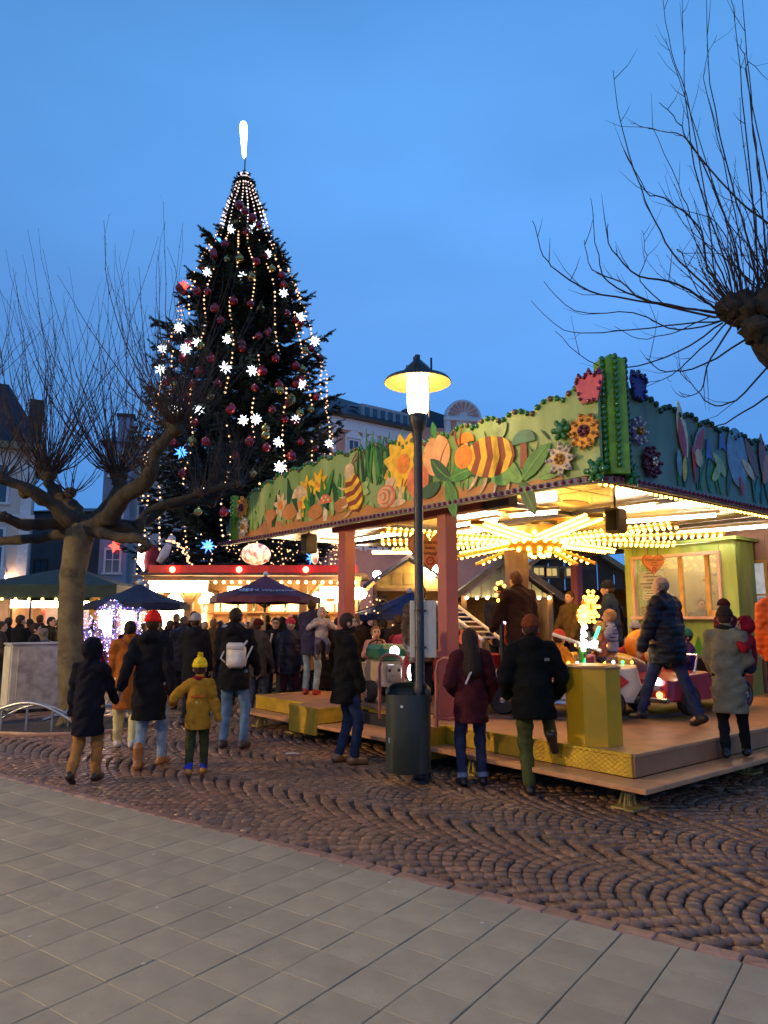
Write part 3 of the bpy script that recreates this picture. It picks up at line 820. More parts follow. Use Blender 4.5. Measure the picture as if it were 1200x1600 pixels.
for k, (u, v, dz) in enumerate(((40, 1145, 0), (150, 1135, 1))):
    p = g(u, v); rk = thing('cycle_rack', ('curved galvanised cycle rack in front of the grey cabinet', 'low curved tree guard rail beside the trunk, behind the hooded child')[k], 'cycle rack', (p.x, p.y, 0), rz=R(-8 if k == 0 else 30))
    L = .75
    b = MB(); b.tube([(-L + 2 * L * i / 14, .0, .12 + (.30 if k == 0 else .20) * math.sin(PI * (i + .5) / 15)) for i in range(15)], .024, 8); b.build('arched_rail', steel, rk, smooth=60)
    b = MB(); b.tube([(-L + .1 + 2 * (L - .1) * i / 14, .30, .10 + (.26 if k == 0 else .16) * math.sin(PI * (i + .5) / 15)) for i in range(15)], .020, 8); b.build('arched_rail', steel, rk, smooth=60)
    for x in (-.4, .0, .4):
        b = MB(); b.tube([(x, 0, -.03), (x, 0, .36 if k == 0 else .26)], .016, 6); b.tube([(x, .0, .24), (x, .3, .22)], .012, 6); b.build('leg', steel, rk)
# earth square round the trunk with a stone edge
tp_ = g(105, 1136)
b = MB(); k = 22; V = [(tp_.x + 1.25 * math.cos(2 * PI * i / k) * (1 + .04 * math.sin(i * 3)), tp_.y + .1 + .95 * math.sin(2 * PI * i / k), .026) for i in range(k)]; b.add(V, [tuple(range(k))])
b.build('bare_earth', mat('earth', (.05, .036, .025), .95, var=.4, vscale=8, bump=.8, bscale=20), kind='structure')
b = MB(); b.tube([(p[0], p[1], .02) for p in [(tp_.x + 1.28 * math.cos(2 * PI * i / 32), tp_.y + .1 + .98 * math.sin(2 * PI * i / 32)) for i in range(32)]], .035, 6, closed=True)
o = b.build('tree_pit_edge', bm_, None, smooth=60, kind='structure')

# ------------------------------------------------------------------ pollarded plane trees
def bark_material():
    m = mat('plane_bark', (.105, .085, .042), .85, var=.28, vscale=5, bump=.7, bscale=16)
    stained(m, (.15, .125, .062), 2.2, .5, .62, .8); stained(m, (.03, .025, .017), 3.6, .55, .7, .85)
    return m
bark = bark_material()
limb_bark_shaded = mat('plane_bark_shaded', (.036, .029, .018), .9, var=.35, vscale=6, bump=1.0, bscale=14)  # darker copy of the trunk bark, the limbs' shade is put into the colour
twig_m = mat('twig_bark', (.040, .026, .022), .8, var=.2)
def wob(pts, r, amt, n=5):
    """resample a limb and let it wander"""
    P = [Vector(p) for p in pts]; o = []
    for i in range(len(P) - 1):
        for k in range(n):
            t = k / n; q = P[i].lerp(P[i + 1], t)
            a, c = P[max(i - 1, 0)], P[min(i + 2, len(P) - 1)]
            h = lambda x0, x1, x2, x3: .5 * (2 * x1 + (x2 - x0) * t + (2 * x0 - 5 * x1 + 4 * x2 - x3) * t * t + (3 * x1 - x0 - 3 * x2 + x3) * t ** 3)
            o.append(Vector([h(a[j], P[i][j], P[i + 1][j], c[j]) for j in range(3)]) + Vector([r.gauss(0, amt) for _ in range(3)]))
    o.append(P[-1]); return o
def lumpy(b, c, rad, r, seg=10, ring=8, amp=.22):
    V = []; F = []
    for i in range(ring + 1):
        th = PI * i / ring
        for j in range(seg):
            a = 2 * PI * j / seg; q = rad * (1 + amp * (r.random() - .4))
            V.append(Vector(c) + Vector((math.sin(th) * math.cos(a), math.sin(th) * math.sin(a), math.cos(th) * .9)) * q)
    for i in range(ring):
        for j in range(seg):
            j2 = (j + 1) % seg; F.append((i * seg + j, (i + 1) * seg + j, (i + 1) * seg + j2, i * seg + j2))
    b.add(V, F)
def shoots(b, c, n, r, Lr, out=None, grav=.45, th=.0085, spread=1.0, side=.5):
    """last years' long shoots from a pollard knuckle: leave outwards, then bend up"""
    for _ in range(n):
        a = r.uniform(0, 2 * PI); el = math.asin(r.uniform(-.35, 1.0)) ; d = Vector((math.cos(a) * math.cos(el), math.sin(a) * math.cos(el), math.sin(el)))
        if out is not None: d = (d * spread + Vector(out)).normalized()
        L = r.uniform(*Lr) * (.45 if r.random() < .3 else 1); n_ = 9; st = L / n_; p = Vector(c) + d * .06; pts = [p]; rad = [th * r.uniform(.6, 1.3)]
        dirs = [d]
        for i in range(n_):
            d = (d + Vector((r.gauss(0, .10), r.gauss(0, .10), grav * r.uniform(.5, 1.1) * (1 - max(d.z, 0)) ** .7))).normalized()
            p = p + d * st; pts.append(p); dirs.append(d); rad.append(rad[0] * (1 - .85 * (i + 1) / n_) + .0009)
        b.tube(pts, rad, 5, cap=False)
        for i in range(2, n_ + 1):                       # buds and short side twigs
            if r.random() < side:
                q = pts[i]; s_ = (dirs[min(i, n_)] + Vector((r.gauss(0, .7), r.gauss(0, .7), r.uniform(0, .4)))).normalized()
                l2 = r.uniform(.12, .65) * (1.1 - i / (n_ + 1)) * L * .35 if r.random() < .55 else .03
                q2 = q + s_ * l2 * .5; s2 = (s_ + Vector((0, 0, .45))).normalized()
                b.tube([q, q2, q2 + s2 * l2 * .5], [rad[i] * .75, rad[i] * .6, .0014], 4, cap=False)
            if i > n_ - 4: b.ball(pts[i], rad[i] * 2.0 + .0015, 4, 3)
r = random.Random(21)
TX, TY = tp_.x, 11.5
def TL(u, v, dy=0.): return at(u, v, TY + dy)
pt = thing('plane_tree', 'pollarded plane tree with a smooth thick trunk on the left of the square', 'tree', (0, 0, 0))
crotch = TL(128, 828)
b = MB(); b.tube(wob([(TX + .02, TY, -.05), (TX + .02, TY, .25), TL(110, 1000), TL(114, 900), crotch + Vector((0, 0, .1))], r, .006), [.30, .27, .24, .22, .21, .205, .2, .2, .195, .195, .19, .19, .19, .19, .19, .195, .2, .21, .22, .23, .2], 18)
b.build('trunk', bark, pt, smooth=180)
limbs = [
    [crotch, TL(95, 800, -.2), TL(55, 772, -.5), TL(0, 748, -.8), TL(-60, 735, -1.0)],
    [crotch, TL(90, 818, .1), TL(40, 820, -.4), TL(0, 808, -.9), TL(-70, 818, -1.3)],
    [crotch, TL(60, 840, .5), TL(0, 845, .9), TL(-60, 838, 1.2)],
    [crotch, TL(110, 790, .2), TL(85, 768, .35), TL(75, 742, .4)],
    [crotch, TL(160, 815, -.15), TL(195, 775, -.35), TL(232, 750, -.5), TL(245, 705, -.6), TL(275, 668, -.7)],
    [crotch, TL(170, 795, .3), TL(186, 765, .5), TL(185, 742, .6)],
    [crotch, TL(185, 820, .4), TL(225, 818, .8), TL(262, 790, 1.1), TL(330, 785, 1.5)],
    [crotch, TL(190, 840, -.4), TL(212, 840, -.7), TL(232, 850, -.8), TL(222, 858, -.8)],
    [crotch, TL(185, 822, .1), TL(215, 835, .2), TL(230, 800, .4), TL(310, 770, .7), TL(375, 755, .9)],
]
lr = [(.14, .06), (.12, .055), (.11, .05), (.14, .09), (.15, .095), (.14, .09), (.12, .05), (.10, .045), (.11, .045)]
for L, (ra, rb) in zip(limbs, lr):
    P = wob(L, r, .012, 4); n = len(P)
    b = MB(); b.tube(P, [(ra + (rb - ra) * i / (n - 1)) * r.uniform(.82, 1.16) for i in range(n)], 10); lumpy(b, P[-1], rb * 1.55, r)
    for q in range(4): lumpy(b, P[r.randint(2, n - 2)] + Vector((r.uniform(-.05, .05), r.uniform(-.05, .05), rb * r.uniform(-.5, .7))), rb * r.uniform(.8, 1.15), r, 8, 6, .5)
    b.build('limb', limb_bark_shaded, pt, smooth=180)
kn = [(TL(-60, 735, -1.0), 40, (1.4, 3.2)), (TL(0, 748, -.8), 26, (1.0, 2.6)), (TL(75, 742, .4), 100, (1.4, 4.0)), (TL(185, 742, .6), 110, (1.4, 4.2)), (TL(275, 668, -.7), 95, (1.2, 3.6)), (TL(330, 785, 1.5), 70, (1.0, 2.4)),
      (TL(375, 755, .9), 26, (.6, 1.4)), (TL(110, 770, .2), 14, (.6, 1.6)), (TL(232, 750, -.5), 16, (.6, 1.6)), (TL(40, 770, -.4), 12, (.6, 1.5)), (TL(310, 770, .7), 24, (.6, 1.5)), (TL(-70, 818, -1.3), 14, (.6, 1.6))]
for c, n, Lr in kn:
    b = MB(); lumpy(b, c, .10, r); shoots(b, c, n, r, Lr, out=(0, 0, .22), grav=.62); b.build('shoot', twig_m, pt, kind='stuff')

pt2 = thing('plane_tree', 'bare pollarded plane tree reaching in over the ride from outside the picture', 'tree', (0, 0, 0))
D2 = 7.0
def T2(u, v, dy=0.): return at(u, v, D2 + dy)
kc = T2(1165, 488)
tb_ = Vector((5.1, 6.6, 0))
b = MB(); b.tube(wob([tb_ + Vector((0, 0, -.05)), tb_ + Vector((-.03, 0, 1.5)), tb_ + Vector((-.02, .02, 2.9))], r, .008), [.3, .26, .24, .22, .21, .205, .2, .2, .2, .2, .21], 14); b.build('trunk', bark, pt2, smooth=180)
P = wob([tb_ + Vector((-.02, .02, 2.8)), T2(1290, 640, -.1), T2(1215, 560, 0), T2(1190, 520, 0), kc], r, .014, 4); n = len(P)
b = MB(); b.tube(P, [(.16 - .05 * i / (n - 1)) * r.uniform(.88, 1.15) for i in range(n)], 10)
for (u, v, q) in ((1160, 485, .18), (1140, 480, .12), (1195, 478, .16), (1180, 515, .14), (1215, 470, .15)): lumpy(b, T2(u, v, r.uniform(-.1, .1)), q, r, 12, 10, .6)
b.build('limb', limb_bark_shaded, pt2, smooth=180)
P = wob([tb_ + Vector((-.02, .02, 2.8)), T2(1380, 500, .5), T2(1400, 420, .6)], r, .014, 4); b = MB(); b.tube(P, [.14 - .005 * i for i in range(len(P))], 10); lumpy(b, P[-1], .18, r); b.build('limb', bark, pt2, smooth=180)
# long shoots seen one by one against the sky: traced by eye as directions, each with its own depth drift
arch = [
    [(1140, 485), (1085, 430), (1040, 380), (1000, 290), (970, 190), (958, 110)], [(1140, 480), (1118, 440), (1108, 350), (1080, 180), (1050, 80), (1036, 0)],
    [(1160, 470), (1150, 400), (1120, 300), (1060, 120), (1040, 60)], [(1190, 470), (1170, 380), (1145, 290), (1110, 130), (1104, 0)], [(1150, 478), (1130, 400), (1085, 260), (1070, 120), (1066, 0)],
    [(1200, 470), (1195, 380), (1185, 260), (1170, 120), (1160, 0)], [(1185, 465), (1178, 330), (1160, 150), (1146, 10)], [(1120, 490), (1040, 475), (940, 460), (880, 430), (850, 400), (832, 345)],
    [(1120, 488), (1020, 470), (950, 440), (935, 400), (923, 310)], [(1120, 495), (1010, 470), (970, 440), (925, 420), (913, 375)], [(1130, 500), (1040, 510), (940, 520), (880, 515), (830, 470)],
    [(1130, 500), (1060, 515), (990, 490), (900, 485), (850, 440)], [(1130, 505), (1060, 550), (980, 575), (920, 565), (868, 518)], [(1125, 495), (1050, 480), (1000, 440), (1010, 400), (1003, 360)],
    [(1180, 520), (1100, 570), (1040, 580), (1010, 560)], [(1210, 560), (1150, 625), (1110, 630), (1080, 600), (1062, 580)], [(1230, 600), (1160, 645), (1110, 668), (1060, 640)], [(1140, 500), (1080, 560), (1050, 585), (1020, 600)],
    [(1150, 500), (1110, 560), (1095, 610), (1065, 620)], [(1120, 485), (1060, 445), (1000, 430), (955, 390), (950, 350)], [(1140, 470), (1105, 420), (1095, 360), (1040, 310), (1010, 300), (975, 235)],
    [(1145, 472), (1120, 410), (1085, 350), (1060, 290), (1020, 200)], [(1165, 470), (1140, 360), (1080, 225), (1030, 205), (985, 192)], [(1200, 350), (1140, 300), (1080, 230), (1060, 190), (1030, 160)],
    [(1150, 480), (1148, 390), (1160, 350), (1195, 300)], [(1175, 470), (1155, 420), (1120, 350), (1070, 330), (1030, 318)], [(1110, 495), (1050, 520), (1000, 528), (960, 510)], [(1190, 300), (1165, 110), (1158, 60)],
    [(1160, 400), (1130, 250), (1100, 120), (1120, 55)], [(1155, 480), (1100, 470), (1065, 395), (1070, 395), (1200, 400)], [(1205, 300), (1165, 105), (1200, 125)]]
b = MB()
for k, a in enumerate(arch):
    n = len(a); d0, d1 = r.uniform(-.15, .15), r.uniform(-.7, .7)
    P = wob([T2(u, v, d0 + (d1 - d0) * i / (n - 1)) for i, (u, v) in enumerate(a)], r, .006, 4)
    m_ = len(P); th = .012 * r.uniform(.6, 1.1) if k < 24 else .006
    b.tube(P, [th * (1 - .82 * i / (m_ - 1)) + .0012 for i in range(m_)], 5, cap=False)
    for i in range(4, m_, 1):
        if r.random() < .35:
            dd = (P[i] - P[i - 1]).normalized(); s_ = (dd + Vector((r.gauss(0, .6), r.gauss(0, .4), r.uniform(-.1, .5)))).normalized(); l2 = r.uniform(.1, .5)
            b.tube([P[i], P[i] + s_ * l2 * .5, P[i] + s_ * l2 * .5 + (s_ + Vector((0, 0, .4))).normalized() * l2 * .5], [th * .4, th * .3, .0011], 4, cap=False)
        if i > m_ * .5: b.ball(P[i], .0042, 4, 3)
b.build('shoot', twig_m, pt2, kind='stuff')
b = MB(); shoots(b, kc, 45, r, (.5, 1.6), out=(-.2, 0, .5), grav=.35, th=.007); shoots(b, T2(1215, 470), 40, r, (.6, 2.0), out=(0, 0, .7), grav=.4); b.build('shoot', twig_m, pt2, kind='stuff')
b = MB(); shoots(b, T2(1400, 420, .6), 40, r, (1.0, 2.2), out=(0, 0, .5)); b.build('shoot', twig_m, pt2, kind='stuff')

# third plane tree, only its shoots show at the left edge
pt3 = thing('plane_tree', 'bare plane tree at the left edge of the picture, only its twigs in view', 'tree', (0, 0, 0))
q = at(-190, 900, 10.5); q.z = 0
b = MB(); b.tube(wob([q, q + Vector((0, 0, 1.5)), q + Vector((.05, 0, 3.0))], r, .01), [.26 - .006 * i for i in range(11)], 12); b.build('trunk', bark, pt3, smooth=180)
for (u, v, dy) in ((-70, 640, 0), (-200, 620, .6), (-330, 650, -.4)):
    c = at(u, v, 10.5 + dy)
    P = wob([q + Vector((.05, 0, 2.9)), (q + Vector((0, 0, 3.2))).lerp(c, .5), c], r, .015, 4); b = MB(); b.tube(P, [.15 - .008 * i for i in range(len(P))], 9); lumpy(b, c, .13, r); b.build('limb', bark, pt3, smooth=180)
    b = MB(); shoots(b, c, 40, r, (1.0, 2.4), out=(.15, 0, .6)); b.build('shoot', twig_m, pt3, kind='stuff')
# ------------------------------------------------------------------ children's ride: platform, canopy, fascia, lights
RO = Vector((2.11, 6.09, 0)); RB = Vector((.7767, .6299, 0)); RA = Vector((-.6299, .7767, 0)); RANG = math.atan2(.6299, .7767)
def RW(x, y, z=0.): return RO + RB * x + RA * y + Vector((0, 0, z))          # ride frame -> world
def onX(u, v, x):
    d = ray(u, v); o = Vector((0, 0, EYE)) - RO; t = (x - o.dot(RB)) / d.dot(RB); p = o + d * t; return p.dot(RA), p.z
def onY(u, v, y):
    d = ray(u, v); o = Vector((0, 0, EYE)) - RO; t = (y - o.dot(RA)) / d.dot(RA); p = o + d * t; return p.dot(RB), p.z
def onZ(u, v, z):
    d = ray(u, v); o = Vector((0, 0, EYE)) - RO; t = z - o.z; p = o + d * (t / d.z); return p.dot(RB), p.dot(RA)
ride = thing('childrens_ride', 'lit fairground ride for small children with a painted garden fascia and yellow edged platform', 'fairground ride', RO, RANG)

deck_m = mat('deck_plate', (.56, .27, .11), .40, var=.14, vscale=5, bump=.2, bscale=70)
def diamond():
    m = mat('yellow_tread_plate', (.56, .35, .02), .42, .15, var=.18, vscale=6)
    n = m.node_tree.nodes; l = m.node_tree.links; b = n['Principled BSDF']
    t = n.new('ShaderNodeTexCoord'); mp_ = n.new('ShaderNodeMapping'); mp_.inputs['Rotation'].default_value = (.6, .5, .785); mp_.inputs['Scale'].default_value = (34, 34, 34)
    ck = n.new('ShaderNodeTexVoronoi'); ck.inputs['Scale'].default_value = 1; ck.inputs['Randomness'].default_value = .15
    l.new(t.outputs['Object'], mp_.inputs[0]); l.new(mp_.outputs[0], ck.inputs['Vector'])
    bp = n.new('ShaderNodeBump'); bp.inputs['Strength'].default_value = .5; bp.inputs['Distance'].default_value = .01; bp.invert = True
    l.new(ck.outputs['Distance'], bp.inputs['Height']); l.new(bp.outputs[0], b.inputs['Normal'])
    return m
tread = diamond()
under = mat('under_frame', (.02, .018, .016), .8)
DX, DY, DZ, SZ = 9.0, 6.9, .45, .25
# deck outline: blocks for the two posts reach out to the step line, the entrance between them is cut back
outl = [(.30, .30), (DX, .30), (DX, DY - .05), (.28, DY - .05), (.28, 5.45), (.02, 5.45), (.02, 4.78), (.72, 4.78), (.72, 3.28), (.02, 3.28), (.02, 2.62), (.30, 2.62)]
b = MB(); b.prism([(x, y) for x, y in outl], DZ - .03, DZ); b.build('deck', deck_m, ride)
sk = [((.30, .30), (.30, 2.62)), ((.02, 2.62), (.02, 3.28)), ((.30, 2.62), (.02, 2.62)), ((.02, 3.28), (.72, 3.28)), ((.72, 3.28), (.72, 4.78)), ((.72, 4.78), (.02, 4.78)), ((.02, 4.78), (.02, 5.45)), ((.02, 5.45), (.28, 5.45)), ((.28, 5.45), (.28, DY - .05)), ((DX, .30), (.30, .30)), ((.28, DY - .05), (DX, DY - .05))]
for k, (a, c) in enumerate(sk):
    a, c = Vector(a + (0,)), Vector(c + (0,)); d = c - a; L = d.length; an = math.atan2(d.y, d.x)
    low = SZ if k in (0, 3, 4, 5, 8, 9) else .10
    n = max(1, round(L / 1.5)); mm = tread if k != 9 else mat('brown_riser', (.38, .16, .065), .5, var=.15, vscale=4)
    for i in range(n):
        q = a + d * ((i + .5) / n); b = MB(); b.box((0, 0, (low + DZ) / 2 - .002), (L / n - .006, .03, DZ - low - .02), M=TR(q.x, q.y, 0, 0, 0, an), bev=.004); b.build('riser_panel', mm, ride)
    b = MB(); b.box((0, 0, DZ - .008), (L, .05, .03), M=TR((a.x + c.x) / 2, (a.y + c.y) / 2, 0, 0, 0, an), bev=.005); b.build('edge_strip', tread if k != 9 else deck_m, ride)
for (x0, y0, x1, y1) in ((.0, .0, .30, 2.60), (.0, 3.30, .70, 4.76), (.0, 5.47, .27, DY + .05), (.302, .0, DX, .29)):
    nx = max(1, round(max(x1 - x0, y1 - y0) / 1.6)); lx = x1 - x0 > y1 - y0
    for i in range(nx):
        a0, a1 = i / nx, (i + 1) / nx
        xa, xb = (x0 + (x1 - x0) * a0, x0 + (x1 - x0) * a1) if lx else (x0, x1)
        ya, yb = (y0, y1) if lx else (y0 + (y1 - y0) * a0, y0 + (y1 - y0) * a1)
        b = MB(); b.box(((xa + xb) / 2, (ya + yb) / 2, SZ - .02), (xb - xa - .005, yb - ya - .005, .045), bev=.006); b.build('step_plate', deck_m, ride)
b = MB()
for q in range(4): b.box((4.6, 1.2 + q * 1.7, .28), (8.2, .10, .26))
b.box((.62, 3.5, .27), (.1, 6.2, .24)); b.box((4.6, .62, .27), (8, .1, .24)); b.build('under_frame', under, ride)
foot_m = mat('yellow_foot', (.35, .28, .08), .6, var=.3)
for (x, y) in ((.30, .35), (.30, 2.2), (.35, 5.8), (.3, 6.7), (2.6, .4), (5, .4), (.8, 4.0)):
    b = MB()
    for dx, dy in ((-.06, 0), (.06, 0), (0, .07)): b.tube([(x + dx * 1.5, y + dy * 1.5, .01), (x + dx * .5, y + dy * .5, .22)], .012, 5)
    b.box((x, y, .012), (.24, .22, .02)); b.tube([(x, y, .02), (x, y, .22)], .025, 8); b.build('foot', foot_m, ride)
# turntable
CX, CY = 3.35, 4.15
b = MB(); b.lathe([(0, .452), (2.72, .452), (2.72, .48), (0, .48)], 64, M=TR(CX, CY, 0), cap=False); b.build('turntable', mat('turntable_floor', (.16, .10, .07), .5, var=.2, vscale=4), ride, smooth=30)
b = MB(); b.lathe([(.30, .48), (.20, .7), (.16, 1.5), (.2, 2.7)], 10, M=TR(CX, CY, 0)); b.build('centre_column', mat('centre_paint', (.10, .06, .04), .5, var=.3, vscale=4), ride)

# posts and beam
pink = mat('salmon_paint', (.40, .10, .075), .42, var=.08, vscale=3, bump=.05)
for y in (3.0, 5.1):
    b = MB(); b.box((.72, y, 1.70), (.20, .17, 2.44), bev=.012); b.build('post', pink, ride)
    b = MB(); b.box((.72, y, .47), (.30, .27, .035), bev=.008); b.build('post_foot', pink, ride)
for (x, y) in ((7.7, 1.0), (7.7, 6.2), (.8, 8.0)):
    if y < 7: b = MB(); b.box((x, y, 1.70), (.20, .17, 2.44), bev=.012); b.build('post', pink, ride)
b = MB(); b.box((.70, 3.85, 2.985), (.16, 3.0, .20), bev=.01); b.build('beam', pink, ride)
b = MB(); b.box((.78, 2.2, 2.96), (.16, .45, .14), bev=.01); b.build('beam_end', mat('grey_housing', (.10, .10, .11), .5), ride)
# pink hoop rails at the entrance
for (u, v, w_) in ((590, 1128, .42), (690, 1143, .42)):
    x, y = onZ(u, v, .45); x = max(x, .08)
    b = MB(); P = [(x, y - .22, .45), (x, y - .22, 1.05), (x, y - .18, 1.16), (x, y - .09, 1.2), (x, y + .09, 1.2), (x, y + .18, 1.16), (x, y + .22, 1.05), (x, y + .22, .45)]
    b.tube(P, .019, 8); b.build('hoop_rail', mat('hoop_paint', (.5, .16, .12), .4, var=.05), ride, smooth=60)

# canopy: ceiling panels, roof, soffit rim
ceil_m = mat('ceiling_cream', (.52, .47, .33), .26, var=.10, vscale=2, coat=.3)
patt = mat('ceiling_ornament', (.45, .16, .04), .35, var=.25, vscale=6)
CZ = 3.12
nx, ny = 7, 7; X0, X1, Y0, Y1 = .42, 9.2, .56, 8.36
for i in range(nx):
    for j in range(ny):
        xa, xb = X0 + (X1 - X0) * i / nx, X0 + (X1 - X0) * (i + 1) / nx; ya, yb = Y0 + (Y1 - Y0) * j / ny, Y0 + (Y1 - Y0) * (j + 1) / ny
        b = MB(); b.box(((xa + xb) / 2, (ya + yb) / 2, CZ + .012), (xb - xa - .02, yb - ya - .02, .02), bev=.006)
        cp = b.build('ceiling_panel', ceil_m, ride)
        b = MB(); b.lathe([(.0, CZ - .006), (.17, CZ - .006), (.17, CZ + .002)], 12, cap=False, M=TR((xa + xb) / 2, (ya + yb) / 2, 0), sx=1.5, sy=.6); b.build('painted_rosette', patt, cp)
b = MB(); b.box(((X0 + X1) / 2, (Y0 + Y1) / 2, CZ + .10), (X1 - X0, Y1 - Y0, .12)); b.build('roof', mat('roof_sheet', (.12, .12, .11), .7), ride)
dark_rib = mat('dark_rib', (.035, .030, .025), .5)
for x in (2.9, 5.4): 
    b = MB(); b.box((x, 4.45, CZ - .035), (.05, 7.7, .06)); b.build('ceiling_rib', dark_rib, ride)
for y in (2.75, 5.3):
    b = MB(); b.box((4.8, y, CZ - .04), (8.6, .05, .05)); b.build('ceiling_rib', dark_rib, ride)
eave = [(.35, 8.42), (.35, 7), (.35, 5), (.35, 3), (.35, 1.15), (.37, .85), (.45, .62), (.58, .52), (.80, .49), (1.15, .49), (3, .49), (5, .49), (7, .49), (9.2, .49)]
V = []; F = []
def offs(k, d):
    a = Vector(eave[max(k - 1, 0)] + (0,)); c = Vector(eave[min(k + 1, len(eave) - 1)] + (0,)); t = (c - a).normalized(); n_ = Vector((-t.y, t.x, 0)); return Vector(eave[k] + (0,)) + n_ * d
for k in range(len(eave)):
    for d, z in ((0, 2.915), (0, 2.985), (.05, 2.985), (.42, 3.075), (.42, 3.055), (.05, 2.915)):
        p = offs(k, d); V.append((p.x, p.y, z))
for k in range(len(eave) - 1):
    for j in range(6): F.append((k * 6 + j, (k + 1) * 6 + j, (k + 1) * 6 + (j + 1) % 6, k * 6 + (j + 1) % 6))
b = MB(); b.add(V, F); b.build('soffit', mat('soffit_cream', (.50, .46, .34), .4, var=.1, vscale=3), ride, smooth=40)
b = MB(); b.tube([tuple(offs(k, .43)[:2]) + (3.05,) for k in range(len(eave))], .028, 6); b.build('soffit_rim', dark_rib, ride)
# eave strip with its row of dull red bulbs
strip = mat('eave_strip', (.22, .20, .24), .4, var=.1)
b = MB(); V = []; F = []
for k in range(len(eave)):
    for d, z in ((-.006, 2.925), (-.006, 2.978), (-.03, 2.978), (-.03, 2.925)):
        p = offs(k, d); V.append((p.x, p.y, z))
for k in range(len(eave) - 1):
    for j in range(4): F.append((k * 4 + j, (k + 1) * 4 + j, (k + 1) * 4 + (j + 1) % 4, k * 4 + (j + 1) % 4))
b.add(V, F); es = b.build('eave_strip', strip, ride)
def bulb_mesh(m, r_=.02):
    b = MB(); b.ball((0, 0, 0), (r_, r_, r_ * 1.15), 8, 5); me = b.mesh('bulb', m); shade(me, 180); return me
red_b = bulb_mesh(mat('red_bulb', (.20, .018, .035), .18, var=.05, coat=.5), .021)
acc = 0; step = .088; lenE = []
for k in range(len(eave) - 1):
    a, c = offs(k, -.045), offs(k + 1, -.045); L = (c - a).length
    while acc < L:
        p = a.lerp(c, acc / L); link('bulb', red_b, es, loc=(p.x, p.y, 2.951)); acc += step
    acc -= L

# fascia boards with scalloped crest
def prof(y, tab):
    for (a, b_), (c, d) in zip(tab, tab[1:]):
        if a <= y <= c: return b_ + (d - b_) * (y - a) / (c - a)
    return tab[-1][1] if y > tab[-1][0] else tab[0][1]
tabL = [(.55, 3.88), (1.0, 3.86), (1.3, 3.80), (2.2, 3.83), (3, 3.80), (3.8, 3.90), (5, 3.97), (6.5, 3.90), (7.4, 3.72), (7.9, 3.3)]
tabR = [(.55, 3.92), (1.3, 3.86), (3, 3.82), (5, 3.8), (9.2, 3.8)]
def crest(tab, y0, y1, step=.40, h=.085):
    n = max(1, round((y1 - y0) / step)); P = []
    for i in range(n):
        for q in range(7):
            t = q / 7; y = y0 + (y1 - y0) * (i + t) / n; P.append((y, prof(y, tab) - .05 + h * math.sin(PI * t) ** .8))
    P.append((y1, prof(y1, tab) - .05)); return P
def board_mat(name, base, pale):
    m = bpy.data.materials.new(name); m.use_nodes = True; n = m.node_tree.nodes; l = m.node_tree.links; b_ = n['Principled BSDF']; b_.inputs['Roughness'].default_value = .45
    t = n.new('ShaderNodeTexCoord'); mp_ = n.new('ShaderNodeMapping'); mp_.inputs['Scale'].default_value = (3, 3, .8); nz_ = n.new('ShaderNodeTexNoise'); nz_.inputs['Scale'].default_value = 1.3; nz_.inputs['Detail'].default_value = 3
    l.new(t.outputs['Object'], mp_.inputs[0]); l.new(mp_.outputs[0], nz_.inputs['Vector'])
    rp = n.new('ShaderNodeValToRGB'); rp.color_ramp.elements[0].position = .3; rp.color_ramp.elements[0].color = base + (1,); rp.color_ramp.elements[1].position = .72; rp.color_ramp.elements[1].color = pale + (1,)
    l.new(nz_.outputs['Fac'], rp.inputs[0]); l.new(rp.outputs[0], b_.inputs['Base Color']); return m
boardL = board_mat('fascia_green', (.17, .30, .07), (.42, .55, .20)); boardR = board_mat('fascia_green_shaded', (.085, .15, .085), (.22, .31, .19))  # right board is darkened, the shade of the unlit side is in its colour
ML = Matrix(((0, 0, -1, .35), (1, 0, 0, 0), (0, 1, 0, 0), (0, 0, 0, 1)))    # (y, z, out) -> ride frame, left fascia faces -x
MR = Matrix(((1, 0, 0, 0), (0, 0, -1, .49), (0, 1, 0, 0), (0, 0, 0, 1)))    # (x, z, out) -> right fascia faces -y
cL = crest(tabL, .52, 7.85); cR = crest(tabR, .60, 9.2)
b = MB(); b.prism(cL + [(7.85, 2.985), (.52, 2.985)], -.04, 0, M=ML); fL = b.build('fascia_board', boardL, ride)
b = MB(); b.prism(cR + [(9.2, 2.985), (.60, 2.985)], -.04, 0, M=MR); fR = b.build('fascia_board', boardR, ride, label='fascia board in shaded, darkened green on the right side of the ride')
gb = mat('green_bulb', (.03, .17, .035), .2, var=.1, coat=.5); bb = mat('brown_bulb', (.16, .10, .05), .25, var=.1, coat=.5); wb = mat('pearl_bulb', (.55, .5, .42), .2, var=.1, coat=.5)
bulbs = [bulb_mesh(gb, .030), bulb_mesh(bb, .028), bulb_mesh(gb, .026), bulb_mesh(wb, .024)]
db = [bulb_mesh(mat('green_bulb_shaded', (.015, .07, .03), .25, coat=.4), .03)]  # green bulb darkened for the right side, its shade is in the colour
for C_, M_, pr_, kind in ((cL, ML, fL, 0), (cR, MR, fR, 1)):
    acc = 0; q = 0
    for (a, c) in zip(C_, C_[1:]):
        a, c = Vector(a + (0,)), Vector(c + (0,)); L = (c - a).length
        while acc < L:
            p = a.lerp(c, acc / L); p = M_ @ Vector((p.x, p.y - .028, .012)); link('bulb', bulbs[q % 3] if kind == 0 else db[0], pr_, loc=p); q += 1; acc += .088 if kind == 0 else .10
        acc -= L
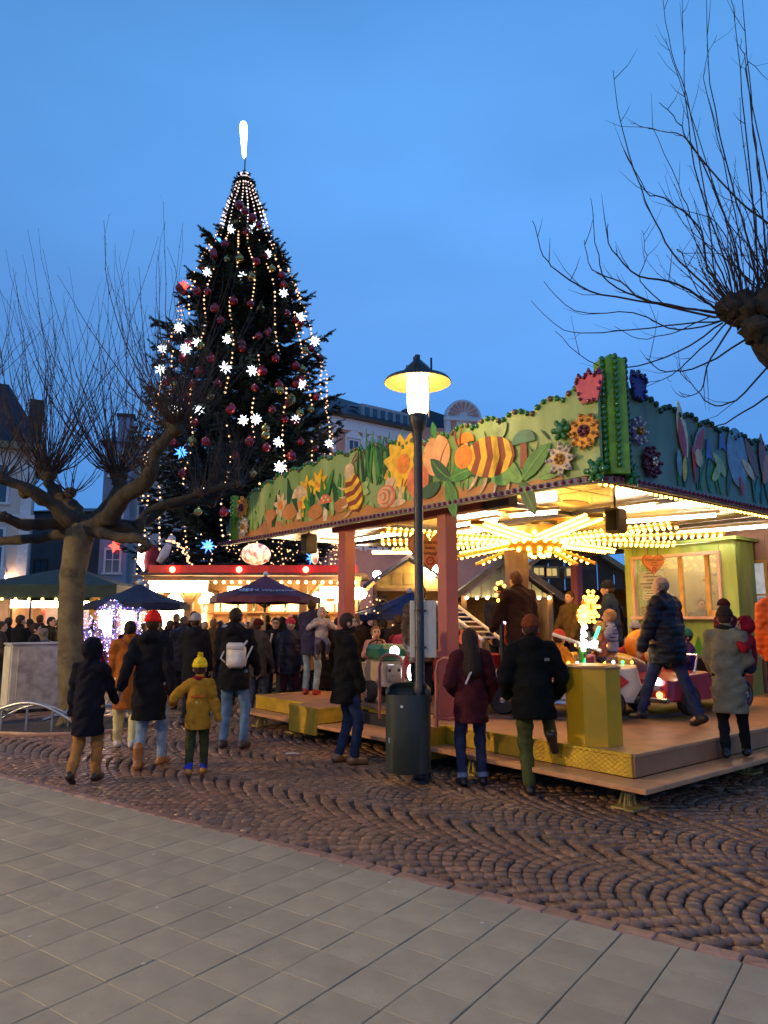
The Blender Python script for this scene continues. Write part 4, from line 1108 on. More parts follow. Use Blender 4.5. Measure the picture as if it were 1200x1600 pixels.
# painted garden pictures, cut out of board and screwed on in layers
layer_n = [0]
def paint(P, m, board, M_, name, z0=None, th=.006):
    layer_n[0] += 1
    z = .004 + (z0 if z0 is not None else 0) * .0038 + (layer_n[0] % 13) * .0004
    b = MB(); b.prism(P, z - .004, z + th * .5, M=M_); return b.build(name, m, board)
def leafs(c, L, w_, ang, bend=.2, n=7):
    """leaf outline from its base c, length L"""
    ca_, sa_ = math.cos(ang), math.sin(ang); A_, B_ = [], []
    for i in range(n + 1):
        t = i / n; ww = w_ * math.sin(PI * min(t * .92 + .06, 1)) ** .8; x, y = L * t, bend * L * t * t
        A_.append((x, y + ww)); B_.append((x, y - ww))
    P = A_ + B_[::-1]; return [(c[0] + x * ca_ - y * sa_, c[1] + x * sa_ + y * ca_) for x, y in P]
def disc(c, r_, n=22, sx=1., sy=1., a=0.):
    o_ = []
    for i in range(n):
        t = 2 * PI * i / n; x, y = r_ * sx * math.cos(t), r_ * sy * math.sin(t); o_.append((c[0] + x * math.cos(a) - y * math.sin(a), c[1] + x * math.sin(a) + y * math.cos(a)))
    return o_
pm = lambda n_, c, **k: mat('paint_' + n_, lin(c), .42, var=k.get('var', .24), vscale=k.get('vs', 9))
P_leaf, P_leaf2, P_dkleaf, P_pale = pm('leaf', (66, 140, 48)), pm('leaf_light', (120, 175, 80)), pm('leaf_dark', (28, 84, 40)), pm('grass_pale', (170, 195, 110))
P_peach, P_peach2, P_yel, P_or, P_brown, P_earth, P_tan = pm('peach', (238, 170, 110), var=.2), pm('peach_red', (226, 120, 70), var=.2), pm('yellow', (250, 196, 30)), pm('orange', (240, 140, 30)), pm('brown', (150, 60, 24)), pm('earth', (196, 130, 62), var=.22, vs=3), pm('tan', (222, 190, 140))
P_red, P_grey, P_teal, P_cream, P_blue = pm('red', (190, 40, 40)), pm('grey_blue', (120, 150, 165)), pm('teal', (40, 120, 90)), pm('cream', (236, 222, 180)), pm('blue', (70, 100, 170))
fl_ = lambda u, v: onX(u, v, .35)
fr_ = lambda u, v: onY(u, v, .49)
# earth path along the foot of the left board
P = []
for i in range(41):
    y = .95 + 6.75 * i / 40; P.append((y, 3.08 + .045 * math.sin(y * 3.1) + .03 * math.sin(y * 7.7) + .01 * (y - 1)))
paint([(.95, 2.99)] + P + [(7.7, 2.99)], P_earth, fL, ML, 'painted_path', 0)
r = random.Random(5)
for k in range(46):                                       # grass blades behind everything
    y = r.uniform(1.3, 7.4); L = r.uniform(.3, .62); paint(leafs((y, 3.07), L, r.uniform(.018, .035), PI / 2 + r.uniform(-.25, .25), r.uniform(-.2, .2)), r.choice([P_leaf2, P_pale, P_pale, P_leaf, P_dkleaf]), fL, ML, 'painted_grass_blade', 1)
for k in range(26):                                       # dense reeds by the yellow flower
    y0, z0 = fl_(r.uniform(560, 625), r.uniform(745, 760)); paint(leafs((y0, z0), r.uniform(.42, .68), .022, PI / 2 + r.uniform(-.3, .3), r.uniform(-.2, .2)), r.choice([P_dkleaf, P_leaf, P_dkleaf]), fL, ML, 'painted_reed', 2)
def flower(c, R_, n, m, m2, board, M_, lay, w_=.3, turn=0.):
    for k in range(n): paint(leafs(c, R_, R_ * w_, turn + 2 * PI * k / n, .05), m, board, M_, 'painted_petal', lay)
    paint(disc(c, R_ * .32), m2, board, M_, 'painted_flower_heart', lay + 1)
c = fl_(632, 725); flower(c, .40, 11, P_yel, P_or, fL, ML, 3, .24, .2)
for (u, v, R_, m) in ((684, 712, .235, P_peach), (655, 752, .20, P_peach2), (612, 760, .12, P_tan)):
    c = fl_(u, v); paint(disc(c, R_, 28, 1, 1.06), m, fL, ML, 'painted_fruit', 4)
    paint(leafs((c[0], c[1] + R_ * .9), R_ * .9, R_ * .22, PI * .35, .2), P_leaf, fL, ML, 'painted_leaf', 5)
    paint(leafs((c[0] - R_ * .2, c[1] - R_ * .75), R_ * 1.4, R_ * .03, PI * .55, .35), P_brown, fL, ML, 'painted_fruit_seam', 5)
for (u, v, L, a) in ((705, 748, .42, 2.6), (705, 750, .42, .35), (700, 752, .46, -1.1), (712, 745, .40, 1.1), (690, 755, .40, 3.6), (738, 742, .36, .2), (820, 750, .48, .9), (818, 752, .42, 2.5), (815, 755, .40, -.9), (845, 748, .36, .4), (800, 752, .34, 2.9)):
    c = fl_(u, v); paint(leafs(c, L, L * .22, PI - a, .18), r.choice([P_leaf, P_dkleaf, P_leaf2, P_leaf]), fL, ML, 'painted_leaf', 5); paint(leafs(c, L * .92, L * .02, PI - a, .18), P_leaf2, fL, ML, 'painted_leaf_vein', 6)
# striped snail shell, mushrooms, snails: plain garden pictures in the colours of the original board
def snail(u, v, sc, flip=1, m1=P_yel, m2=P_brown, m3=P_peach):
    c = fl_(u, v)
    paint(disc((c[0] + flip * .30 * sc, c[1] - .21 * sc), .30 * sc, 20, 1.5, .32), m3, fL, ML, 'painted_snail_foot', 4); paint(leafs((c[0] + flip * .50 * sc, c[1] - .22 * sc), .48 * sc, .085 * sc, PI / 2 - flip * .25, 0), m3, fL, ML, 'painted_snail_neck', 4)
    for k in (0, 1): paint(leafs((c[0] + flip * (.60 + .1 * k) * sc, c[1] + .16 * sc), .22 * sc, .014 * sc, PI / 2 - flip * (.2 + .3 * k), .1), P_brown, fL, ML, 'painted_feeler', 5)
    for k in range(6):
        paint(disc((c[0] - flip * .02 * k * sc, c[1] + .0), (.30 - .045 * k) * sc, 24, 1.25 - .03 * k, 1), m1 if k % 2 else m2, fL, ML, 'painted_shell_ring', 6 + k)
snail(606, 776, .5, -1, P_tan, P_peach2, P_tan)
def beetle(u, v, sc, turn=.12, m1=P_yel, m2=P_brown, m3=P_or):
    """plain striped garden insect: banded body, round head, feelers, legs, two clear wings"""
    c = fl_(u, v); ca_, sa_ = math.cos(turn), math.sin(turn); T_ = lambda P: [(c[0] + x * ca_ - y * sa_, c[1] + x * sa_ + y * ca_) for x, y in P]
    for k in (0, 1): paint(T_(leafs((-.02, .16 * sc), .25 * sc, .075 * sc, PI / 2 - .2 + .7 * k, .1)), P_pale, fL, ML, 'painted_wing', 4)
    for k in range(4): paint(T_(leafs(((.20 - .14 * k) * sc, -.18 * sc), .24 * sc, .022 * sc, -PI / 2 + .35 - .25 * k, .3)), P_tan, fL, ML, 'painted_leg', 5)
    n = 8; a_, b_ = .36 * sc, .225 * sc
    for k in range(n):
        x0, x1 = -a_ + 2 * a_ * k / n, -a_ + 2 * a_ * (k + 1) / n; xs = [x0 + (x1 - x0) * i / 4 for i in range(5)]; f = lambda x: b_ * math.sqrt(max(0, 1 - (x / a_) ** 2)) + .004
        paint(T_([(x + .04 * sc, f(x)) for x in xs] + [(x, 0) for x in (x1 - .02 * sc,)] + [(x + .04 * sc, -f(x)) for x in xs[::-1]] + [(x0 - .02 * sc, 0)]), (m2, m1, m3, m1)[k % 4] if k % 2 else m2, fL, ML, 'painted_stripe', 6 + (k % 2) * .4)
    paint(T_(disc((.44 * sc, .02 * sc), .14 * sc)), m3, fL, ML, 'painted_head', 7)
    for k in (0, 1): paint(T_(leafs(((.50 + .03 * k) * sc, .13 * sc), .24 * sc, .012 * sc, PI / 2 - .3 - .4 * k, .3)), P_brown, fL, ML, 'painted_feeler', 7)
def mushroom(u, v, sc, board, M_, f, cap_m, st_m=P_cream, spots=1):
    c = f(u, v); paint([(c[0] - .055 * sc, c[1] - .30 * sc), (c[0] + .055 * sc, c[1] - .30 * sc), (c[0] + .04 * sc, c[1]), (c[0] - .04 * sc, c[1])], st_m, board, M_, 'painted_stalk', 4)
    paint([(c[0] + .17 * sc * math.cos(t), c[1] - .02 * sc + .15 * sc * math.sin(t)) for t in [PI * i / 12 for i in range(13)]], cap_m, board, M_, 'painted_cap', 5)
    if spots:
        for k in range(4): paint(disc((c[0] + (-.09 + .06 * k) * sc, c[1] + (.03 + .05 * (k % 2)) * sc), .018 * sc, 8), P_cream, board, M_, 'painted_spot', 6)
beetle(772, 714, 1.0); beetle(556, 772, .8, 1.2, P_yel, P_brown, P_tan); mushroom(820, 690, .95, fL, ML, fl_, P_teal, P_brown, 0); mushroom(730, 690, .8, fL, ML, fl_, P_or, P_peach, 0); mushroom(470, 775, 1.2, fL, ML, fl_, P_tan, P_tan); mushroom(510, 785, .9, fL, ML, fl_, P_peach2)
for (u, v) in ((480, 765), (470, 790), (440, 790), (500, 755)):
    c = fl_(u, v); flower(c, .22, 7, P_yel if u != 440 else P_tan, P_or, fL, ML, 3, .2, u)
for k in range(14):
    y0, z0 = fl_(r.uniform(440, 540), r.uniform(790, 805)); paint(leafs((y0, z0), r.uniform(.35, .6), .05, PI / 2 + r.uniform(-.7, .7), r.uniform(-.3, .3)), r.choice([P_dkleaf, P_leaf]), fL, ML, 'painted_leaf', 4)
for (u, v, R_) in ((455, 800, .16), (425, 805, .12), (535, 790, .12), (495, 800, .14)):
    paint(disc(fl_(u, v), R_, 16, 1.4, .8), P_earth, fL, ML, 'painted_stone', 5)
for k in range(90):                                       # small brush strokes over the meadow
    y = r.uniform(1.0, 7.5); z = 3.06 + r.random() ** 2 * .55; paint(leafs((y, z), r.uniform(.06, .16), r.uniform(.006, .013), PI / 2 + r.uniform(-.9, .9), r.uniform(-.4, .4)), r.choice([P_leaf2, P_dkleaf, P_pale, P_leaf, P_earth]), fL, ML, 'painted_stroke', 2)
# right board: dim pictures
for k in range(40):
    x = r.uniform(1.4, 8.6); paint(leafs((x, 3.02), r.uniform(.3, .7), r.uniform(.02, .06), PI / 2 + r.uniform(-.4, .4), r.uniform(-.3, .3)), r.choice([P_dkleaf, P_teal, P_leaf, P_dkleaf]), fR, MR, 'painted_leaf', 1)
for (u, v, L, a, m) in ((1070, 715, .62, 1.75, P_cream), (1068, 718, .46, 1.75, P_red), (1082, 715, .5, 1.0, P_grey), (1084, 712, .40, 1.0, P_red), (1060, 745, .3, 1.57, P_grey), (1066, 752, .28, 1.4, P_yel)):
    paint(leafs(fr_(u, v), L, L * .16, a, 0), m, fR, MR, 'painted_wing', 3 + (m in (P_red, P_yel)))
paint(disc(fr_(1088, 716), .085, 16, .9, 1.2), P_tan, fR, MR, 'painted_bud', 6); paint(leafs(fr_(1084, 755), .42, .03, 1.45), P_red, fR, MR, 'painted_stalk', 4)
for (u, v) in ((1105, 700), (1125, 685)):
    c = fr_(u, v); paint([(c[0] - .09, c[1] - .16), (c[0] - .03, c[1] + .10), (c[0] + .03, c[1] + .10), (c[0] + .09, c[1] - .16), (c[0] + .03, c[1] - .12), (c[0] - .03, c[1] - .12)], P_blue, fR, MR, 'painted_bellflower', 4)
paint(disc(fr_(1150, 715), .30, 24, .85, 1.2), P_grey, fR, MR, 'painted_shell', 3)
for (u, v, L, a, m) in ((1180, 745, .5, 1.9, P_brown), (1188, 740, .5, 1.3, P_brown), (1175, 750, .35, 2.3, P_tan), (1190, 755, .4, 1.0, P_peach2), (1158, 775, .22, 1.57, P_red), (1130, 745, .35, 2.2, P_pale), (1110, 750, .3, .6, P_pale)):
    paint(leafs(fr_(u, v), L, L * .2, a, .2), m, fR, MR, 'painted_leaf', 5)
for k in range(8): flower((4.4 + .55 * k, 3.3 + .15 * (k % 2)), .2, 8, r.choice([P_red, P_yel, P_blue, P_cream]), P_or, fR, MR, 3)
# corner column and bulb flowers
grn, grn2 = pm('column_green', (110, 160, 30)), pm('column_dark', (36, 84, 40))
ck = (.56, .50)
b = MB(); b.prism([(ck[0] - .10, ck[1] - .02), (ck[0] - .10 + .02, ck[1] + .14), (ck[0] + .14, ck[1] + .10), (ck[0] + .05, ck[1] - .13)], 2.99, 4.13); b.add([(ck[0] - .10, ck[1] - .02, 4.13), (ck[0] - .08, ck[1] + .14, 4.13), (ck[0] + .14, ck[1] + .10, 4.13), (ck[0] + .05, ck[1] - .13, 4.13), (ck[0], ck[1], 4.21)], [(0, 1, 4), (1, 2, 4), (2, 3, 4), (3, 0, 4)])
col_o = b.build('corner_column', grn, ride)
for k in range(19):
    z = 3.05 + k * .06
    link('bulb', bulbs[0], col_o, loc=(ck[0] - .115, ck[1] + .02 + .0 * k, z)); link('bulb', bulbs[2], col_o, loc=(ck[0] - .05, ck[1] - .085, z + .02))
    link('bulb', db[0], col_o, loc=(ck[0] + .085, ck[1] - .105, z)); link('bulb', db[0], col_o, loc=(ck[0] + .14, ck[1] - .01, z + .02))
def bulb_flower(c, R_, n, m, mh, M_, nm, out=.03, bm1=None, bm2=None, w_=.30, tulip=False, lab=None):
    b = MB()
    if tulip:
        P = [(c[0] - R_ * .55, c[1] - R_), (c[0] + R_ * .55, c[1] - R_), (c[0] + R_ * .95, c[1] + .25 * R_), (c[0] + R_ * .75, c[1] + .95 * R_), (c[0] + R_ * .38, c[1] + .45 * R_), (c[0], c[1] + 1.1 * R_), (c[0] - R_ * .38, c[1] + .45 * R_), (c[0] - R_ * .75, c[1] + .95 * R_), (c[0] - R_ * .95, c[1] + .25 * R_)]
        b.prism(P, out, out + .025, M=M_)
    else:
        for k in range(n): b.prism(leafs(c, R_, R_ * w_, 2 * PI * k / n, 0), out + .001 * (k % 2), out + .018 + .001 * (k % 2), M=M_)
    f_ = b.build(nm, m, ride, label=lab)
    if not tulip: b = MB(); b.prism(disc(c, R_ * .34, 16), out + .02, out + .035, M=M_); b.build('flower_heart', mh, f_)
    b = MB(); b.tube([M_ @ Vector((c[0], c[1], -.002)), M_ @ Vector((c[0], c[1], out + .004))], .02, 6); b.build('fixing_rod', dark_rib, f_)
    if tulip: pts = [((P[i][0] * .8 + P[(i + 1) % 9][0] * .2) * .93 + c[0] * .07, (P[i][1] * .8 + P[(i + 1) % 9][1] * .2) * .93 + c[1] * .07) for i in range(9)] + [((P[i][0] + P[(i + 1) % 9][0]) * .46 + c[0] * .08, (P[i][1] + P[(i + 1) % 9][1]) * .46 + c[1] * .08) for i in range(9)]
    else: pts = [(c[0] + R_ * q * math.cos(2 * PI * k / n), c[1] + R_ * q * math.sin(2 * PI * k / n)) for k in range(n) for q in (.62, .88)] + [(c[0] + R_ * .2 * math.cos(2 * PI * k / 5), c[1] + R_ * .2 * math.sin(2 * PI * k / 5)) for k in range(5)]
    for i, p in enumerate(pts): link('bulb', bm2 if (not tulip and i >= 2 * n) else bm1, f_, loc=M_ @ Vector((p[0], p[1], out + (.035 if not (not tulip and i >= 2 * n) else .05))))
gold_b = bulb_mesh(mat('amber_bulb', (.42, .19, .03), .2, coat=.5), .017); mar_b = bulb_mesh(mat('maroon_bulb', (.14, .015, .03), .2, coat=.5), .017); pur_b = bulb_mesh(mat('violet_bulb', (.05, .035, .13), .2, coat=.5), .018); prl_b = bulb_mesh(wb, .016)
ML2 = Matrix.Translation((.0, 0, 0)) @ ML
yl = lambda u, v: onX(u, v, .31)
yr = lambda u, v: onY(u, v, .45)
bulb_flower(yl(914, 674), .185, 9, pm('sunflower', (226, 150, 20)), pm('maroon', (90, 20, 30)), ML, 'sunflower', .04, gold_b, mar_b, .34)
bulb_flower(yl(877, 718), .175, 8, pm('daisy', (214, 190, 160)), pm('daisy_heart', (210, 150, 20)), ML, 'daisy', .045, prl_b, gold_b, .24)
bulb_flower(yl(921, 603), .165, 0, pm('tulip_pink', (206, 84, 96)), None, ML, 'tulip', .03, mar_b, None, tulip=True)
bulb_flower(yl(932, 735), .115, 6, P_leaf, grn, ML, 'leaf_rosette', .03, bulbs[2], bulbs[0], .4); bulb_flower(yl(878, 672), .10, 6, P_leaf, grn, ML, 'leaf_rosette', .03, bulbs[2], bulbs[0], .4)
bulb_flower(yr(997, 602), .15, 0, pm('tulip_blue', (52, 56, 130)), None, MR, 'tulip', .03, pur_b, None, tulip=True)
bulb_flower(yr(996, 674), .15, 8, pm('aster', (120, 104, 140)), pm('aster_heart', (150, 120, 30)), MR, 'aster', .04, prl_b, gold_b, .28)
bulb_flower(yr(1018, 722), .17, 9, pm('dahlia', (96, 22, 30)), pm('dahlia_heart', (70, 14, 20)), MR, 'dahlia', .035, mar_b, prl_b, .36); bulb_flower(yr(985, 742), .11, 6, grn2, P_leaf, MR, 'leaf_rosette', .03, bulbs[2], bulbs[2], .4)
bulb_flower((7.55, 3.5), .20, 8, pm('sunflower', (226, 150, 20)), pm('maroon', (90, 20, 30)), ML, 'sunflower', .04, gold_b, mar_b, .34); bulb_flower((7.45, 3.16), .17, 8, pm('daisy', (214, 190, 160)), pm('daisy_heart', (210, 150, 20)), ML, 'daisy', .045, prl_b, gold_b, .26)
b = MB(); b.box((.33, 7.86, 3.36), (.10, .05, .78)); cc = b.build('end_column', grn, ride)
for k in range(10): link('bulb', bulbs[0], cc, loc=(.27, 7.87, 3.03 + k * .075))

# fluorescent tubes and amber bulb star under the ceiling
tube_m = mat('tube_lit', (1, .9, .85), .3, var=0, emit=40.0, ecol=(1.0, .80, .66)); amber = mat('amber_lit', (1, .7, .2), .3, var=0, emit=15.0, ecol=(1.0, .52, .07))
tubes = [((797, 806), (870, 800)), ((962, 797), (1022, 789)), ((980, 815), (1118, 805)), ((1060, 833), (1198, 822)), ((1130, 841), (1215, 833)), ((700, 823), (776, 812)), ((715, 833), (783, 824)), ((550, 845), (622, 834)), ((1010, 762), (1045, 768))]
for (a, c) in tubes[:-1]:
    pa, pc = onZ(a[0], a[1], 3.02), onZ(c[0], c[1], 3.02); b = MB(); b.tube([pa + (3.02,), pc + (3.02,)], .024, 8); tb2 = b.build('lit_tube', tube_m, ride, smooth=60)
    d = Vector(pc + (0,)) - Vector(pa + (0,)); b = MB(); b.box((0, 0, 3.065), (d.length + .1, .07, .04), M=TR((pa[0] + pc[0]) / 2, (pa[1] + pc[1]) / 2, 0, 0, 0, math.atan2(d.y, d.x))); b.build('tube_holder', ceil_m, tb2)
HX, HY, HZ_ = 3.55, 3.95, 2.86
b = MB(); b.lathe([(.0, 2.62), (.20, 2.64), (.42, 2.74), (.50, 2.88), (.50, 3.05)], 20, M=TR(HX, HY, 0)); hub = b.build('star_hub', mat('gilt', (.6, .36, .08), .3, .3, var=.1), ride, smooth=40)
b = MB()
for rr, z, n in ((.47, 2.83, 18), (.38, 2.71, 14), (.22, 2.64, 9), (.52, 2.95, 18)):
    for k in range(n): b.ball((HX + rr * math.cos(2 * PI * k / n), HY + rr * math.sin(2 * PI * k / n), z - .02), .036, 6, 4)
b.build('bulb', amber, hub, kind='stuff')
gilt = mat('gilt', (.6, .36, .08), .3, .3, var=.1)
def star_arm(a, L, tilt=0., short=False, r0=.45):
    M_ = TR(HX, HY, HZ_, 0, tilt, a)
    b = MB(); b.box(((r0 + L) / 2, 0, 0), (L - r0, .20 if not short else .1, .05), M=M_, bev=.01); ar = b.build('star_arm', gilt, ride)
    b = MB(); n = int((L - r0) / .095)
    for k in range(n):
        for yy in ((-.085, .085) if not short else (0,)):
            b.ball(M_ @ Vector((r0 + .05 + k * .095, yy, -.035)), .024, 6, 4); b.ball(M_ @ Vector((r0 + .05 + k * .095, yy * 1.35, .015)), .020, 6, 4)
    b.build('bulb', amber, ar, kind='stuff')
for k in range(11): star_arm(2 * PI * k / 11 + .1, 2.75 if k % 2 else 2.45)
for a, L, t in ((.35 - RANG, 1.15, -.35), (-.3 - RANG, 1.0, .40), (PI + .25 - RANG, 1.6, .22), (PI - .2 - RANG, 1.0, .38), (-.9 - RANG, .9, .5)): star_arm(a, L, t, True)
# bulb garlands along the inner edge of the roof
b = MB()
for k in range(64): b.ball((.95 + k * .11, 1.02, 3.04), .02, 5, 4); 
b.build('edge_bulb', amber, ride, kind='stuff')
# loudspeakers hanging from the rim
spk = mat('speaker_olive', (.13, .10, .035), .6, var=.2)
for (u, v, dd) in ((961, 795, None), (483, 838, None)):
    x, y = onZ(u, v, 2.95) if u > 600 else onX(u, v, .75)[:1] * 2
    if u < 600: x = .75
    t = MB(); t.box((x, y, 2.80), (.2, .2, .30), M=None, bev=.02); s_ = t.build('loudspeaker', spk, ride); t = MB(); t.tube([(x, y, 2.94), (x, y, 3.12)], .015, 6); t.build('bracket', dark_rib, s_)
    t = MB(); t.box((x - .102, y, 2.80), (.01, .15, .24), bev=.004); t.build('grille', under, s_)

# gingerbread heart signs hanging under the canopy
def heart_pts(R_, n=36):
    P = []
    for i in range(n):
        t = 2 * PI * i / n; P.append((R_ * .0625 * 16 * math.sin(t) ** 3, R_ * .0625 * (13 * math.cos(t) - 5 * math.cos(2 * t) - 2 * math.cos(3 * t) - math.cos(4 * t))))
    return P
ginger, icing, choc = pm('gingerbread', (226, 150, 70)), pm('gingerbread_rim', (170, 90, 36)), pm('chocolate', (96, 34, 20))
def heart_sign(x, y, z, R_, rz, lines, label, dim=False):
    h_ = thing('heart_sign', label, 'sign', RW(x, y, z), RANG + rz, group='heart shaped warning signs')
    M_ = Matrix(((1, 0, 0, 0), (0, 0, -1, 0), (0, 1, 0, 0), (0, 0, 0, 1)))
    b = MB(); b.prism(heart_pts(R_), -.02, 0, M=M_); b.build('plate', icing, h_); b = MB(); b.prism(heart_pts(R_ * .92), 0.001, .008, M=M_); b.build('face', ginger, h_)
    for k, (tx, zz, sz) in enumerate(lines): text_mesh(tx, sz * R_, choc, h_, M_ @ Matrix.Translation((0, zz * R_, .0105)), 'lettering', .001, shear=.2)
    b = MB(); b.prism(disc((0, -.52 * R_), .19 * R_), .008, .012, M=M_); b.build('seal', P_red, h_); b = MB(); b.prism(disc((0, -.52 * R_), .12 * R_), .012, .015, M=M_); b.build('seal_centre', ginger, h_)
    b = MB(); b.prism([(.05 * R_ * math.cos(a), -.5 * R_ + .06 * R_ * math.sin(a)) for a in (PI / 2, PI * 7 / 6, PI * 11 / 6)], .015, .017, M=M_); b.build('seal_mark', choc, h_)
    for sx in (-.45, .45): b = MB(); b.tube([(sx * R_, .008, .7 * R_), (sx * R_, .008, 3.1 - z)], .004, 4); b.build('cord', dark_rib, h_)
x, y = onX(672, 855, 1.0)[0], 0
heart_sign(1.0, onX(672, 858, 1.0)[0], onX(672, 858, 1.0)[1], .30, -RANG + .12, [('für Kleiderschäden', .30, .20), ('keine', .06, .20), ('Haftung !', -.18, .21)], 'orange gingerbread heart sign hanging between the pink post and the lamp pole')
hx, hz = 5.3, 0
yy, zz = onX(1021, 880, 5.3); heart_sign(5.3, yy, zz, .19, -RANG + .1, [('für Kleiderschäden', .28, .2), ('keine', .05, .2), ('Haftung !', -.18, .2)], 'smaller brown heart sign hanging before the green ticket booth window')

# ticket booth at the back of the ride
bt = thing('ticket_booth', 'green painted ticket booth with a pink framed window at the back of the ride', 'ticket booth', RW(6.0, 3.0, .45), RANG)
bm2_ = board_mat('booth_green', (.16, .30, .06), (.40, .52, .16))
Hh = 2.42
for (c, d) in (((.03, .84, Hh / 2), (.06, .17, Hh)), ((.03, -.925, Hh / 2), (.06, .26, Hh)), ((.03, -.02, .605), (.06, 1.54, 1.21)), ((.03, -.02, 2.34), (.06, 1.54, .15)), ((.35, .90, Hh / 2), (.56, .05, Hh)), ((.35, -1.03, Hh / 2), (.56, .05, Hh)), ((.65, -.06, Hh / 2), (.05, 1.9, Hh))):
    b = MB(); b.box(c, d, bev=.004); b.build('wall', bm2_, bt)
b = MB(); b.box((.33, -.06, Hh + .03), (.8, 2.1, .05)); b.build('roof', bm2_, bt)
b = MB()
frm = mat('window_frame_pink', (.62, .42, .36), .45, var=.06)
b.box((.0, .75, 1.72), (.10, .05, 1.06)); b.box((.0, -.79, 1.72), (.10, .05, 1.06)); b.box((0, -.02, 2.24), (.10, 1.59, .05)); b.box((-.03, -.02, 1.20), (.18, 1.62, .05)); wf = b.build('window_frame', frm, bt)
wood_y = mat('booth_wood', (.52, .30, .09), .5, var=.15, vscale=8)
for y in (-.10, -.56): b = MB(); b.box((.05, y, 1.72), (.05, .07, 1.0)); b.build('mullion', wood_y, wf)
b = MB(); b.box((.05, -.66, 1.27), (.05, .18, .10)); b.build('counter_shelf', wood_y, wf)
glass = mat('booth_glass', (.55, .6, .6), .04, var=0, trans=.0, alpha=.25, spec=.8)
for (a, c) in ((.72, -.06), (-.13, -.53), (-.59, -.76)): b = MB(); b.box((.05, (a + c) / 2, 1.72), (.006, abs(a - c) - .02, .98)); b.build('pane', glass, wf)
b = MB(); b.box((.33, -.05, 2.36), (.3, .9, .04)); b.build('ceiling_light', mat('booth_light', (1, .9, .7), .4, var=0, emit=14, ecol=(1, .8, .55)), bt)
b = MB(); b.box((.61, -.05, 1.5), (.02, 1.78, 1.6)); b.build('back_wall', mat('booth_inside', (.36, .30, .17), .6, var=.15), bt)
ink = mat('poster_ink', (.08, .08, .12), .6, var=.3, vscale=20); pap = mat('poster_paper', (.80, .84, .88), .6, var=.1)
for (y, z, w_, h_) in ((.46, 1.85, .46, .30), (.40, 1.62, .5, .22), (.50, 1.32, .36, .16)):
    b = MB(); b.box((.075, y, z), (.004, w_, h_)); pz = b.build('poster', pap if z > 1.4 else mat('poster_brown', (.12, .07, .04), .6), bt)
    b = MB()
    for k in range(5): b.box((.0715, y + r.uniform(-.05, .05), z - h_ * .4 + k * h_ * .2), (.002, w_ * r.uniform(.4, .8), h_ * .07))
    b.build('poster_print', ink if z > 1.4 else wood_y, pz)
for k in range(9):
    b = MB(); b.ball((.10, -.62 + r.uniform(-.12, .16), 1.35 + r.uniform(.1, .75)), r.uniform(.02, .045), 7, 5); b.build('hanging_trinket', mat('trinket%d' % (k % 3), ((.6, .65, .75), (.7, .4, .1), (.4, .45, .6))[k % 3], .2, .5), bt)
for k in range(4):
    b = MB(); b.prism(leafs((-.9 + .5 * k, .1), .8, .09, PI / 2 + .3 * (k - 1.5), .1), .0, .006, M=Matrix(((0, 0, -1, -.004), (1, 0, 0, 0), (0, 1, 0, 0), (0, 0, 0, 1)))); b.build('painted_leaf', P_leaf if k % 2 else P_yel, bt)
# wagon wall behind the booth, with its small window and red jamb
wg = thing('showmans_wagon', 'pinkish brown wagon wall with a small curtained window right of the booth', 'wagon', RW(6.74, 1.9, 0), RANG)
wm = mat('wagon_wall', (.27, .15, .115), .55, var=.1, vscale=3)
for (c, d) in (((.04, .68, 1.55), (.08, .44, 3.1)), ((.04, -1.2, 1.55), (.08, 2.2, 3.1)), ((.04, .18, .8), (.08, .55, 1.6)), ((.04, .18, 2.83), (.08, .55, .54)), ((1.2, .92, 1.55), (2.3, .06, 3.1)), ((1.2, -2.33, 1.55), (2.3, .06, 3.1)), ((2.4, -.7, 1.55), (.06, 3.2, 3.1)), ((1.2, -.7, 3.15), (2.6, 3.5, .1))):
    b = MB(); b.box(c, d); b.build('wall', wm, wg)
b = MB(); b.box((.02, .44, 2.08), (.07, .05, 1.0)); b.box((.02, -.08, 2.08), (.07, .05, 1.0)); b.box((.02, .18, 2.56), (.07, .55, .05)); b.box((.02, .18, 1.6), (.07, .55, .05)); b.box((.03, .18, 2.02), (.04, .5, .03)); wf = b.build('window_frame', wood_y, wg)
b = MB(); b.box((.06, .18, 2.08), (.01, .48, .92)); b.build('pane', mat('wagon_pane_lit', (.45, .5, .55), .25, var=.25, vscale=6, emit=.35, ecol=(.75, .8, .9)), wf)
b = MB()
for k in range(9): b.tube([(.05, -.04 + k * .055, 1.64), (.05, -.04 + k * .055, 1.98)], .02, 6)
b.build('net_curtain', mat('curtain', (.6, .6, .6), .8), wf)
b = MB(); b.box((-.02, -.45, 1.6), (.09, .42, 3.0), bev=.01); b.build('red_jamb', mat('wagon_red', (.30, .035, .03), .45, var=.1), wg)
# ------------------------------------------------------------------ the big Christmas tree
TB = Vector((-5.15, 26, 0)); TH = 18.9
ct_ = thing('christmas_tree', 'tall dark Christmas tree hung with stars, baubles and light strings', 'christmas tree', TB)
b = MB(); b.tube([(0, 0, -.1), (0, 0, 6), (-.12, 0, 12), (-.3, 0, TH)], [.30, .24, .14, .02], 10); b.build('trunk', mat('spruce_bark', (.06, .04, .03), .9, var=.3, bump=.6, bscale=12), ct_, smooth=180)
rs = np.random.RandomState(4)
def tree_r(z):
    """crown radius at height z (outline read from the photograph)"""
    return np.interp(z, [2, 3, 5, 8, 9.4, 10.6, 11.8, 13, 14.2, 15.4, 16.6, 17.8, TH], [3.0, 3.5, 3.5, 3.4, 3.15, 3.1, 2.65, 2.4, 2.0, 1.35, .70, .24, .04])
def axis_x(z): return np.interp(z, [0, 6, 12, TH], [0, 0, -.12, -.3])
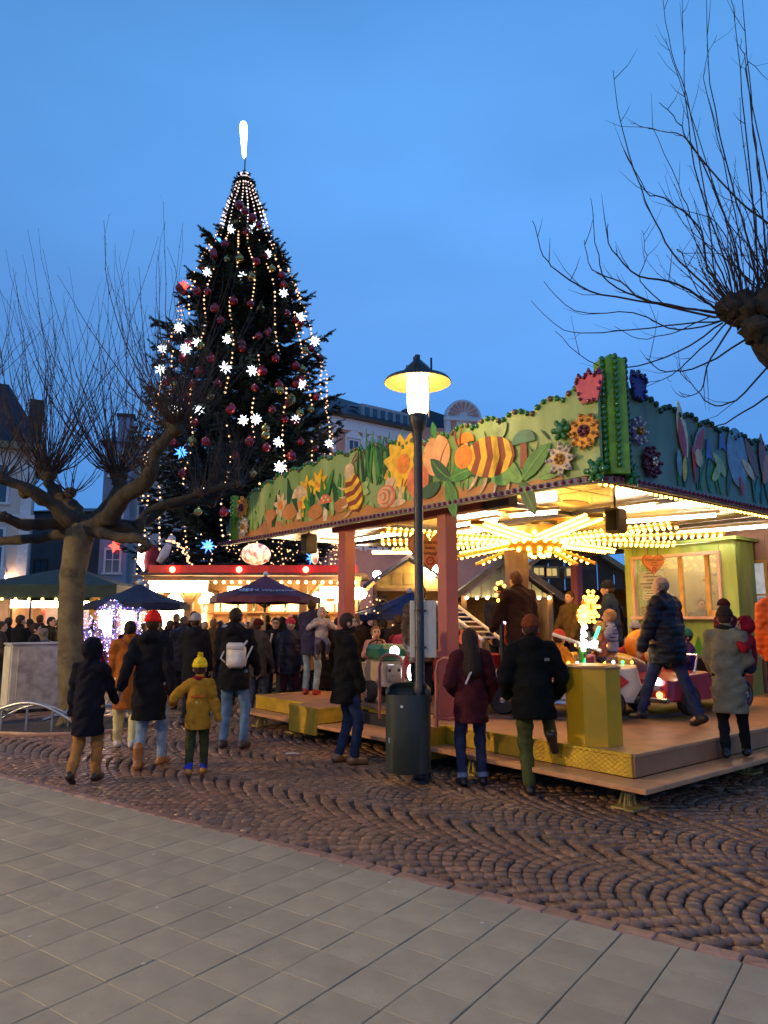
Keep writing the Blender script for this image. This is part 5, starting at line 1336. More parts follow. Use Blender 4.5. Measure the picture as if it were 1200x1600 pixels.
br = MB(); needles = []
nV = []; 
tips = []
zz = 2.3
while zz < TH - .1:
    Rr = float(tree_r(zz)); nb = int(8 + 7 * Rr / 3)
    a0 = rs.uniform(0, 6.28)
    for q in range(nb):
        a = a0 + 6.283 * q / nb + rs.normal(0, .16)
        L = Rr * rs.uniform(.74, 1.10) * (1.16 if rs.rand() < .14 else 1); droop = rs.uniform(.02, .20) * (1 if zz < 12 else .3); up = rs.uniform(.10, .34)
        n = 7; P = []
        for i in range(n + 1):
            t = i / n; P.append(np.array([axis_x(zz) + math.cos(a) * L * t, math.sin(a) * L * t, zz + .25 * (0) - droop * L * math.sin(t * 2.4) + up * L * t * t + (.5 * L * t if zz > TH - 2 else 0)]))
        br.tube([tuple(p) for p in P], [.035 * (1 - .85 * i / n) for i in range(n + 1)], 4, cap=False)
        tips.append((P[-1], a, zz, L))
        # flat sprays of side shoots, each clad in needles
        for i in range(2, n + 1):
            for sd in (-1, 1):
                for rep in range(3):
                    base = P[i] + (P[i - 1] - P[i]) * rs.rand(); ln = (.30 + .42 * (1 - i / n) * min(1, L / 2)) * rs.uniform(.6, 1.2)
                    an = a + sd * rs.uniform(.4, 1.1); dv = np.array([math.cos(an), math.sin(an), rs.uniform(-.42, .16)]); dv /= np.linalg.norm(dv)
                    nV.append((base, dv, ln))
        d_ = (P[-1] - P[-2]); d_ = d_ / np.linalg.norm(d_); nV.append((P[-1] - d_ * .1, d_, .42)); nV.append((P[-2], d_, .35))
    zz += .30 + .10 * rs.rand()
br.build('branch', mat('spruce_branch', (.03, .022, .016), .9), ct_, kind='stuff')
B0 = np.array([v[0] for v in nV]); D0 = np.array([v[1] for v in nV]); L0 = np.array([v[2] for v in nV])
NS = 8; allV = []; 
for s_ in range(NS):
    t = (s_ + .5) / NS
    for sd in (-1, 0, 1):
        perp = np.cross(D0, np.array([0, 0, 1.])); perp /= np.maximum(np.linalg.norm(perp, axis=1)[:, None], 1e-6)
        upv = np.cross(perp, D0)
        side = perp * sd * .85 + upv * (.55 if sd == 0 else rs.uniform(-.25, .3, (len(D0), 1)))
        nl = .155 * (1.1 - .5 * t) * rs.uniform(.7, 1.25, (len(D0), 1)); dirn = D0 * .75 + side; dirn /= np.linalg.norm(dirn, axis=1)[:, None]
        p = B0 + D0 * (L0 * (t + rs.uniform(-.06, .06, len(L0))))[:, None]
        wv = D0 * .036
        allV.append(np.stack([p - wv, p + wv, p + dirn * nl], 1))
tri = np.concatenate(allV).reshape(-1, 3)
F = np.arange(len(tri)).reshape(-1, 3)
needle_m = mat('spruce_needles', (.016, .030, .017), .65, var=.3, vscale=2.5, island=.45)
me = np_mesh('crown', tri, F, needle_m); link('crown', me, ct_, kind='stuff')
# lit tip ornament, a comet standing on a rod
cm_ = thing('tree_topper', 'glowing white comet standing on the very tip of the Christmas tree', 'tree topper', TB + Vector((-.3, 0, TH - .05)))
b = MB(); b.tube([(0, 0, -.1), (0, 0, .75)], .025, 6); b.build('rod', iron, cm_)
b = MB(); b.lathe([(.03, .70), (.07, .80), (.10, 1.2), (.135, 1.7), (.15, 2.05), (.12, 2.22), (0, 2.26)], 12, M=TR(0, 0, 0, 0, -.05)); b.build('lit_body', mat('comet_lit', (1, .95, .9), .3, var=0, emit=10, ecol=(1, .9, .8)), cm_)
# light strings falling from the tip
warmb = mat('string_warm_lit', (1, .8, .5), .3, var=0, emit=2.6, ecol=(1, .50, .22)); whiteb = mat('string_white_lit', (1, .9, .85), .3, var=0, emit=2.2, ecol=(1, .70, .60))
NSTR = 20
for k in range(NSTR):
    a = 2 * PI * k / NSTR + rnd.uniform(-.05, .05); ls = thing('light_string', 'string of small warm bulbs falling down the dark Christmas tree', 'light string', TB, group='light strings on the Christmas tree')
    P = []; z = TH - .05
    while z > 2.6:
        rr = float(tree_r(max(z, 2.0))) * .97 + .10 + (.22 * math.sin(PI * min(1, (TH - z) / 3.0)) if TH - z < 3.0 else .05 * math.sin(z * 3 + k)); P.append((axis_x(z) + rr * math.cos(a + .04 * math.sin(z * 1.7 + k)), rr * math.sin(a + .04 * math.sin(z * 1.7 + k)), z)); z -= .17
    b = MB(); b.tube(P[::3], .005, 3, cap=False); b.build('wire', dark_rib, ls)
    b = MB(); b2 = MB()
    for i, p in enumerate(P):
        if p[2] > TH - 3.0: b2.ball(p, rnd.uniform(.022, .036), 5, 4)
        elif math.sin(p[2] * 1.3 + k * 2.1) > -.75 and rnd.random() < .8: b.ball(p, rnd.uniform(.020, .040), 5, 4)
    b.build('bulb', warmb, ls, kind='stuff'); b2.build('bulb', whiteb, ls, kind='stuff')
# ornaments placed on the side that faces the square, each on its own branch
def on_tree(u, v, push=.02):
    d = ray(u, v); o = Vector((0, 0, EYE)); t = 20.0
    for _ in range(900):
        p = o + d * t; x, y = p.x - TB.x - float(axis_x(p.z)), p.y - TB.y
        if math.hypot(x, y) < float(tree_r(p.z)) * 1.02 + push and p.z > 1.9: return p
        if t > 27.0: return o + d * (25.6)
        t += .02
    return p
starw = mat('star_white_lit', (.9, .95, 1), .4, var=0, emit=4.5, ecol=(.86, .92, 1)); starb = mat('star_blue_lit', (.2, .45, 1), .4, var=0, emit=4, ecol=(.06, .26, 1)); starr = mat('star_red_lit', (1, .2, .1), .4, var=0, emit=3, ecol=(1, .08, .05))
def star_mesh(m, R_):
    b = MB(); rr = random.Random(3); n = 18
    b.ball((0, 0, 0), R_ * .34, 8, 6)
    for i in range(n):
        z = 1 - 2 * (i + .5) / n; a = i * 2.39996; q = math.sqrt(1 - z * z); d = Vector((q * math.cos(a), q * math.sin(a), z)); L = R_ * rr.uniform(.85, 1.05)
        b.tube([d * R_ * .25, d * L], [R_ * .17, .004], 4, cap=False)
    return b.mesh('paper_star', m)
sm_w, sm_b, sm_r = star_mesh(starw, .215), star_mesh(starb, .24), star_mesh(starr, .22)
whites = [(362, 358), (323, 425), (380, 431), (397, 357), (418, 397), (443, 458), (469, 496), (308, 535), (355, 530), (280, 512), (492, 533), (352, 574), (394, 579), (251, 577), (472, 601), (274, 642), (310, 640), (380, 657), (435, 691), (514, 693), (315, 767), (370, 827), (462, 655), (290, 545), (400, 655), (438, 730), (253, 545)]
orn_w, orn_r, orn_g = [], [], []
for u, v in whites: o = link('paper_star', sm_w, None, loc=on_tree(u, v, .12), rot=(rnd.random() * 3, rnd.random() * 3, 0), scale=rnd.uniform(.8, 1.1)); tag(o, 'white star', 'star', 'white stars on the Christmas tree'); orn_w.append((o, u, v))
for u, v, lb in ((283, 707, 'blue glowing paper star low on the left of the Christmas tree'), (325, 853, 'blue glowing paper star just above the red bar roof'), (342, 375, 'faint blue star near the top of the Christmas tree'), (488, 871, 'small blue glowing star under the ride canopy end')):
    o = link('paper_star', sm_b, None, loc=on_tree(u, v, .1), scale=1.0 if v != 375 else .45); tag(o, lb, 'star')
o = link('paper_star', sm_r, None, loc=on_tree(287, 446, .1)); tag(o, 'red glowing paper star on the left flank of the Christmas tree', 'star')
def bauble_mesh(m):
    b = MB(); b.ball((0, 0, 0), .145, 14, 10); b.lathe([(.035, .135), (.035, .175), (0, .175)], 8); me = b.mesh('bauble', m); shade(me, 60); return me
bmr, bmg = bauble_mesh(mat('bauble_red', (.42, .015, .02), .16, .35, var=.05, coat=.6)), bauble_mesh(mat('bauble_gold', (.50, .34, .10), .14, .75, var=.05))
reds = [(383, 330), (395, 340), (374, 320), (352, 382), (334, 395), (315, 417), (385, 363), (405, 352), (413, 400), (400, 408), (440, 430), (443, 445), (325, 455), (336, 482), (308, 455), (280, 450), (287, 457), (334, 400), (391, 475), (448, 490), (462, 500), (470, 505), (404, 525), (377, 537), (379, 545), (281, 513), (295, 535), (260, 597), (268, 594), (285, 560), (362, 637), (330, 560), (430, 560), (462, 572), (470, 592), (436, 602), (462, 600), (398, 606), (445, 655), (416, 700), (322, 690), (360, 640), (455, 712), (462, 657), (368, 713), (494, 620), (487, 545), (500, 560), (300, 600), (340, 600), (310, 580), (470, 690), (492, 700), (332, 780), (350, 800), (290, 620), (305, 660), (425, 640), (390, 690), (450, 630), (270, 690), (285, 740), (410, 580), (420, 520), (345, 500), (365, 470)]
golds = [(372, 347), (355, 405), (374, 404), (425, 420), (393, 431), (407, 483), (358, 525), (314, 540), (477, 548), (436, 610), (415, 670), (485, 640), (352, 574), (274, 600), (472, 577), (455, 623), (415, 680), (330, 620), (455, 627), (300, 690), (468, 645), (395, 740), (310, 800), (345, 760), (375, 790), (270, 790)]
for k, (u, v) in enumerate(reds + golds):
    gd = k >= len(reds); o = link('bauble', bmg if gd else bmr, None, loc=on_tree(u, v, .05), scale=rnd.uniform(.85, 1.12))
    tag(o, 'shiny %s bauble hanging on the Christmas tree' % ('gold' if gd else 'red'), 'bauble', ('gold' if gd else 'red') + ' baubles on the Christmas tree'); (orn_g if gd else orn_r).append((o, u, v))
ZONES = {}
def zone_labels(items, what):
    """tell alike ornaments apart by where on the tree they hang"""
    for o, u, v in items:
        band = next(n_ for lim, n_ in ((390, 'just under the tip'), (460, 'in the upper crown'), (540, 'above the middle'), (610, 'at the middle'), (680, 'below the middle'), (760, 'in the lower crown'), (2000, 'near the foot')) if v < lim); mid = 378; hw_ = np.interp(v, [300, 420, 520, 600, 700], [14, 75, 105, 135, 145])
        t = (u - mid) / hw_; side = 'on the left edge' if t < -.55 else 'left of centre' if t < -.15 else 'at the centre' if t < .2 else 'right of centre' if t < .6 else 'on the right edge'
        ZONES.setdefault((what, band, side), []).append((v, o))
    for (wh, band, side), L in ZONES.items():
        if wh != what: continue
        L.sort(key=lambda q: q[0]); n_ = len(L)
        for i, (v, o) in enumerate(L):
            od = '' if n_ == 1 else ('upper ', 'lower ')[i] if n_ == 2 else ('topmost ', 'middle ', 'lowest ')[i] if n_ == 3 else ('topmost ', 'second ', 'third ', 'fourth ', 'fifth ', 'sixth ', 'seventh ')[min(i, 6)]
            o['label'] = '%s%s %s of Christmas tree, %s' % (od, wh, band, side)
zone_labels(orn_w, 'white paper star'); zone_labels(orn_r, 'red bauble'); zone_labels(orn_g, 'gold bauble')
# net of fairy lights over the lowest branches, above the bar
fn = thing('fairy_light_net', 'tangle of warm fairy lights over the bar roof under the Christmas tree', 'light string', (0, 0, 0))
b = MB()
for k in range(150):
    u = rnd.gauss(415, 75) if k < 170 else rnd.uniform(215, 545); v = 868 + rnd.gauss(0, 16) - abs(u - 415) * .05; b.ball(at(max(210, min(545, u)), min(max(v, 835), 905), 21.9 + rnd.uniform(-.6, .6)), rnd.uniform(.012, .028), 5, 4)
for k in range(36):
    t = k / 35; b.ball(at(260 + 42 * t + 3 * math.sin(k), 845 + 45 * t - 14 * math.sin(t * 3.1), 20.8), .028, 5, 4)
b.build('bulb', warmb, fn, kind='stuff')
b = MB()
for q in range(7):
    P = [at(210 + 55 * i + 10 * math.sin(q), 862 + 8 * math.sin(i * 1.3 + q) + 3 * q, 21.6) for i in range(7)]; b.tube(P, .006, 3, cap=False)
b.build('wire', dark_rib, fn)

# ------------------------------------------------------------------ market stalls
wood = mat('stall_wood', (.40, .22, .085), .65, var=.22, vscale=3, bump=.25, bscale=30); wood_d = mat('stall_wood_dark', (.09, .05, .028), .7, var=.22, vscale=3, bump=.2, bscale=30)
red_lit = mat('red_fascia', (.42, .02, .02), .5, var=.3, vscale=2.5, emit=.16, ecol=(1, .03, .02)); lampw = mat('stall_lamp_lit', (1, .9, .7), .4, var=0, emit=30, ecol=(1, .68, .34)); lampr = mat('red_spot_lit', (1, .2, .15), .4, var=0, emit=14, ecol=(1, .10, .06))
strip_lit = mat('stall_strip_lit', (1, .9, .75), .4, var=0, emit=26, ecol=(1, .68, .34)); bottle_m = [mat('bottle_%d' % k, c, .12, var=.1, spec=.8) for k, c in enumerate(((.05, .12, .03), (.25, .10, .02), (.4, .35, .25), (.1, .02, .02)))]
bar = thing('drinks_bar', 'round roofed wooden drinks bar with red lit fascia below the Christmas tree', 'market stall', (-3.45, 20.6, 0))
def bx(b, c, d, **k): return b.box(c, d, **k)
W2, D2_ = 2.75, 2.6
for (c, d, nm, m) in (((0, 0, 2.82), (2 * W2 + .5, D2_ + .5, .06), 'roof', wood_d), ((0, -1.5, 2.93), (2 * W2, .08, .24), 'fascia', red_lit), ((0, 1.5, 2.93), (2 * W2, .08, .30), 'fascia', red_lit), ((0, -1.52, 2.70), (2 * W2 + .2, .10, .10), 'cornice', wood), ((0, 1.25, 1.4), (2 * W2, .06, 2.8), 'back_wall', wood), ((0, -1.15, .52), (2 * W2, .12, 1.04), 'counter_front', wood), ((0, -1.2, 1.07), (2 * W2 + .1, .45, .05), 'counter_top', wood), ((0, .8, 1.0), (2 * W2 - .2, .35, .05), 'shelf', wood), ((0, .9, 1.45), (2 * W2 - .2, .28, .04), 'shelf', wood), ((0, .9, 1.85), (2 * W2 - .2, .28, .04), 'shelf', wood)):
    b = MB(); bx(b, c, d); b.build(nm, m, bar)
for k in range(12):
    b = MB(); b.box((-W2 + .23 + k * .458, -1.215, .5), (.44, .02, .96), bev=.006); b.build('plank', wood, bar)
for x in (-2.7, -1.75, 1.3, 2.7):
    b = MB(); b.box((x, -1.15, 1.4), (.22, .2, 2.7), bev=.01); b.build('post', wood, bar)
    for sx in (-1, 1):
        b = MB(); b.tube([(x + sx * .08, -1.2, 2.1), (x + sx * .25, -1.22, 2.38), (x + sx * .5, -1.22, 2.62)], .05, 6); b.build('brace', wood, bar)
for x in (-2.25, -1.4, .85, 1.6, 2.35, -.1):
    b = MB(); b.lathe([(.02, 2.38), (.14, 2.34), (.24, 2.22), (.27, 2.08), (.25, 2.08), (.0, 2.10)], 16, M=TR(x, -.6, 0)); lm = b.build('dome_lamp', lampw, bar, smooth=60); b = MB(); b.tube([(x, -.6, 2.36), (x, -.6, 2.8)], .012, 5); b.build('cord', dark_rib, lm)
for x, w_ in ((-2.0, 1.5), (.0, 1.4), (2.2, .9)):
    b = MB(); b.box((x, -1.30, 2.50 if x < -1 else 2.35), (w_, .10, .30)); b.build('light_box', strip_lit, bar)
for x in (-2.1, -.35, 1.4): b = MB(); b.ball((x, -1.62, 2.93), .085, 10, 7); b.build('red_spot', lampr, bar)
for k in range(20):
    b = MB(); x = -2.3 + .24 * k + rnd.uniform(-.03, .03); zz_ = 1.47 if k % 2 else 1.87
    b.lathe([(.0, zz_), (.038, zz_), (.038, zz_ + .19), (.014, zz_ + .25), (.014, zz_ + .31), (0, zz_ + .31)], 8, M=TR(x, .85, 0)); o = b.build('bottle', bottle_m[k % 4], None, smooth=40); o.location = bar.location; tag(o, 'small bottle on the lit back shelf of the bar', 'bottle', 'bottles on the bar shelf')
for x in (-4.05, 3.25):
    fl_t = thing('flood_lamp', 'dazzling round flood lamp at the %s corner of the bar' % ('left' if x < 0 else 'right'), 'lamp', (bar.location.x + x * .86, 18.9, 0))
    b = MB(); b.lathe([(0, -.12), (.13, -.10), (.16, 0), (.13, .1), (0, .12)], 16, M=TR(0, -.1, 2.30, R(80)), sx=1.3); b.build('lit_face', mat('flood_lit', (1, .9, .7), .3, var=0, emit=110, ecol=(1, .72, .36)), fl_t, smooth=60); b = MB(); b.tube([(0, 0, 0), (0, 0, 2.2)], .035, 6); b.tube([(0, 0, 2.2), (0, -.02, 2.25)], .06, 6); b.build('pole', iron, fl_t)
for k in range(16):
    pass
for x in (-1.2, .6, 2.0): b = MB(); b.box((x, 1.19, 2.0), (1.1, .03, .34)); b.build('glow_panel', mat('bar_added_glow', (1, .8, .5), .4, var=.2, vscale=5, emit=3.0, ecol=(1, .55, .2)), bar)  # added glowing panels on the back wall, put in to brighten the bar
for k in range(26): b = MB(); b.ball((-2.7 + .216 * k, -1.56, 2.60), .045, 6, 4); b.build('edge_bulb', mat('edge_bulb_lit', (1, .8, .4), .3, var=0, emit=10, ecol=(1, .60, .22)), bar)
# glowing printed moon balloon above the bar
mn = MB(); mn.ball((0, 0, 0), (.40, .40, .30), 24, 16); o = mn.build('moon_lantern', None if False else mat('moon_lit', (1, .8, .6), .4, var=0, emit=1.7, ecol=(1, .62, .32)), None, smooth=180)
o.location = at(400, 866, 19.6); tag(o, 'glowing mottled round lantern hanging above the maroon umbrella', 'lantern')
m = MATS['moon_lit']; n = m.node_tree.nodes; l = m.node_tree.links; nz_ = n.new('ShaderNodeTexNoise'); nz_.inputs['Scale'].default_value = 7; nz_.inputs['Detail'].default_value = 6; rp = n.new('ShaderNodeValToRGB'); rp.color_ramp.elements[0].position = .42; rp.color_ramp.elements[0].color = (.25, .03, .01, 1); rp.color_ramp.elements[1].position = .56; rp.color_ramp.elements[1].color = (1, .66, .34, 1)
tcn = n.new('ShaderNodeTexCoord'); l.new(tcn.outputs['Object'], nz_.inputs['Vector']); l.new(nz_.outputs['Fac'], rp.inputs[0]); l.new(rp.outputs[0], n['Principled BSDF'].inputs['Emission Color'])
mn = MB(); mn.ball((0, 0, 0), (.10, .10, .24), 14, 10); o = mn.build('lantern', MATS['moon_lit'], None, smooth=180); o.location = at(492, 868, 19.4); tag(o, 'small upright glowing lantern next to the blue star', 'lantern')
mn = MB(); mn.tube([(0, 0, .7), (.05, 0, .35), (0.02, 0, 0), (.14, 0, -.25)], [.04, .10, .09, .02], 10); o = mn.build('icicle_lamp', mat('icicle_lit', (1, .9, .9), .3, var=0, emit=9, ecol=(1, .85, .8)), None, smooth=180); o.location = at(218, 878, 21); tag(o, 'white glowing icicle shaped lamp at the left edge of the tree', 'lamp')
# Santa figure climbing at the tree foot
sf = thing('climbing_figure', 'stuffed red and white climbing figure on the lower left tree branches', 'decoration', at(235, 872, 21.2))
b = MB(); b.ball((0, 0, 0), (.30, .2, .42), 12, 8); b.ball((-.22, 0, .30), (.17, .15, .2), 10, 7); b.tube([(.1, -.1, -.2), (.25, -.15, -.5)], .11, 8); b.build('red_suit', mat('plush_red', (.16, .01, .015), .9, var=.2, bump=.5, bscale=30), sf, smooth=180)
b = MB(); b.tube([(.55, -.05, .42), (.42, -.05, .12), (.28, -.08, -.14)], [.10, .14, .10], 8); b.ball((.60, 0, .55), .13, 8, 6); b.build('white_trim', mat('plush_white', (.45, .42, .48), .9, var=.2, bump=.5, bscale=30), sf, smooth=180)

# market umbrellas
def umbrella(apex, half, drop, m, label, segs=8, text=None, group=None, rz=0.):
    t = thing('market_umbrella', label, 'umbrella', (apex.x, apex.y, 0), rz=rz, group=group)
    b = MB(); V = [(0, 0, apex.z)]; n = segs; F = []
    for ring, (q, zf) in enumerate(((.33, .42), (.66, .76), (1., 1.))):
        for k in range(n * 4):
            a = 2 * PI * k / (n * 4); f = math.cos(PI / n) / math.cos(((a + PI / n) % (2 * PI / n)) - PI / n) if True else 1
            V.append((half * q * f * math.cos(a), half * q * f * math.sin(a), apex.z - drop * zf - .03 * q * abs(math.sin(n * a / 2)) ** 1))
    N = n * 4
    F += [(0, 1 + k, 1 + (k + 1) % N) for k in range(N)]
    for rg in range(2): F += [(1 + rg * N + k, 1 + (rg + 1) * N + k, 1 + (rg + 1) * N + (k + 1) % N, 1 + rg * N + (k + 1) % N) for k in range(N)]
    for k in range(N): V.append((V[1 + 2 * N + k][0] * 1.005, V[1 + 2 * N + k][1] * 1.005, V[1 + 2 * N + k][2] - .14))
    F += [(1 + 2 * N + k, 1 + 3 * N + k, 1 + 3 * N + (k + 1) % N, 1 + 2 * N + (k + 1) % N) for k in range(N)]
    b.add(V, F); cv = b.build('canopy', m, t)
    b = MB(); b.lathe([(.05, apex.z - .02), (.07, apex.z + .02), (.03, apex.z + .09), (0, apex.z + .1)], 10); b.build('finial', mat('white_cap', (.6, .6, .6), .5), t)
    b = MB(); b.tube([(0, 0, 0), (0, 0, apex.z - .05)], .03, 8); b.build('pole', mat('umbrella_pole', (.45, .38, .28), .5, var=.1), t); b = MB(); b.box((0, 0, .05), (.6, .6, .1), bev=.02); b.build('base', joint, t)
    for k in range(n):
        a = 2 * PI * k / n; b = MB(); b.tube([(0, 0, apex.z - .12), (half * .97 * math.cos(a), half * .97 * math.sin(a), apex.z - drop - .02)], .012, 4); b.tube([(0, 0, apex.z - drop * 1.35 - .1), (half * .5 * math.cos(a), half * .5 * math.sin(a), apex.z - drop * .62 - .03)], .012, 4); b.build('rib', dark_rib, t)
    return t, cv
mar = mat('umbrella_maroon', (.13, .030, .055), .8, var=.12); nav = mat('umbrella_navy', (.012, .018, .05), .8, var=.12); grm = mat('umbrella_green', (.018, .040, .034), .8, var=.15)
ua = at(415, 899, 17.2); ut, uc = umbrella(ua, 1.32, .50, mar, 'maroon market umbrella with white lettering in front of the bar', rz=R(-112.5))
whp = mat('white_print', (.55, .55, .6), .6, var=.05)
sl = math.atan2(.50, 1.25)
for (tx, dx, sz, dd) in (('Warsteiner', .47, .17, .80),):
    text_mesh(tx, sz, whp, uc, Matrix.Rotation(R(112.5), 4, 'Z') @ TR(dx, -dd * 1.22, ua.z - .50 * dd * 1.05 + .03, 0, 0, 0) @ Matrix.Rotation(sl * 1.0, 4, 'X'), 'lettering', .002)
b = MB()
for k, (x, w_, h_) in enumerate(((-.40, .05, .10), (-.33, .05, .18), (-.25, .08, .20), (-.15, .06, .16), (-.06, .03, .08), (-.01, .03, .13))): b.box((x, 0, 0), (w_, h_, .004))
lo_ = b.build('printed_emblem', whp, uc); lo_.matrix_local = Matrix.Rotation(R(112.5), 4, 'Z') @ TR(0, -.96, ua.z - .50 * .82 + .03) @ Matrix.Rotation(sl, 4, 'X')
umbrella(at(218, 912, 16.2), 1.12, .42, nav, 'dark navy market umbrella right of the balloons')
umbrella(at(640, 925, 17.5), 1.6, .52, mat('umbrella_blue', (.014, .022, .09), .8, var=.12), 'blue market umbrella behind the lamp pole and the pink post', segs=6)
gp = at(112, 886, 18.4); gt = thing('market_pavilion', 'large square dark green canvas pavilion behind the plane tree trunk', 'umbrella', (gp.x, gp.y, 0), rz=R(4))
hw = 1.62; za, ze, zv = gp.z, gp.z - .52, gp.z - .82
b = MB(); b.add([(0, 0, za), (-hw, -hw, ze), (hw, -hw, ze), (hw, hw, ze), (-hw, hw, ze), (-hw, -hw, zv), (hw, -hw, zv), (hw, hw, zv), (-hw, hw, zv)], [(0, 1, 2), (0, 2, 3), (0, 3, 4), (0, 4, 1), (1, 5, 6, 2), (2, 6, 7, 3), (3, 7, 8, 4), (4, 8, 5, 1)]); b.build('canopy', grm, gt)
for sx in (-1, 1):
    for sy in (-1, 1): b = MB(); b.tube([(sx * hw * .97, sy * hw * .97, 0), (sx * hw * .97, sy * hw * .97, ze)], .03, 6); b.build('pole', iron, gt)
for k in range(7): b = MB(); b.ball((-hw + .1 + k * .3, -hw - .05, zv - .04), .035 if k else .09, 7, 5); b.build('bulb', mat('amber_string_lit', (1, .7, .3), .3, var=0, emit=8, ecol=(1, .55, .12)), gt)

# bright white fronted stall behind the pavilion
st = thing('market_stall', 'brightly lit white fronted stall behind the green pavilion', 'market stall', (-8.75, 21.5, 0))
for (c, d, nm, m_) in (((0, .9, 1.3), (3.6, .06, 2.6), 'back_wall', mat('stall_white', (.65, .55, .5), .6, var=.1)), ((0, 0, 2.35), (3.9, 2.2, .08), 'roof', wood_d), ((0, -.95, .55), (3.6, .1, 1.1), 'counter_front', mat('stall_white', (.65, .55, .5), .6, var=.1)), ((0, -.95, 1.13), (3.7, .5, .05), 'counter_top', wood), ((-1.75, 0, 1.2), (.08, 1.9, 2.4), 'side_wall', wood), ((1.75, 0, 1.2), (.08, 1.9, 2.4), 'side_wall', wood)):
    b = MB(); b.box(c, d); b.build(nm, m_, st)
for x in (-1.2, .05, 1.25): b = MB(); b.box((x, -.9, 2.12), (1.18, .14, .30)); b.build('light_box', mat('stall_cool_lit', (1, .9, .85), .4, var=0, emit=20, ecol=(1, .74, .52)), st)
b = MB(); b.box((.35, .82, 1.6), (1.0, .04, .8)); b.build('menu_light_board', mat('menu_lit', (1, .9, .9), .4, var=0, emit=9, ecol=(1, .82, .8)), st)
for x in (-.9, -.35, 1.2): b = MB(); b.box((x, -.8, 1.7), (.10, .1, 1.1)); b.build('post', mat('stall_post_red', (.30, .07, .04), .6), st)
st2 = thing('market_stall', 'low stall with a scalloped dark awning at the far left edge', 'market stall', (-10.6, 18.2, 0))
for (c, d, nm, m_) in (((0, .6, 1.1), (1.9, .06, 2.2), 'back_wall', wood), ((0, -.5, .5), (1.9, .1, 1.0), 'counter_front', wood), ((0, 0, 2.3), (2.1, 1.6, .06), 'roof', wood_d), ((.9, 0, 1.1), (.08, 1.2, 2.2), 'side_wall', wood)): b = MB(); b.box(c, d); b.build(nm, m_, st2)
b = MB()
for k in range(10): b.prism([(-1 + .21 * k + .1 + .1 * math.cos(t), .0 + .16 * math.sin(t)) for t in [PI + PI * i / 8 for i in range(9)]], 0, .02, M=Matrix(((1, 0, 0, 0), (0, 0, -1, -.8), (0, 1, 0, 2.27), (0, 0, 0, 1))))
b.build('scalloped_edge', wood_d, st2, kind='stuff'); b = MB(); b.ball((.4, -.7, 2.18), .08, 8, 6); b.build('lamp', lampw, st2)
# stall between bar and pavilion, under the navy umbrella
st3 = thing('market_stall', 'timber stall with curtain of white lights behind the queue left of the bar', 'market stall', (-6.5, 20.8, 0))
for (c, d, nm, m_) in (((0, .9, 1.2), (2.9, .06, 2.4), 'back_wall', wood), ((0, 0, 2.45), (3.1, 2.2, .08), 'roof', wood_d), ((0, -.9, .52), (2.9, .1, 1.04), 'counter_front', wood), ((0, -.9, 1.07), (3, .45, .05), 'counter_top', wood), ((-1.4, -.9, 1.3), (.25, .14, 2.3), 'post', wood), ((.15, -.9, 1.3), (.28, .14, 2.3), 'post', wood), ((1.4, -.9, 1.3), (.25, .14, 2.3), 'post', wood)): b = MB(); b.box(c, d, bev=.01); b.build(nm, m_, st3)
b = MB()
for k in range(46):
    x = -1.2 + 2.5 * k / 45
    for q in range(rnd.randint(3, 7)): b.ball((x, -.7, 2.0 - q * .09), rnd.uniform(.022, .036), 5, 4)
b.build('curtain_light', mat('curtain_lit', (1, .95, .9), .3, var=0, emit=8, ecol=(1, .86, .7)), st3, kind='stuff')
b = MB(); b.box((0, .8, 1.6), (2.5, .03, .9)); b.build('glow_panel', mat('panel_lit', (1, .9, .8), .4, var=0, emit=9.0, ecol=(1, .66, .30)), st3)
# balloon seller's bunch
bs = thing('balloon_bunch', 'big bunch of clear balloons wound with violet and blue fairy lights', 'balloons', at(172, 985, 13.4))
clear = mat('balloon_clear', (.7, .65, .9), .06, var=0, alpha=.16, spec=.6)
lv = [mat('fairy_%s' % n_, c, .3, var=0, emit=7, ecol=c) for n_, c in (('violet', (.42, .16, 1)), ('blue', (.12, .2, 1)), ('white', (.9, .75, 1)), ('pink', (1, .45, .8)))]
rb = random.Random(9); bl = [MB() for _ in lv]
for k in range(22):
    while True:
        c = Vector((rb.uniform(-.55, .58), rb.uniform(-.4, .4), rb.uniform(-.30, .42)))
        if (c.x / .58) ** 2 + ((c.z - .05) / .42) ** 2 < 1: break
    rr = rb.uniform(.12, .17); b = MB(); b.ball(c, rr, 14, 10); bo = b.build('balloon', clear, bs, smooth=180)
    for q in range(26):
        z = rb.uniform(-1, 1); a = rb.uniform(0, 6.28); s_ = math.sqrt(1 - z * z); bl[rb.choice((0, 0, 1, 1, 2, 2, 3))].ball(c + Vector((s_ * math.cos(a), s_ * math.sin(a), z)) * rr * .97, rb.uniform(.006, .011), 5, 3)
    b = MB(); b.tube([c - Vector((0, 0, rr)), c * .4 + Vector((.02, 0, -.5)), (.05, 0, -1.0)], .003, 3); b.build('stick', clear, bo)
for q in range(70): t = rb.random(); bl[rb.choice((0, 0, 1, 2))].ball((.05 + rb.gauss(0, .05), rb.gauss(0, .04), -.35 - .55 * t), rb.uniform(.008, .015), 5, 3)
for x, m_ in zip(bl, lv): x.build('fairy_light', m_, bs, kind='stuff')

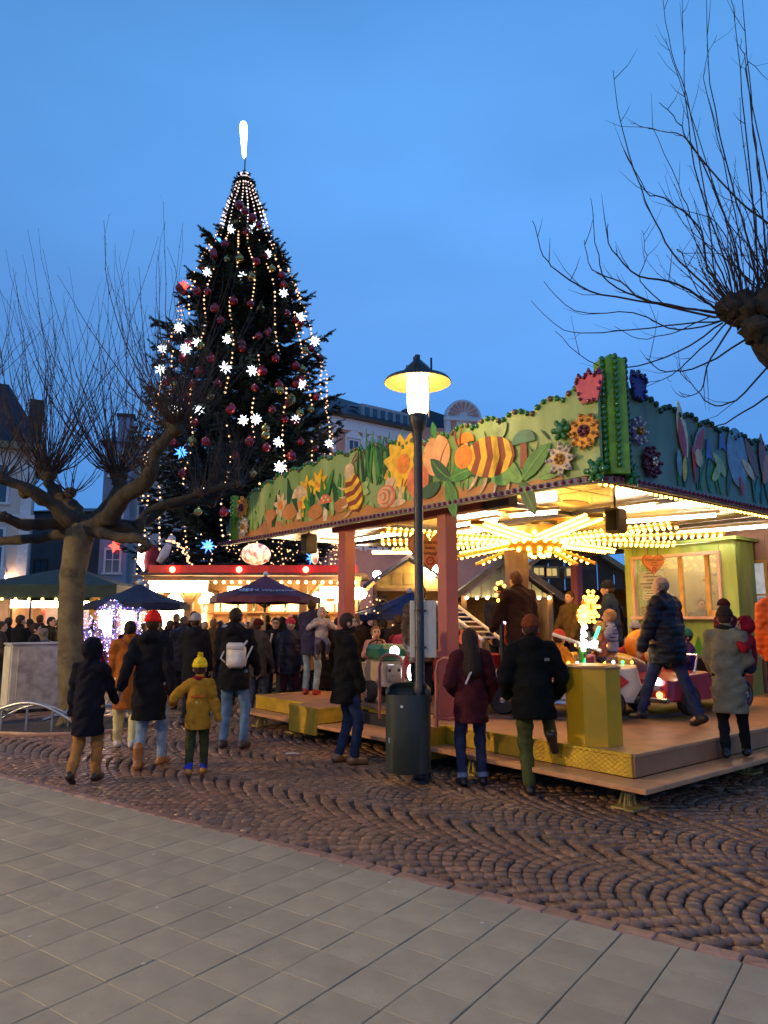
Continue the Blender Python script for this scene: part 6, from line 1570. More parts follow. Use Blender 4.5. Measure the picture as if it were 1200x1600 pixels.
# chalets behind the ride
def chalet(loc, w_, d_, eave_z, apex_z, label, gable_m, rz=0., lit=True):
    t = thing('wooden_chalet', label, 'market stall', loc, rz=rz); navy = mat('chalet_roof', (.035, .035, .06), .7, var=.2)
    for sx in (-1, 1): b = MB(); b.add([(sx * (w_ / 2 + .25), -d_ / 2 - .4, eave_z - .12), (0, -d_ / 2 - .4, apex_z), (0, d_ / 2 + .2, apex_z), (sx * (w_ / 2 + .25), d_ / 2 + .2, eave_z - .12), (sx * (w_ / 2 + .25), -d_ / 2 - .4, eave_z - .22), (0, -d_ / 2 - .4, apex_z - .1), (0, d_ / 2 + .2, apex_z - .1), (sx * (w_ / 2 + .25), d_ / 2 + .2, eave_z - .22)], [(0, 1, 2, 3), (4, 7, 6, 5), (0, 4, 5, 1), (0, 3, 7, 4), (3, 2, 6, 7)]); b.build('roof_slope', navy, t)
    for sx in (-1, 1): b = MB(); b.add([(sx * (w_ / 2 + .27), -d_ / 2 - .43, eave_z - .28), (0, -d_ / 2 - .43, apex_z - .14), (0, -d_ / 2 - .43, apex_z + .05), (sx * (w_ / 2 + .27), -d_ / 2 - .43, eave_z - .09), (sx * (w_ / 2 + .27), -d_ / 2 - .39, eave_z - .28), (0, -d_ / 2 - .39, apex_z - .14), (0, -d_ / 2 - .39, apex_z + .05), (sx * (w_ / 2 + .27), -d_ / 2 - .39, eave_z - .09)], [(0, 1, 2, 3), (4, 7, 6, 5), (0, 4, 5, 1), (3, 2, 6, 7)]); b.build('barge_board', wood, t)
    n = 9
    for k in range(n):
        x0, x1 = -w_ / 2 + w_ * k / n + .012, -w_ / 2 + w_ * (k + 1) / n - .012; f = lambda x: eave_z + (apex_z - eave_z) * (1 - abs(x) / (w_ / 2)) - .18
        b = MB(); zb = eave_z - .12; top = [(x0, max(f(x0), zb)), (x1, max(f(x1), zb))]
        if x0 < 0 < x1: top = [(x0, f(x0)), (0, f(0)), (x1, f(x1))]
        b.prism([(x1, zb), (x0, zb)] + top, -.02, .02, M=Matrix(((1, 0, 0, 0), (0, 0, -1, -d_ / 2), (0, 1, 0, 0), (0, 0, 0, 1)))); b.build('plank', gable_m, t)
        if lit: b = MB(); b.ball(((x0 + x1) / 2, -d_ / 2 - .22, zb - .02), .045, 7, 5); b.build('bulb', lampw, t)
    b = MB(); b.box((0, d_ / 2, eave_z / 2), (w_, .06, eave_z)); b.build('back_wall', wood, t); b = MB(); b.box((0, -d_ / 2, .5), (w_, .08, 1.0)); b.build('counter_front', wood, t)
    for sx in (-1, 1): b = MB(); b.box((sx * (w_ / 2 - .05), 0, eave_z / 2), (.08, d_ - .1, eave_z)); b.build('side_wall', wood, t); b = MB(); b.box((sx * (w_ / 2 - .08), -d_ / 2 - .02, eave_z / 2), (.14, .14, eave_z - .14)); b.build('post', wood, t)
    return t
ha = at(778, 876, 20.5)
chalet((ha.x + .1, 20.9, 0), 2.5, 2.2, 2.35, ha.z + .05, 'wooden chalet with pale green gable boards and a lamp row behind the ride', mat('gable_green', (.40, .42, .26), .6, var=.15))
hb = at(905, 865, 24)
chalet((hb.x, 25, 0), 4.6, 3, 2.7, hb.z + .6, 'dark roofed chalet with small lit attic windows behind the ride', wood_d, rz=R(-14), lit=False)
for k, (u, v) in enumerate(((862, 894), (893, 894), (842, 893))):
    p = at(u, v, 22.4); t = thing('attic_window', 'small amber lit window box on the dark chalet roof, %s' % ('middle one', 'right one', 'left one')[k], 'window', p); b = MB(); b.box((0, .25, 0), (.46, .5, .36)); b.build('dormer_box', wood, t); b = MB(); b.box((0, -.012, 0), (.30, .02, .22)); b.build('pane', mat('attic_lit', (1, .7, .2), .4, var=0, emit=.6, ecol=(1, .6, .15)), t); b = MB(); b.box((0, -.03, 0), (.02, .015, .24)); b.build('glazing_bar', wood_d, t)
# yellow lit gable stall with a light strip and sign
gs = thing('gable_stall', 'small stall with bright yellow lit gable and bulb strip behind the heart sign', 'market stall', (.82, 24.5, 0))
for (c, d, nm, m_) in (((0, .5, 1.4), (2.4, .08, 2.8), 'back_wall', wood), ((0, -.55, 2.62), (2.3, .06, .10), 'ledge', wood), ((-1.1, 0, 1.4), (.1, 1.1, 2.8), 'side_wall', wood), ((1.1, 0, 1.4), (.1, 1.1, 2.8), 'side_wall', wood), ((0, -.5, .5), (2.3, .1, 1.0), 'counter_front', wood)): b = MB(); b.box(c, d); b.build(nm, m_, gs)
b = MB(); b.prism([(-1.05, 2.67), (1.05, 2.67), (1.05, 2.9), (0, 3.55), (-1.05, 2.9)], -.03, .03, M=Matrix(((1, 0, 0, 0), (0, 0, -1, -.5), (0, 1, 0, 0), (0, 0, 0, 1)))); b.build('gable', mat('gable_yellow', (.55, .36, .08), .6, var=.12), gs)
for x in (-.4, 0, .4): b = MB(); b.box((x, -.54, 2.98), (.32, .02, .40), bev=.005); b.build('shutter', mat('shutter_yellow', (.45, .27, .06), .6, var=.1), gs)
for sx in (-1, 1): b = MB(); b.add([(sx * 1.5, -1, 2.75), (0, -1, 3.75), (0, .6, 3.75), (sx * 1.5, .6, 2.75), (sx * 1.5, -1, 2.65), (0, -1, 3.65), (0, .6, 3.65), (sx * 1.5, .6, 2.65)], [(0, 1, 2, 3), (4, 7, 6, 5), (0, 4, 5, 1), (3, 2, 6, 7), (0, 3, 7, 4)]); b.build('roof_slope', mat('slate_blue', (.10, .10, .14), .7, var=.2), gs)
b = MB(); b.box((-.1, -1.12, 3.80), (2.2, .05, .10)); b.build('light_strip', strip_lit, gs); b = MB(); b.box((0, -1.12, 4.0), (1.0, .05, .2)); b.build('lit_sign', mat('sign_amber_lit', (1, .8, .4), .4, var=0, emit=1.6, ecol=(1, .62, .2)), gs)
for (x, z) in ((.72, 3.25), (-1.05, 3.10)): b = MB(); b.ball((x, -.75, z), (.24 if x > 0 else .13), 10, 8); b.build('spot_lamp', mat('flood_lit', (1, .9, .7), .3, var=0, emit=110, ecol=(1, .72, .36)), gs)
# fir garland tub under the blue umbrella
def small_fir(loc, h_, rr, label):
    t = thing('small_fir', label, 'tree', loc); b = MB(); b.tube([(0, 0, 0), (0, 0, h_)], [.05, .01], 6); b.build('trunk', wood_d, t); q = random.Random(int(h_ * 100)); V = []
    for _ in range(900):
        z = q.uniform(.15, 1) * h_; r_ = rr * (1 - .55 * z / h_) * q.uniform(.3, 1); a = q.uniform(0, 6.28); p = Vector((r_ * math.cos(a), r_ * math.sin(a), z)); d = Vector((math.cos(a), math.sin(a), q.uniform(-.6, .3))) * q.uniform(.06, .14); s_ = Vector((-math.sin(a), math.cos(a), 0)) * .02; V += [p - s_, p + s_, p + d]
    b = MB(); b.add(V, [(3 * i, 3 * i + 1, 3 * i + 2) for i in range(900)]); b.build('crown', mat('fir_lit_needles', (.07, .09, .03), .6, var=.3, island=.4), t, kind='stuff')
    b = MB()
    for _ in range(28): a = q.uniform(0, 6.28); z = q.uniform(.3, 1) * h_; r_ = rr * (1 - .5 * z / h_); b.ball((r_ * math.cos(a), r_ * math.sin(a), z), .02, 5, 3)
    b.build('fairy_light', warmb, t, kind='stuff')
p = at(592, 935, 16.5); small_fir((p.x, 16.5, 0), 2.2, .5, 'small fir with fairy lights behind the man who carries a toddler')

# ------------------------------------------------------------------ houses round the square
slate = mat('roof_slate', (.028, .030, .042), .55, var=.2, vscale=3, bump=.3, bscale=9); white_tr = mat('white_stucco', (.78, .72, .66), .7, var=.08); win_dark = mat('window_glass', (.03, .045, .07), .12, var=.1, spec=.8)
def window(b_, parent, M_, w_, h_, m_fr, lit=None, bars=(1, 2)):
    f = MB(); t = .12
    f.box((-w_ / 2, -.05, 0), (t, .10, h_ + t), M=M_); f.box((w_ / 2, -.05, 0), (t, .10, h_ + t), M=M_); f.box((0, -.05, h_ / 2), (w_ - t, .10, t), M=M_); f.box((0, -.06, -h_ / 2), (w_ + .3, .16, t), M=M_)
    for k in range(1, bars[0] + 1): f.box((-w_ / 2 + w_ * k / (bars[0] + 1), -.04, 0), (.06, .05, h_ - t), M=M_)
    for k in range(1, bars[1]): f.box((0, -.035, -h_ / 2 + h_ * k / bars[1] + .1), (w_ - t, .04, .05), M=M_)
    fo = f.build('window', m_fr, parent); p = MB(); p.box((0, -.012, 0), (w_ - t, .02, h_ - t), M=M_); p.build('pane', lit or win_dark, fo); return fo
pk = mat('pink_stucco', (.62, .28, .18), .75, var=.12, vscale=.6)
pa, pb = at(516, 650, 58), at(700, 660, 66)
ph = thing('pink_town_house', 'pink stucco town house with white window surrounds and dark mansard roof', 'building', (pa.x, 58, 0), rz=math.atan2(8, pb.x - pa.x))
Lh, Hh_ = 11.2, at(516, 648, 58).z
b = MB(); b.box((Lh / 2, 5, Hh_ / 2), (Lh, 10, Hh_)); b.build('wall', pk, ph)
b = MB(); b.box((Lh / 2, 5, Hh_ - .55), (Lh + .3, 10.3, 1.0)); b.build('frieze', white_tr, ph); b = MB(); b.box((Lh / 2, 5, Hh_ + .1), (Lh + 1.0, 11.0, .28)); b.build('cornice', wood_d, ph)
b = MB(); z0, z1 = Hh_ + .24, Hh_ + 3.0; e = .4; V = [(-e, -e, z0), (Lh + e, -e, z0), (Lh + e, 10 + e, z0), (-e, 10 + e, z0), (2.2, 3.5, z1), (Lh - 2, 3.5, z1 - .4), (Lh - 2, 7, z1 - .4), (2.2, 7, z1)]; b.add(V, [(0, 1, 5, 4), (1, 2, 6, 5), (2, 3, 7, 6), (3, 0, 4, 7), (4, 5, 6, 7)]); rf = b.build('roof', slate, ph)
b = MB(); b.box((6.6, 1.2, Hh_ + 1.05), (6.4, 1.8, 1.3)); b.build('dormer_band', mat('dormer_stone', (.42, .36, .34), .7), rf)
for k in range(7): b = MB(); b.box((4.0 + k * .85, .27, Hh_ + 1.05), (.42, .06, .75)); b.build('dormer_window', win_dark, rf)
b = MB(); b.box((3.0, 1.0, Hh_ + 1.5), (.7, .5, .08), M=None); b.build('skylight', mat('skylight', (.3, .4, .55), .1), rf)
for k in range(5):
    for rw in range(3):
        x, z = 2.35 + k * 2.05, Hh_ - 2.75 - rw * 3.6
        if z < 2: continue
        wnd = window(b, ph, TR(x, 0, z), 1.05, 1.9, white_tr)
        b2 = MB(); b2.box((x, -.06, z + 1.22), (1.7, .14, .28)); b2.box((x - .78, -.05, z), (.18, .12, 2.3)); b2.box((x + .78, -.05, z), (.18, .12, 2.3)); b2.prism([(x - .7, z + 1.36), (x + .7, z + 1.36), (x + .4, z + 1.65), (x, z + 1.75), (x - .4, z + 1.65)], 0, .12, M=Matrix(((1, 0, 0, 0), (0, 0, -1, 0), (0, 1, 0, 0), (0, 0, 0, 1)))); b2.build('surround', white_tr, wnd)
for x in (0.35, 3.4, 5.4, 7.5, 9.55): b = MB(); b.box((x, -.05, Hh_ - 2.6), (.32, .12, 3.2)); b.build('pilaster', white_tr, ph)
# neighbour with the shell gable
pc_ = at(722, 640, 64)
sh = thing('shell_gable_house', 'corner house with a round shell gable above the ride, dark roof behind', 'building', (pc_.x, 64, 0), rz=R(12))
zt = at(722, 626, 64).z; Wg = 3.4
b = MB(); b.box((0, 4, (zt - 1.9) / 2), (Wg + 6, 8, zt - 3.5)); b.build('wall', pk, sh)
b = MB(); b.box((0, -.1, zt - 4.5), (Wg, .5, 5.6)); b.build('gable_wall', white_tr, sh)
Mg = Matrix(((1, 0, 0, 0), (0, 0, -1, -.36), (0, 1, 0, 0), (0, 0, 0, 1)))
zc = zt - 1.75
b = MB(); b.prism([(1.72 * math.cos(t), zc + 1.72 * math.sin(t)) for t in [PI * i / 20 for i in range(21)]], -.5, .06, M=Mg); b.build('shell_gable', white_tr, sh)
for k in range(9): t0, t1 = PI * (k + .12) / 9, PI * (k + .88) / 9; b = MB(); b.prism([(.35 * math.cos((t0 + t1) / 2), zc + .2 + .35 * math.sin((t0 + t1) / 2)), (1.4 * math.cos(t0), zc + .1 + 1.35 * math.sin(t0)), (1.48 * math.cos((t0 + t1) / 2), zc + .1 + 1.42 * math.sin((t0 + t1) / 2)), (1.4 * math.cos(t1), zc + .1 + 1.35 * math.sin(t1))], .065, .12, M=Mg); b.build('shell_rib', pk, sh)
b = MB(); b.box((0, -.42, zc - .15), (Wg + .3, .3, .28)); b.build('cornice', white_tr, sh)
for sx in (-1, 1): b = MB(); b.box((sx * 1.5, -.4, zc - 2.6), (.34, .2, 4.5)); b.build('pilaster', white_tr, sh); b = MB(); b.box((sx * .95, -.37, zc - 2.6), (.5, .06, 4.5)); b.build('pink_panel', pk, sh)
window(b, sh, TR(0, -.36, zc - 1.8), 1.0, 1.8, white_tr)
b = MB(); x0, x1 = -Wg / 2 - 4.6, Wg / 2 + .2; b.add([(x0, 0, zt - 6.0), (x1, 0, zt - 6.0), (x1, 8, zt - 6.0), (x0, 8, zt - 6.0), (x0 + .9, 1.2, zt - .9), (x0 + 2.4, 2.5, zt + .1), (x1 - 1, 2.5, zt - 1.2), (x1 - 1, 6, zt - 1.2), (x0 + 1, 6, zt - 1.0)], [(0, 1, 6, 5, 4), (1, 2, 7, 6), (2, 3, 8, 7), (3, 0, 4, 8), (4, 5, 6, 7, 8)]); b.build('roof', slate, sh)
# cream house at the left edge
he = at(55, 702, 38)
lh = thing('cream_house', 'cream corner house with steep slate roof and tall chimney at the left edge', 'building', (he.x, 38, 0), rz=R(25))
crm = mat('cream_stucco', (.66, .54, .44), .75, var=.12, vscale=.6); Hl = he.z
b = MB(); b.box((-5, 4, Hl / 2), (10, 8, Hl)); b.build('wall', crm, lh); b = MB(); b.box((-5, 4, Hl + .05), (10.9, 8.9, .35)); b.build('cornice', mat('ochre_gutter', (.30, .22, .12), .6), lh)
for x in (-.25, -3.2, -6.3): b = MB(); b.box((x, -.06, Hl / 2 - .3), (.5, .14, Hl - .8)); b.build('pilaster', white_tr, lh)
b = MB(); z0 = Hl + .24; V = [(-10.4, -.4, z0), (.4, -.4, z0), (.4, 8.4, z0), (-10.4, 8.4, z0), (-8.2, 1.8, z0 + 3.7), (-1.6, 1.8, z0 + 3.7), (-1.6, 6, z0 + 3.7), (-8.2, 6, z0 + 3.7)]; b.add(V, [(0, 1, 5, 4), (1, 2, 6, 5), (2, 3, 7, 6), (3, 0, 4, 7), (4, 5, 6, 7)]); rf = b.build('roof', slate, lh)
b = MB(); b.box((-.15, 3.2, z0 + 1.6), (.75, .9, 3.4)); b.build('chimney', wood_d, rf)
for x in (-1.75, -4.7):
    for z in (Hl - 2.0, Hl - 5.4): window(b, lh, TR(x, 0, z), 1.2, 2.1, white_tr)
b = MB(); b.box((-2.5, -.12, Hl - 3.7), (5.4, .25, .2)); b.build('string_course', white_tr, lh); b = MB(); b.box((-1.75, -.5, Hl - 7.0), (1.6, .9, 1.0)); b.build('balcony', white_tr, lh)
# dim grey houses in the gap
for (ul, ur, vt, y, rz_, c, lb, ch) in ((165, 205, 690, 44, .25, (.30, .30, .36), 'dim grey blue house with a chimney seen through the twigs', 1), (203, 262, 684, 46, 0, (.62, .54, .50), 'pale gable wall house beside the Christmas tree', 0), (45, 175, 800, 52, 0, (.13, .09, .085), 'low dark brown house between the cream house and the trunk', 0)):
    p0, p1 = at(ul, vt, y), at(ur, vt, y); t = thing('town_house', lb, 'building', (p0.x, y, 0), rz=rz_); W_ = p1.x - p0.x; m_ = mat('stucco_%d' % ul, c, .75, var=.15, vscale=.7)
    b = MB(); b.box((W_ / 2, 4, p0.z / 2), (W_, 8, p0.z)); b.build('wall', m_, t)
    b = MB(); b.add([(-.3, -.3, p0.z), (W_ + .3, -.3, p0.z), (W_ + .3, 8.3, p0.z), (-.3, 8.3, p0.z), (W_ * .3, 4, p0.z + (.9 if not ch else 1.4)), (W_ * .9, 4, p0.z + (.9 if not ch else 1.4))], [(0, 1, 5, 4), (1, 2, 5), (2, 3, 4, 5), (3, 0, 4)]); rf = b.build('roof', mat('roof_%d' % ul, tuple(q * .7 for q in c), .7, var=.2), t)
    if ch: b = MB(); b.box((W_ * .6, 2.0, p0.z + 1.2), (.9, .9, 1.9)); b.build('chimney', m_, rf); b = MB(); b.box((W_ * .6, 2.0, p0.z + 2.2), (1.15, 1.15, .18)); b.build('chimney_cap', wood_d, rf)
    for k in range(max(1, int(W_ / 2.2))):
        for z in np.arange(2.2, p0.z - 1.4, 3.0): window(b, t, TR(1.1 + k * 2.2 if W_ > 2.6 else W_ / 2, 0, float(z)), .9, 1.5, white_tr if ul != 45 else wood_d)
rw = thing('window_star', 'red glowing paper star in a window of the pale house left of the tree', 'star', at(180, 853, 43.2)); b = MB(); b.prism([(.42 * (1 if i % 2 else .5) * math.cos(2 * PI * i / 10), .42 * (1 if i % 2 else .5) * math.sin(2 * PI * i / 10)) for i in range(10)], -.05, .05, M=Matrix(((1, 0, 0, 0), (0, 0, -1, 0), (0, 1, 0, 0), (0, 0, 0, 1)))); b.build('lit_star', starr, rw)
# ------------------------------------------------------------------ ride vehicles on the turntable
def rv(name, label, x, y, rz, cat='ride vehicle', z=.48): return thing(name, label, cat, RW(x, y, z), RANG + rz)
chrome = mat('chrome', (.6, .58, .55), .18, .9, var=.05); tyre = mat('tyre', (.015, .015, .016), .7, bump=.2, bscale=60); wh_p = mat('ride_white', (.62, .58, .52), .3, var=.06, coat=.4); rd_p = mat('ride_red', (.42, .02, .025), .28, var=.08, coat=.5); hl = mat('headlight_lit', (1, .95, 1), .3, var=0, emit=8, ecol=(.9, .88, 1)); orl = mat('indicator_lit', (1, .5, .2), .3, var=0, emit=6, ecol=(1, .36, .08))
def wheel(t, x, y, r_, w_=.12):
    b = MB(); b.lathe([(r_ * .55, -w_ / 2), (r_ * .92, -w_ / 2), (r_, -w_ / 2 + .025), (r_, w_ / 2 - .025), (r_ * .92, w_ / 2), (r_ * .55, w_ / 2)], 22, M=TR(x, y, r_, PI / 2)); w_o = b.build('wheel', tyre, t, smooth=40)
    b = MB(); b.lathe([(0, -w_ / 2 - .012), (r_ * .2, -w_ / 2 - .015), (r_ * .3, -w_ / 2 + .01), (r_ * .55, -w_ / 2 + .005), (r_ * .58, -w_ / 2 - .004), (r_ * .58, w_ / 2 + .004), (r_ * .3, w_ / 2 - .01), (0, w_ / 2 + .012)], 18, M=TR(x, y, r_, PI / 2), cap=False); b.build('hub_cap', chrome, w_o, smooth=40)
def steering(t, x, z, m=None):
    b = MB(); M_ = TR(x, 0, z, 0, -.6); b.tube([M_ @ Vector((.11 * math.cos(a), .11 * math.sin(a), 0)) for a in [2 * PI * i / 16 for i in range(16)]], .013, 6, closed=True); b.tube([M_ @ Vector((0, 0, 0)), M_ @ Vector((0, 0, -.22))], .014, 6)
    for k in range(3): b.tube([M_ @ Vector((0, 0, 0)), M_ @ Vector((.11 * math.cos(2.1 * k), .11 * math.sin(2.1 * k), 0))], .009, 5)
    b.build('steering_wheel', m or tyre, t, smooth=60)
def side_body(t, outl_, hw_, m, name='body', bev=.05):
    """side outline (x forward, z up) swept across the width with rounded shoulders"""
    b = MB(); M_ = Matrix(((1, 0, 0, 0), (0, 0, 1, 0), (0, 1, 0, 0), (0, 0, 0, 1)))
    cx_ = sum(p[0] for p in outl_) / len(outl_); cz_ = sum(p[1] for p in outl_) / len(outl_); k = len(outl_)
    sc = lambda f: [(cx_ + (p[0] - cx_) * f, cz_ + (p[1] - cz_) * f) for p in outl_]
    rings = [(sc(1 - bev * 1.6), -hw_), (outl_, -hw_ + bev), (outl_, hw_ - bev), (sc(1 - bev * 1.6), hw_)]; V = []; F = []
    for o_, y in rings: V += [(p[0], y, p[1]) for p in o_]
    for q in range(3): F += [(q * k + i, q * k + (i + 1) % k, (q + 1) * k + (i + 1) % k, (q + 1) * k + i) for i in range(k)]
    F += [tuple(range(k))[::-1], tuple(range(3 * k, 4 * k))]
    b.add(V, F); o = b.build(name, m, t); shade(o.data, 35); return o
# white roadster on the near side (front to the left of the picture)
wc = rv('ride_car', 'white open ride car with stripes, front wheel behind the maroon jacket', 2.0, 2.35, math.atan2(.9, -.55))
side_body(wc, [(-.85, .18), (-.95, .35), (-.90, .58), (-.35, .60), (-.22, .42), (.25, .42), (.32, .62), (.55, .56), (.98, .46), (1.05, .32), (1.0, .17), (.84, .17), (.80, .32), (.66, .40), (.50, .34), (.44, .18)], .36, wh_p)
for y in (-.33, .33): wheel(wc, .65, y, .17); wheel(wc, -.60, y, .17)
for s_ in (-1, 1):
    b = MB(); b.box((.10, s_ * .365, .47), (1.0, .008, .022), M=None); b.build('stripe', mat('stripe_blue', (.08, .10, .30), .4), wc); b = MB(); b.box((.10, s_ * .365, .43), (1.0, .008, .018)); b.build('stripe', mat('stripe_red', (.4, .03, .03), .4), wc)
    b = MB(); b.prism([(-.62, .26), (-.82, .42), (-.62, .58), (-.50, .58), (-.68, .42), (-.50, .26)], -.006, .006, M=Matrix(((1, 0, 0, 0), (0, 0, 1, s_ * .366), (0, 1, 0, 0), (0, 0, 0, 1)))); b.build('chevron', rd_p, wc)
    b = MB(); b.tube([(-.1, s_ * .40, .16), (.4, s_ * .42, .16)], .028, 8); b.build('exhaust_pipe', chrome, wc)
    b = MB(); b.ball((1.02, s_ * .2, .38), (.03, .06, .06), 10, 7); b.build('headlight', chrome, wc)
    b = MB(); b.prism([(.42, .54), (.47, .50), (.52, .54), (.47, .58)], -.004, .004, M=Matrix(((1, 0, 0, 0), (0, 0, 1, s_ * .366), (0, 1, 0, 0), (0, 0, 0, 1)))); b.build('emblem', wood_d, wc)
b = MB(); b.box((-.38, 0, .55), (.1, .56, .34), bev=.03); b.box((-.12, 0, .40), (.5, .56, .08), bev=.02); b.build('seat', mat('seat_red', (.25, .03, .03), .5), wc); steering(wc, .22, .68); b = MB(); b.box((.99, 0, .22), (.10, .70, .07), bev=.02); b.build('bumper', chrome, wc)
b = MB(); b.tube([(-.5, -.1, .75), (.1, -.25, .95)], .022, 8); b.build('grab_rail', mat('rail_white', (.6, .62, .65), .3), wc)
# red fire car on the front right
rc_ = rv('ride_car', 'red ride car with glowing headlights behind the striding man', 3.62, 1.55, math.atan2(.05, -1))
side_body(rc_, [(-.95, .16), (-1.0, .42), (-.45, .46), (-.38, .36), (.12, .36), (.18, .50), (.62, .48), (.98, .42), (1.02, .18), (.80, .16), (.76, .28), (.62, .36), (.48, .28), (.44, .16)], .38, rd_p)
for y in (-.36, .36): wheel(rc_, .62, y, .18); wheel(rc_, -.62, y, .18)
for s_ in (-1, 1):
    b = MB(); b.ball((1.01, s_ * .22, .40), (.025, .05, .05), 10, 7); b.build('headlight', hl, rc_); b = MB(); b.ball((1.03, s_ * .24, .25), (.025, .04, .04), 10, 7); b.build('indicator', orl, rc_)
    b = MB(); b.prism([(-.40, .22), (-.1, .40), (.20, .30), (.1, .22)], -.003, .003, M=Matrix(((1, 0, 0, 0), (0, 0, 1, s_ * .384), (0, 1, 0, 0), (0, 0, 0, 1)))); b.build('flame_decal', P_or, rc_)
b = MB(); b.box((1.01, 0, .33), (.03, .5, .06)); b.build('grille', chrome, rc_); b = MB(); b.box((1.04, 0, .19), (.06, .74, .06), bev=.015); b.build('bumper', chrome, rc_); b = MB(); b.box((1.035, 0, .26), (.01, .22, .05)); b.build('number_plate', mat('plate_dark', (.05, .04, .06), .5), rc_)
b = MB(); b.box((-.36, 0, .50), (.1, .6, .32), bev=.03); b.box((-.1, 0, .36), (.5, .6, .06), bev=.02); b.build('seat', mat('seat_black', (.03, .02, .02), .5), rc_); steering(rc_, .25, .62)
b = MB(); b.tube([(.42, -.33, .48), (.30, -.32, .70), (.30, .32, .70), (.42, .33, .48)], .016, 6); b.build('windscreen_frame', chrome, rc_)
bear = MB(); 
for s_ in (-1, 1): bear.ball((.66, .10 * s_, .70), (.09, .07, .10), 9, 7); bear.ball((.68, .10 * s_ * 1.4, .82), .06, 9, 6)
o = bear.build('plush_toys', mat('plush_tan', (.42, .22, .08), .9, bump=.6, bscale=40), rc_, smooth=180)
fl_gr_ = mat('lamp_green_lit', (.1, 1, .3), .3, var=0, emit=5, ecol=(.05, 1, .2)); yl_ = mat('lamp_yellow_lit', (1, .8, .2), .3, var=0, emit=6, ecol=(1, .62, .06))
for t_, zz_ in ((rc_, .49), (wc, .61)):
    for k in range(8): b = MB(); b.ball((-.85 + .11 * k, -.30, zz_ - .02 * (k > 4)), .020, 7, 5); b.build('lamp', (orl, fl_gr_, hl, yl_)[k % 4], t_)
# striped bee shaped plane with the wooden ring
bee = rv('ride_plane', 'yellow and brown striped ride plane with white runners behind the golden pillar', 2.75, 2.35, math.atan2(.75, -.65), z=.95)
yel_p, brn_p, or_p = mat('ride_yellow', (.62, .33, .02), .3, var=.06, coat=.4), mat('ride_brown', (.12, .035, .015), .35, var=.08, coat=.3), mat('ride_orange', (.75, .24, .015), .3, var=.06, coat=.4)
for k in range(7):
    x0, x1 = -.62 + .18 * k, -.62 + .18 * (k + 1); f = lambda x: .27 * math.sqrt(max(0, 1 - (x / .70) ** 2)); b = MB(); b.lathe([(f(x0), x0), (f((x0 + x1) / 2), (x0 + x1) / 2), (f(x1), x1)], 20, M=TR(0, 0, 0, 0, PI / 2)); b.build('stripe_shell', yel_p if k % 2 else brn_p, bee, smooth=50)
b = MB(); b.ball((.72, 0, .12), (.20, .21, .21), 16, 12); hd_ = b.build('nose_ball', brn_p, bee, smooth=180)
for s_ in (-1, 1):
    b = MB(); b.tube([(-.5, s_ * .30, -.34), (.35, s_ * .30, -.34), (.62, s_ * .30, -.24)], [.03, .035, .025], 8); b.build('runner', wh_p, bee, smooth=60); b = MB(); b.tube([(-.2, s_ * .2, -.2), (-.2, s_ * .3, -.34)], .02, 6); b.tube([(.2, s_ * .2, -.2), (.2, s_ * .3, -.34)], .02, 6); b.build('strut', chrome, bee)
b = MB(); b.tube([(.16 * math.cos(a) + .05, .24 * math.sin(a), .30) for a in [2 * PI * i / 20 for i in range(20)]], .028, 7, closed=True); b.build('cockpit_ring', mat('ring_wood', (.5, .25, .06), .4), bee, smooth=60)
b = MB(); b.tube([(0, 0, -.95 + .48), (0, 0, -.2)], .05, 8); b.build('lift_arm', under, bee); b = MB(); b.ball((.30, -.27, .05), .035, 8, 6); b.ball((-.35, -.25, .05), .035, 8, 6); b.build('lamp', orl, bee)
for k in range(9): a = .7 * k; b = MB(); b.ball((.05 + .19 * math.cos(a), .28 * math.sin(a), .335), .022, 7, 5); b.build('lamp', (orl, fl_gr_, hl, yl_)[k % 4], bee)
# orange fruit seat with the stalk
of = rv('ride_fruit', 'shiny orange fruit shaped ball with green stalk in front of the booth', 3.55, 2.15, .3, z=1.02)
b = MB()
V = []; F = []; 
for i in range(13):
    th = PI * i / 12
    for j in range(24): a = 2 * PI * j / 24; q = 1 - .05 * abs(math.cos(4 * a)) ** 6; V.append((.235 * q * math.sin(th) * math.cos(a), .235 * q * math.sin(th) * math.sin(a), .22 * math.cos(th) + .25))
for i in range(12):
    for j in range(24): F.append((i * 24 + j, (i + 1) * 24 + j, (i + 1) * 24 + (j + 1) % 24, i * 24 + (j + 1) % 24))
b.add(V, F); b.build('fruit', or_p, of, smooth=180); b = MB(); b.tube([(0, 0, .44), (.02, 0, .52), (-.02, .02, .58)], [.03, .02, .012], 6); b.build('stalk', P_leaf, of)
b = MB(); b.tube([(0, 0, -.54), (0, 0, .06)], [.07, .05], 8); b.build('stand', under, of); b = MB(); b.tube([(-.1, -.2, .05), (-.3, -.3, .02), (-.34, -.34, -.15)], .025, 6); b.build('handle', or_p, of)
for k, cc_ in enumerate(((.9, .5, .05), (.1, .8, .4))): b = MB(); b.ball((.15 + .08 * k, -.15, -.12 - .1 * k), .035, 7, 5); b.build('lamp', mat('lamp_mix%d' % k, cc_, .3, var=0, emit=4, ecol=cc_), of)
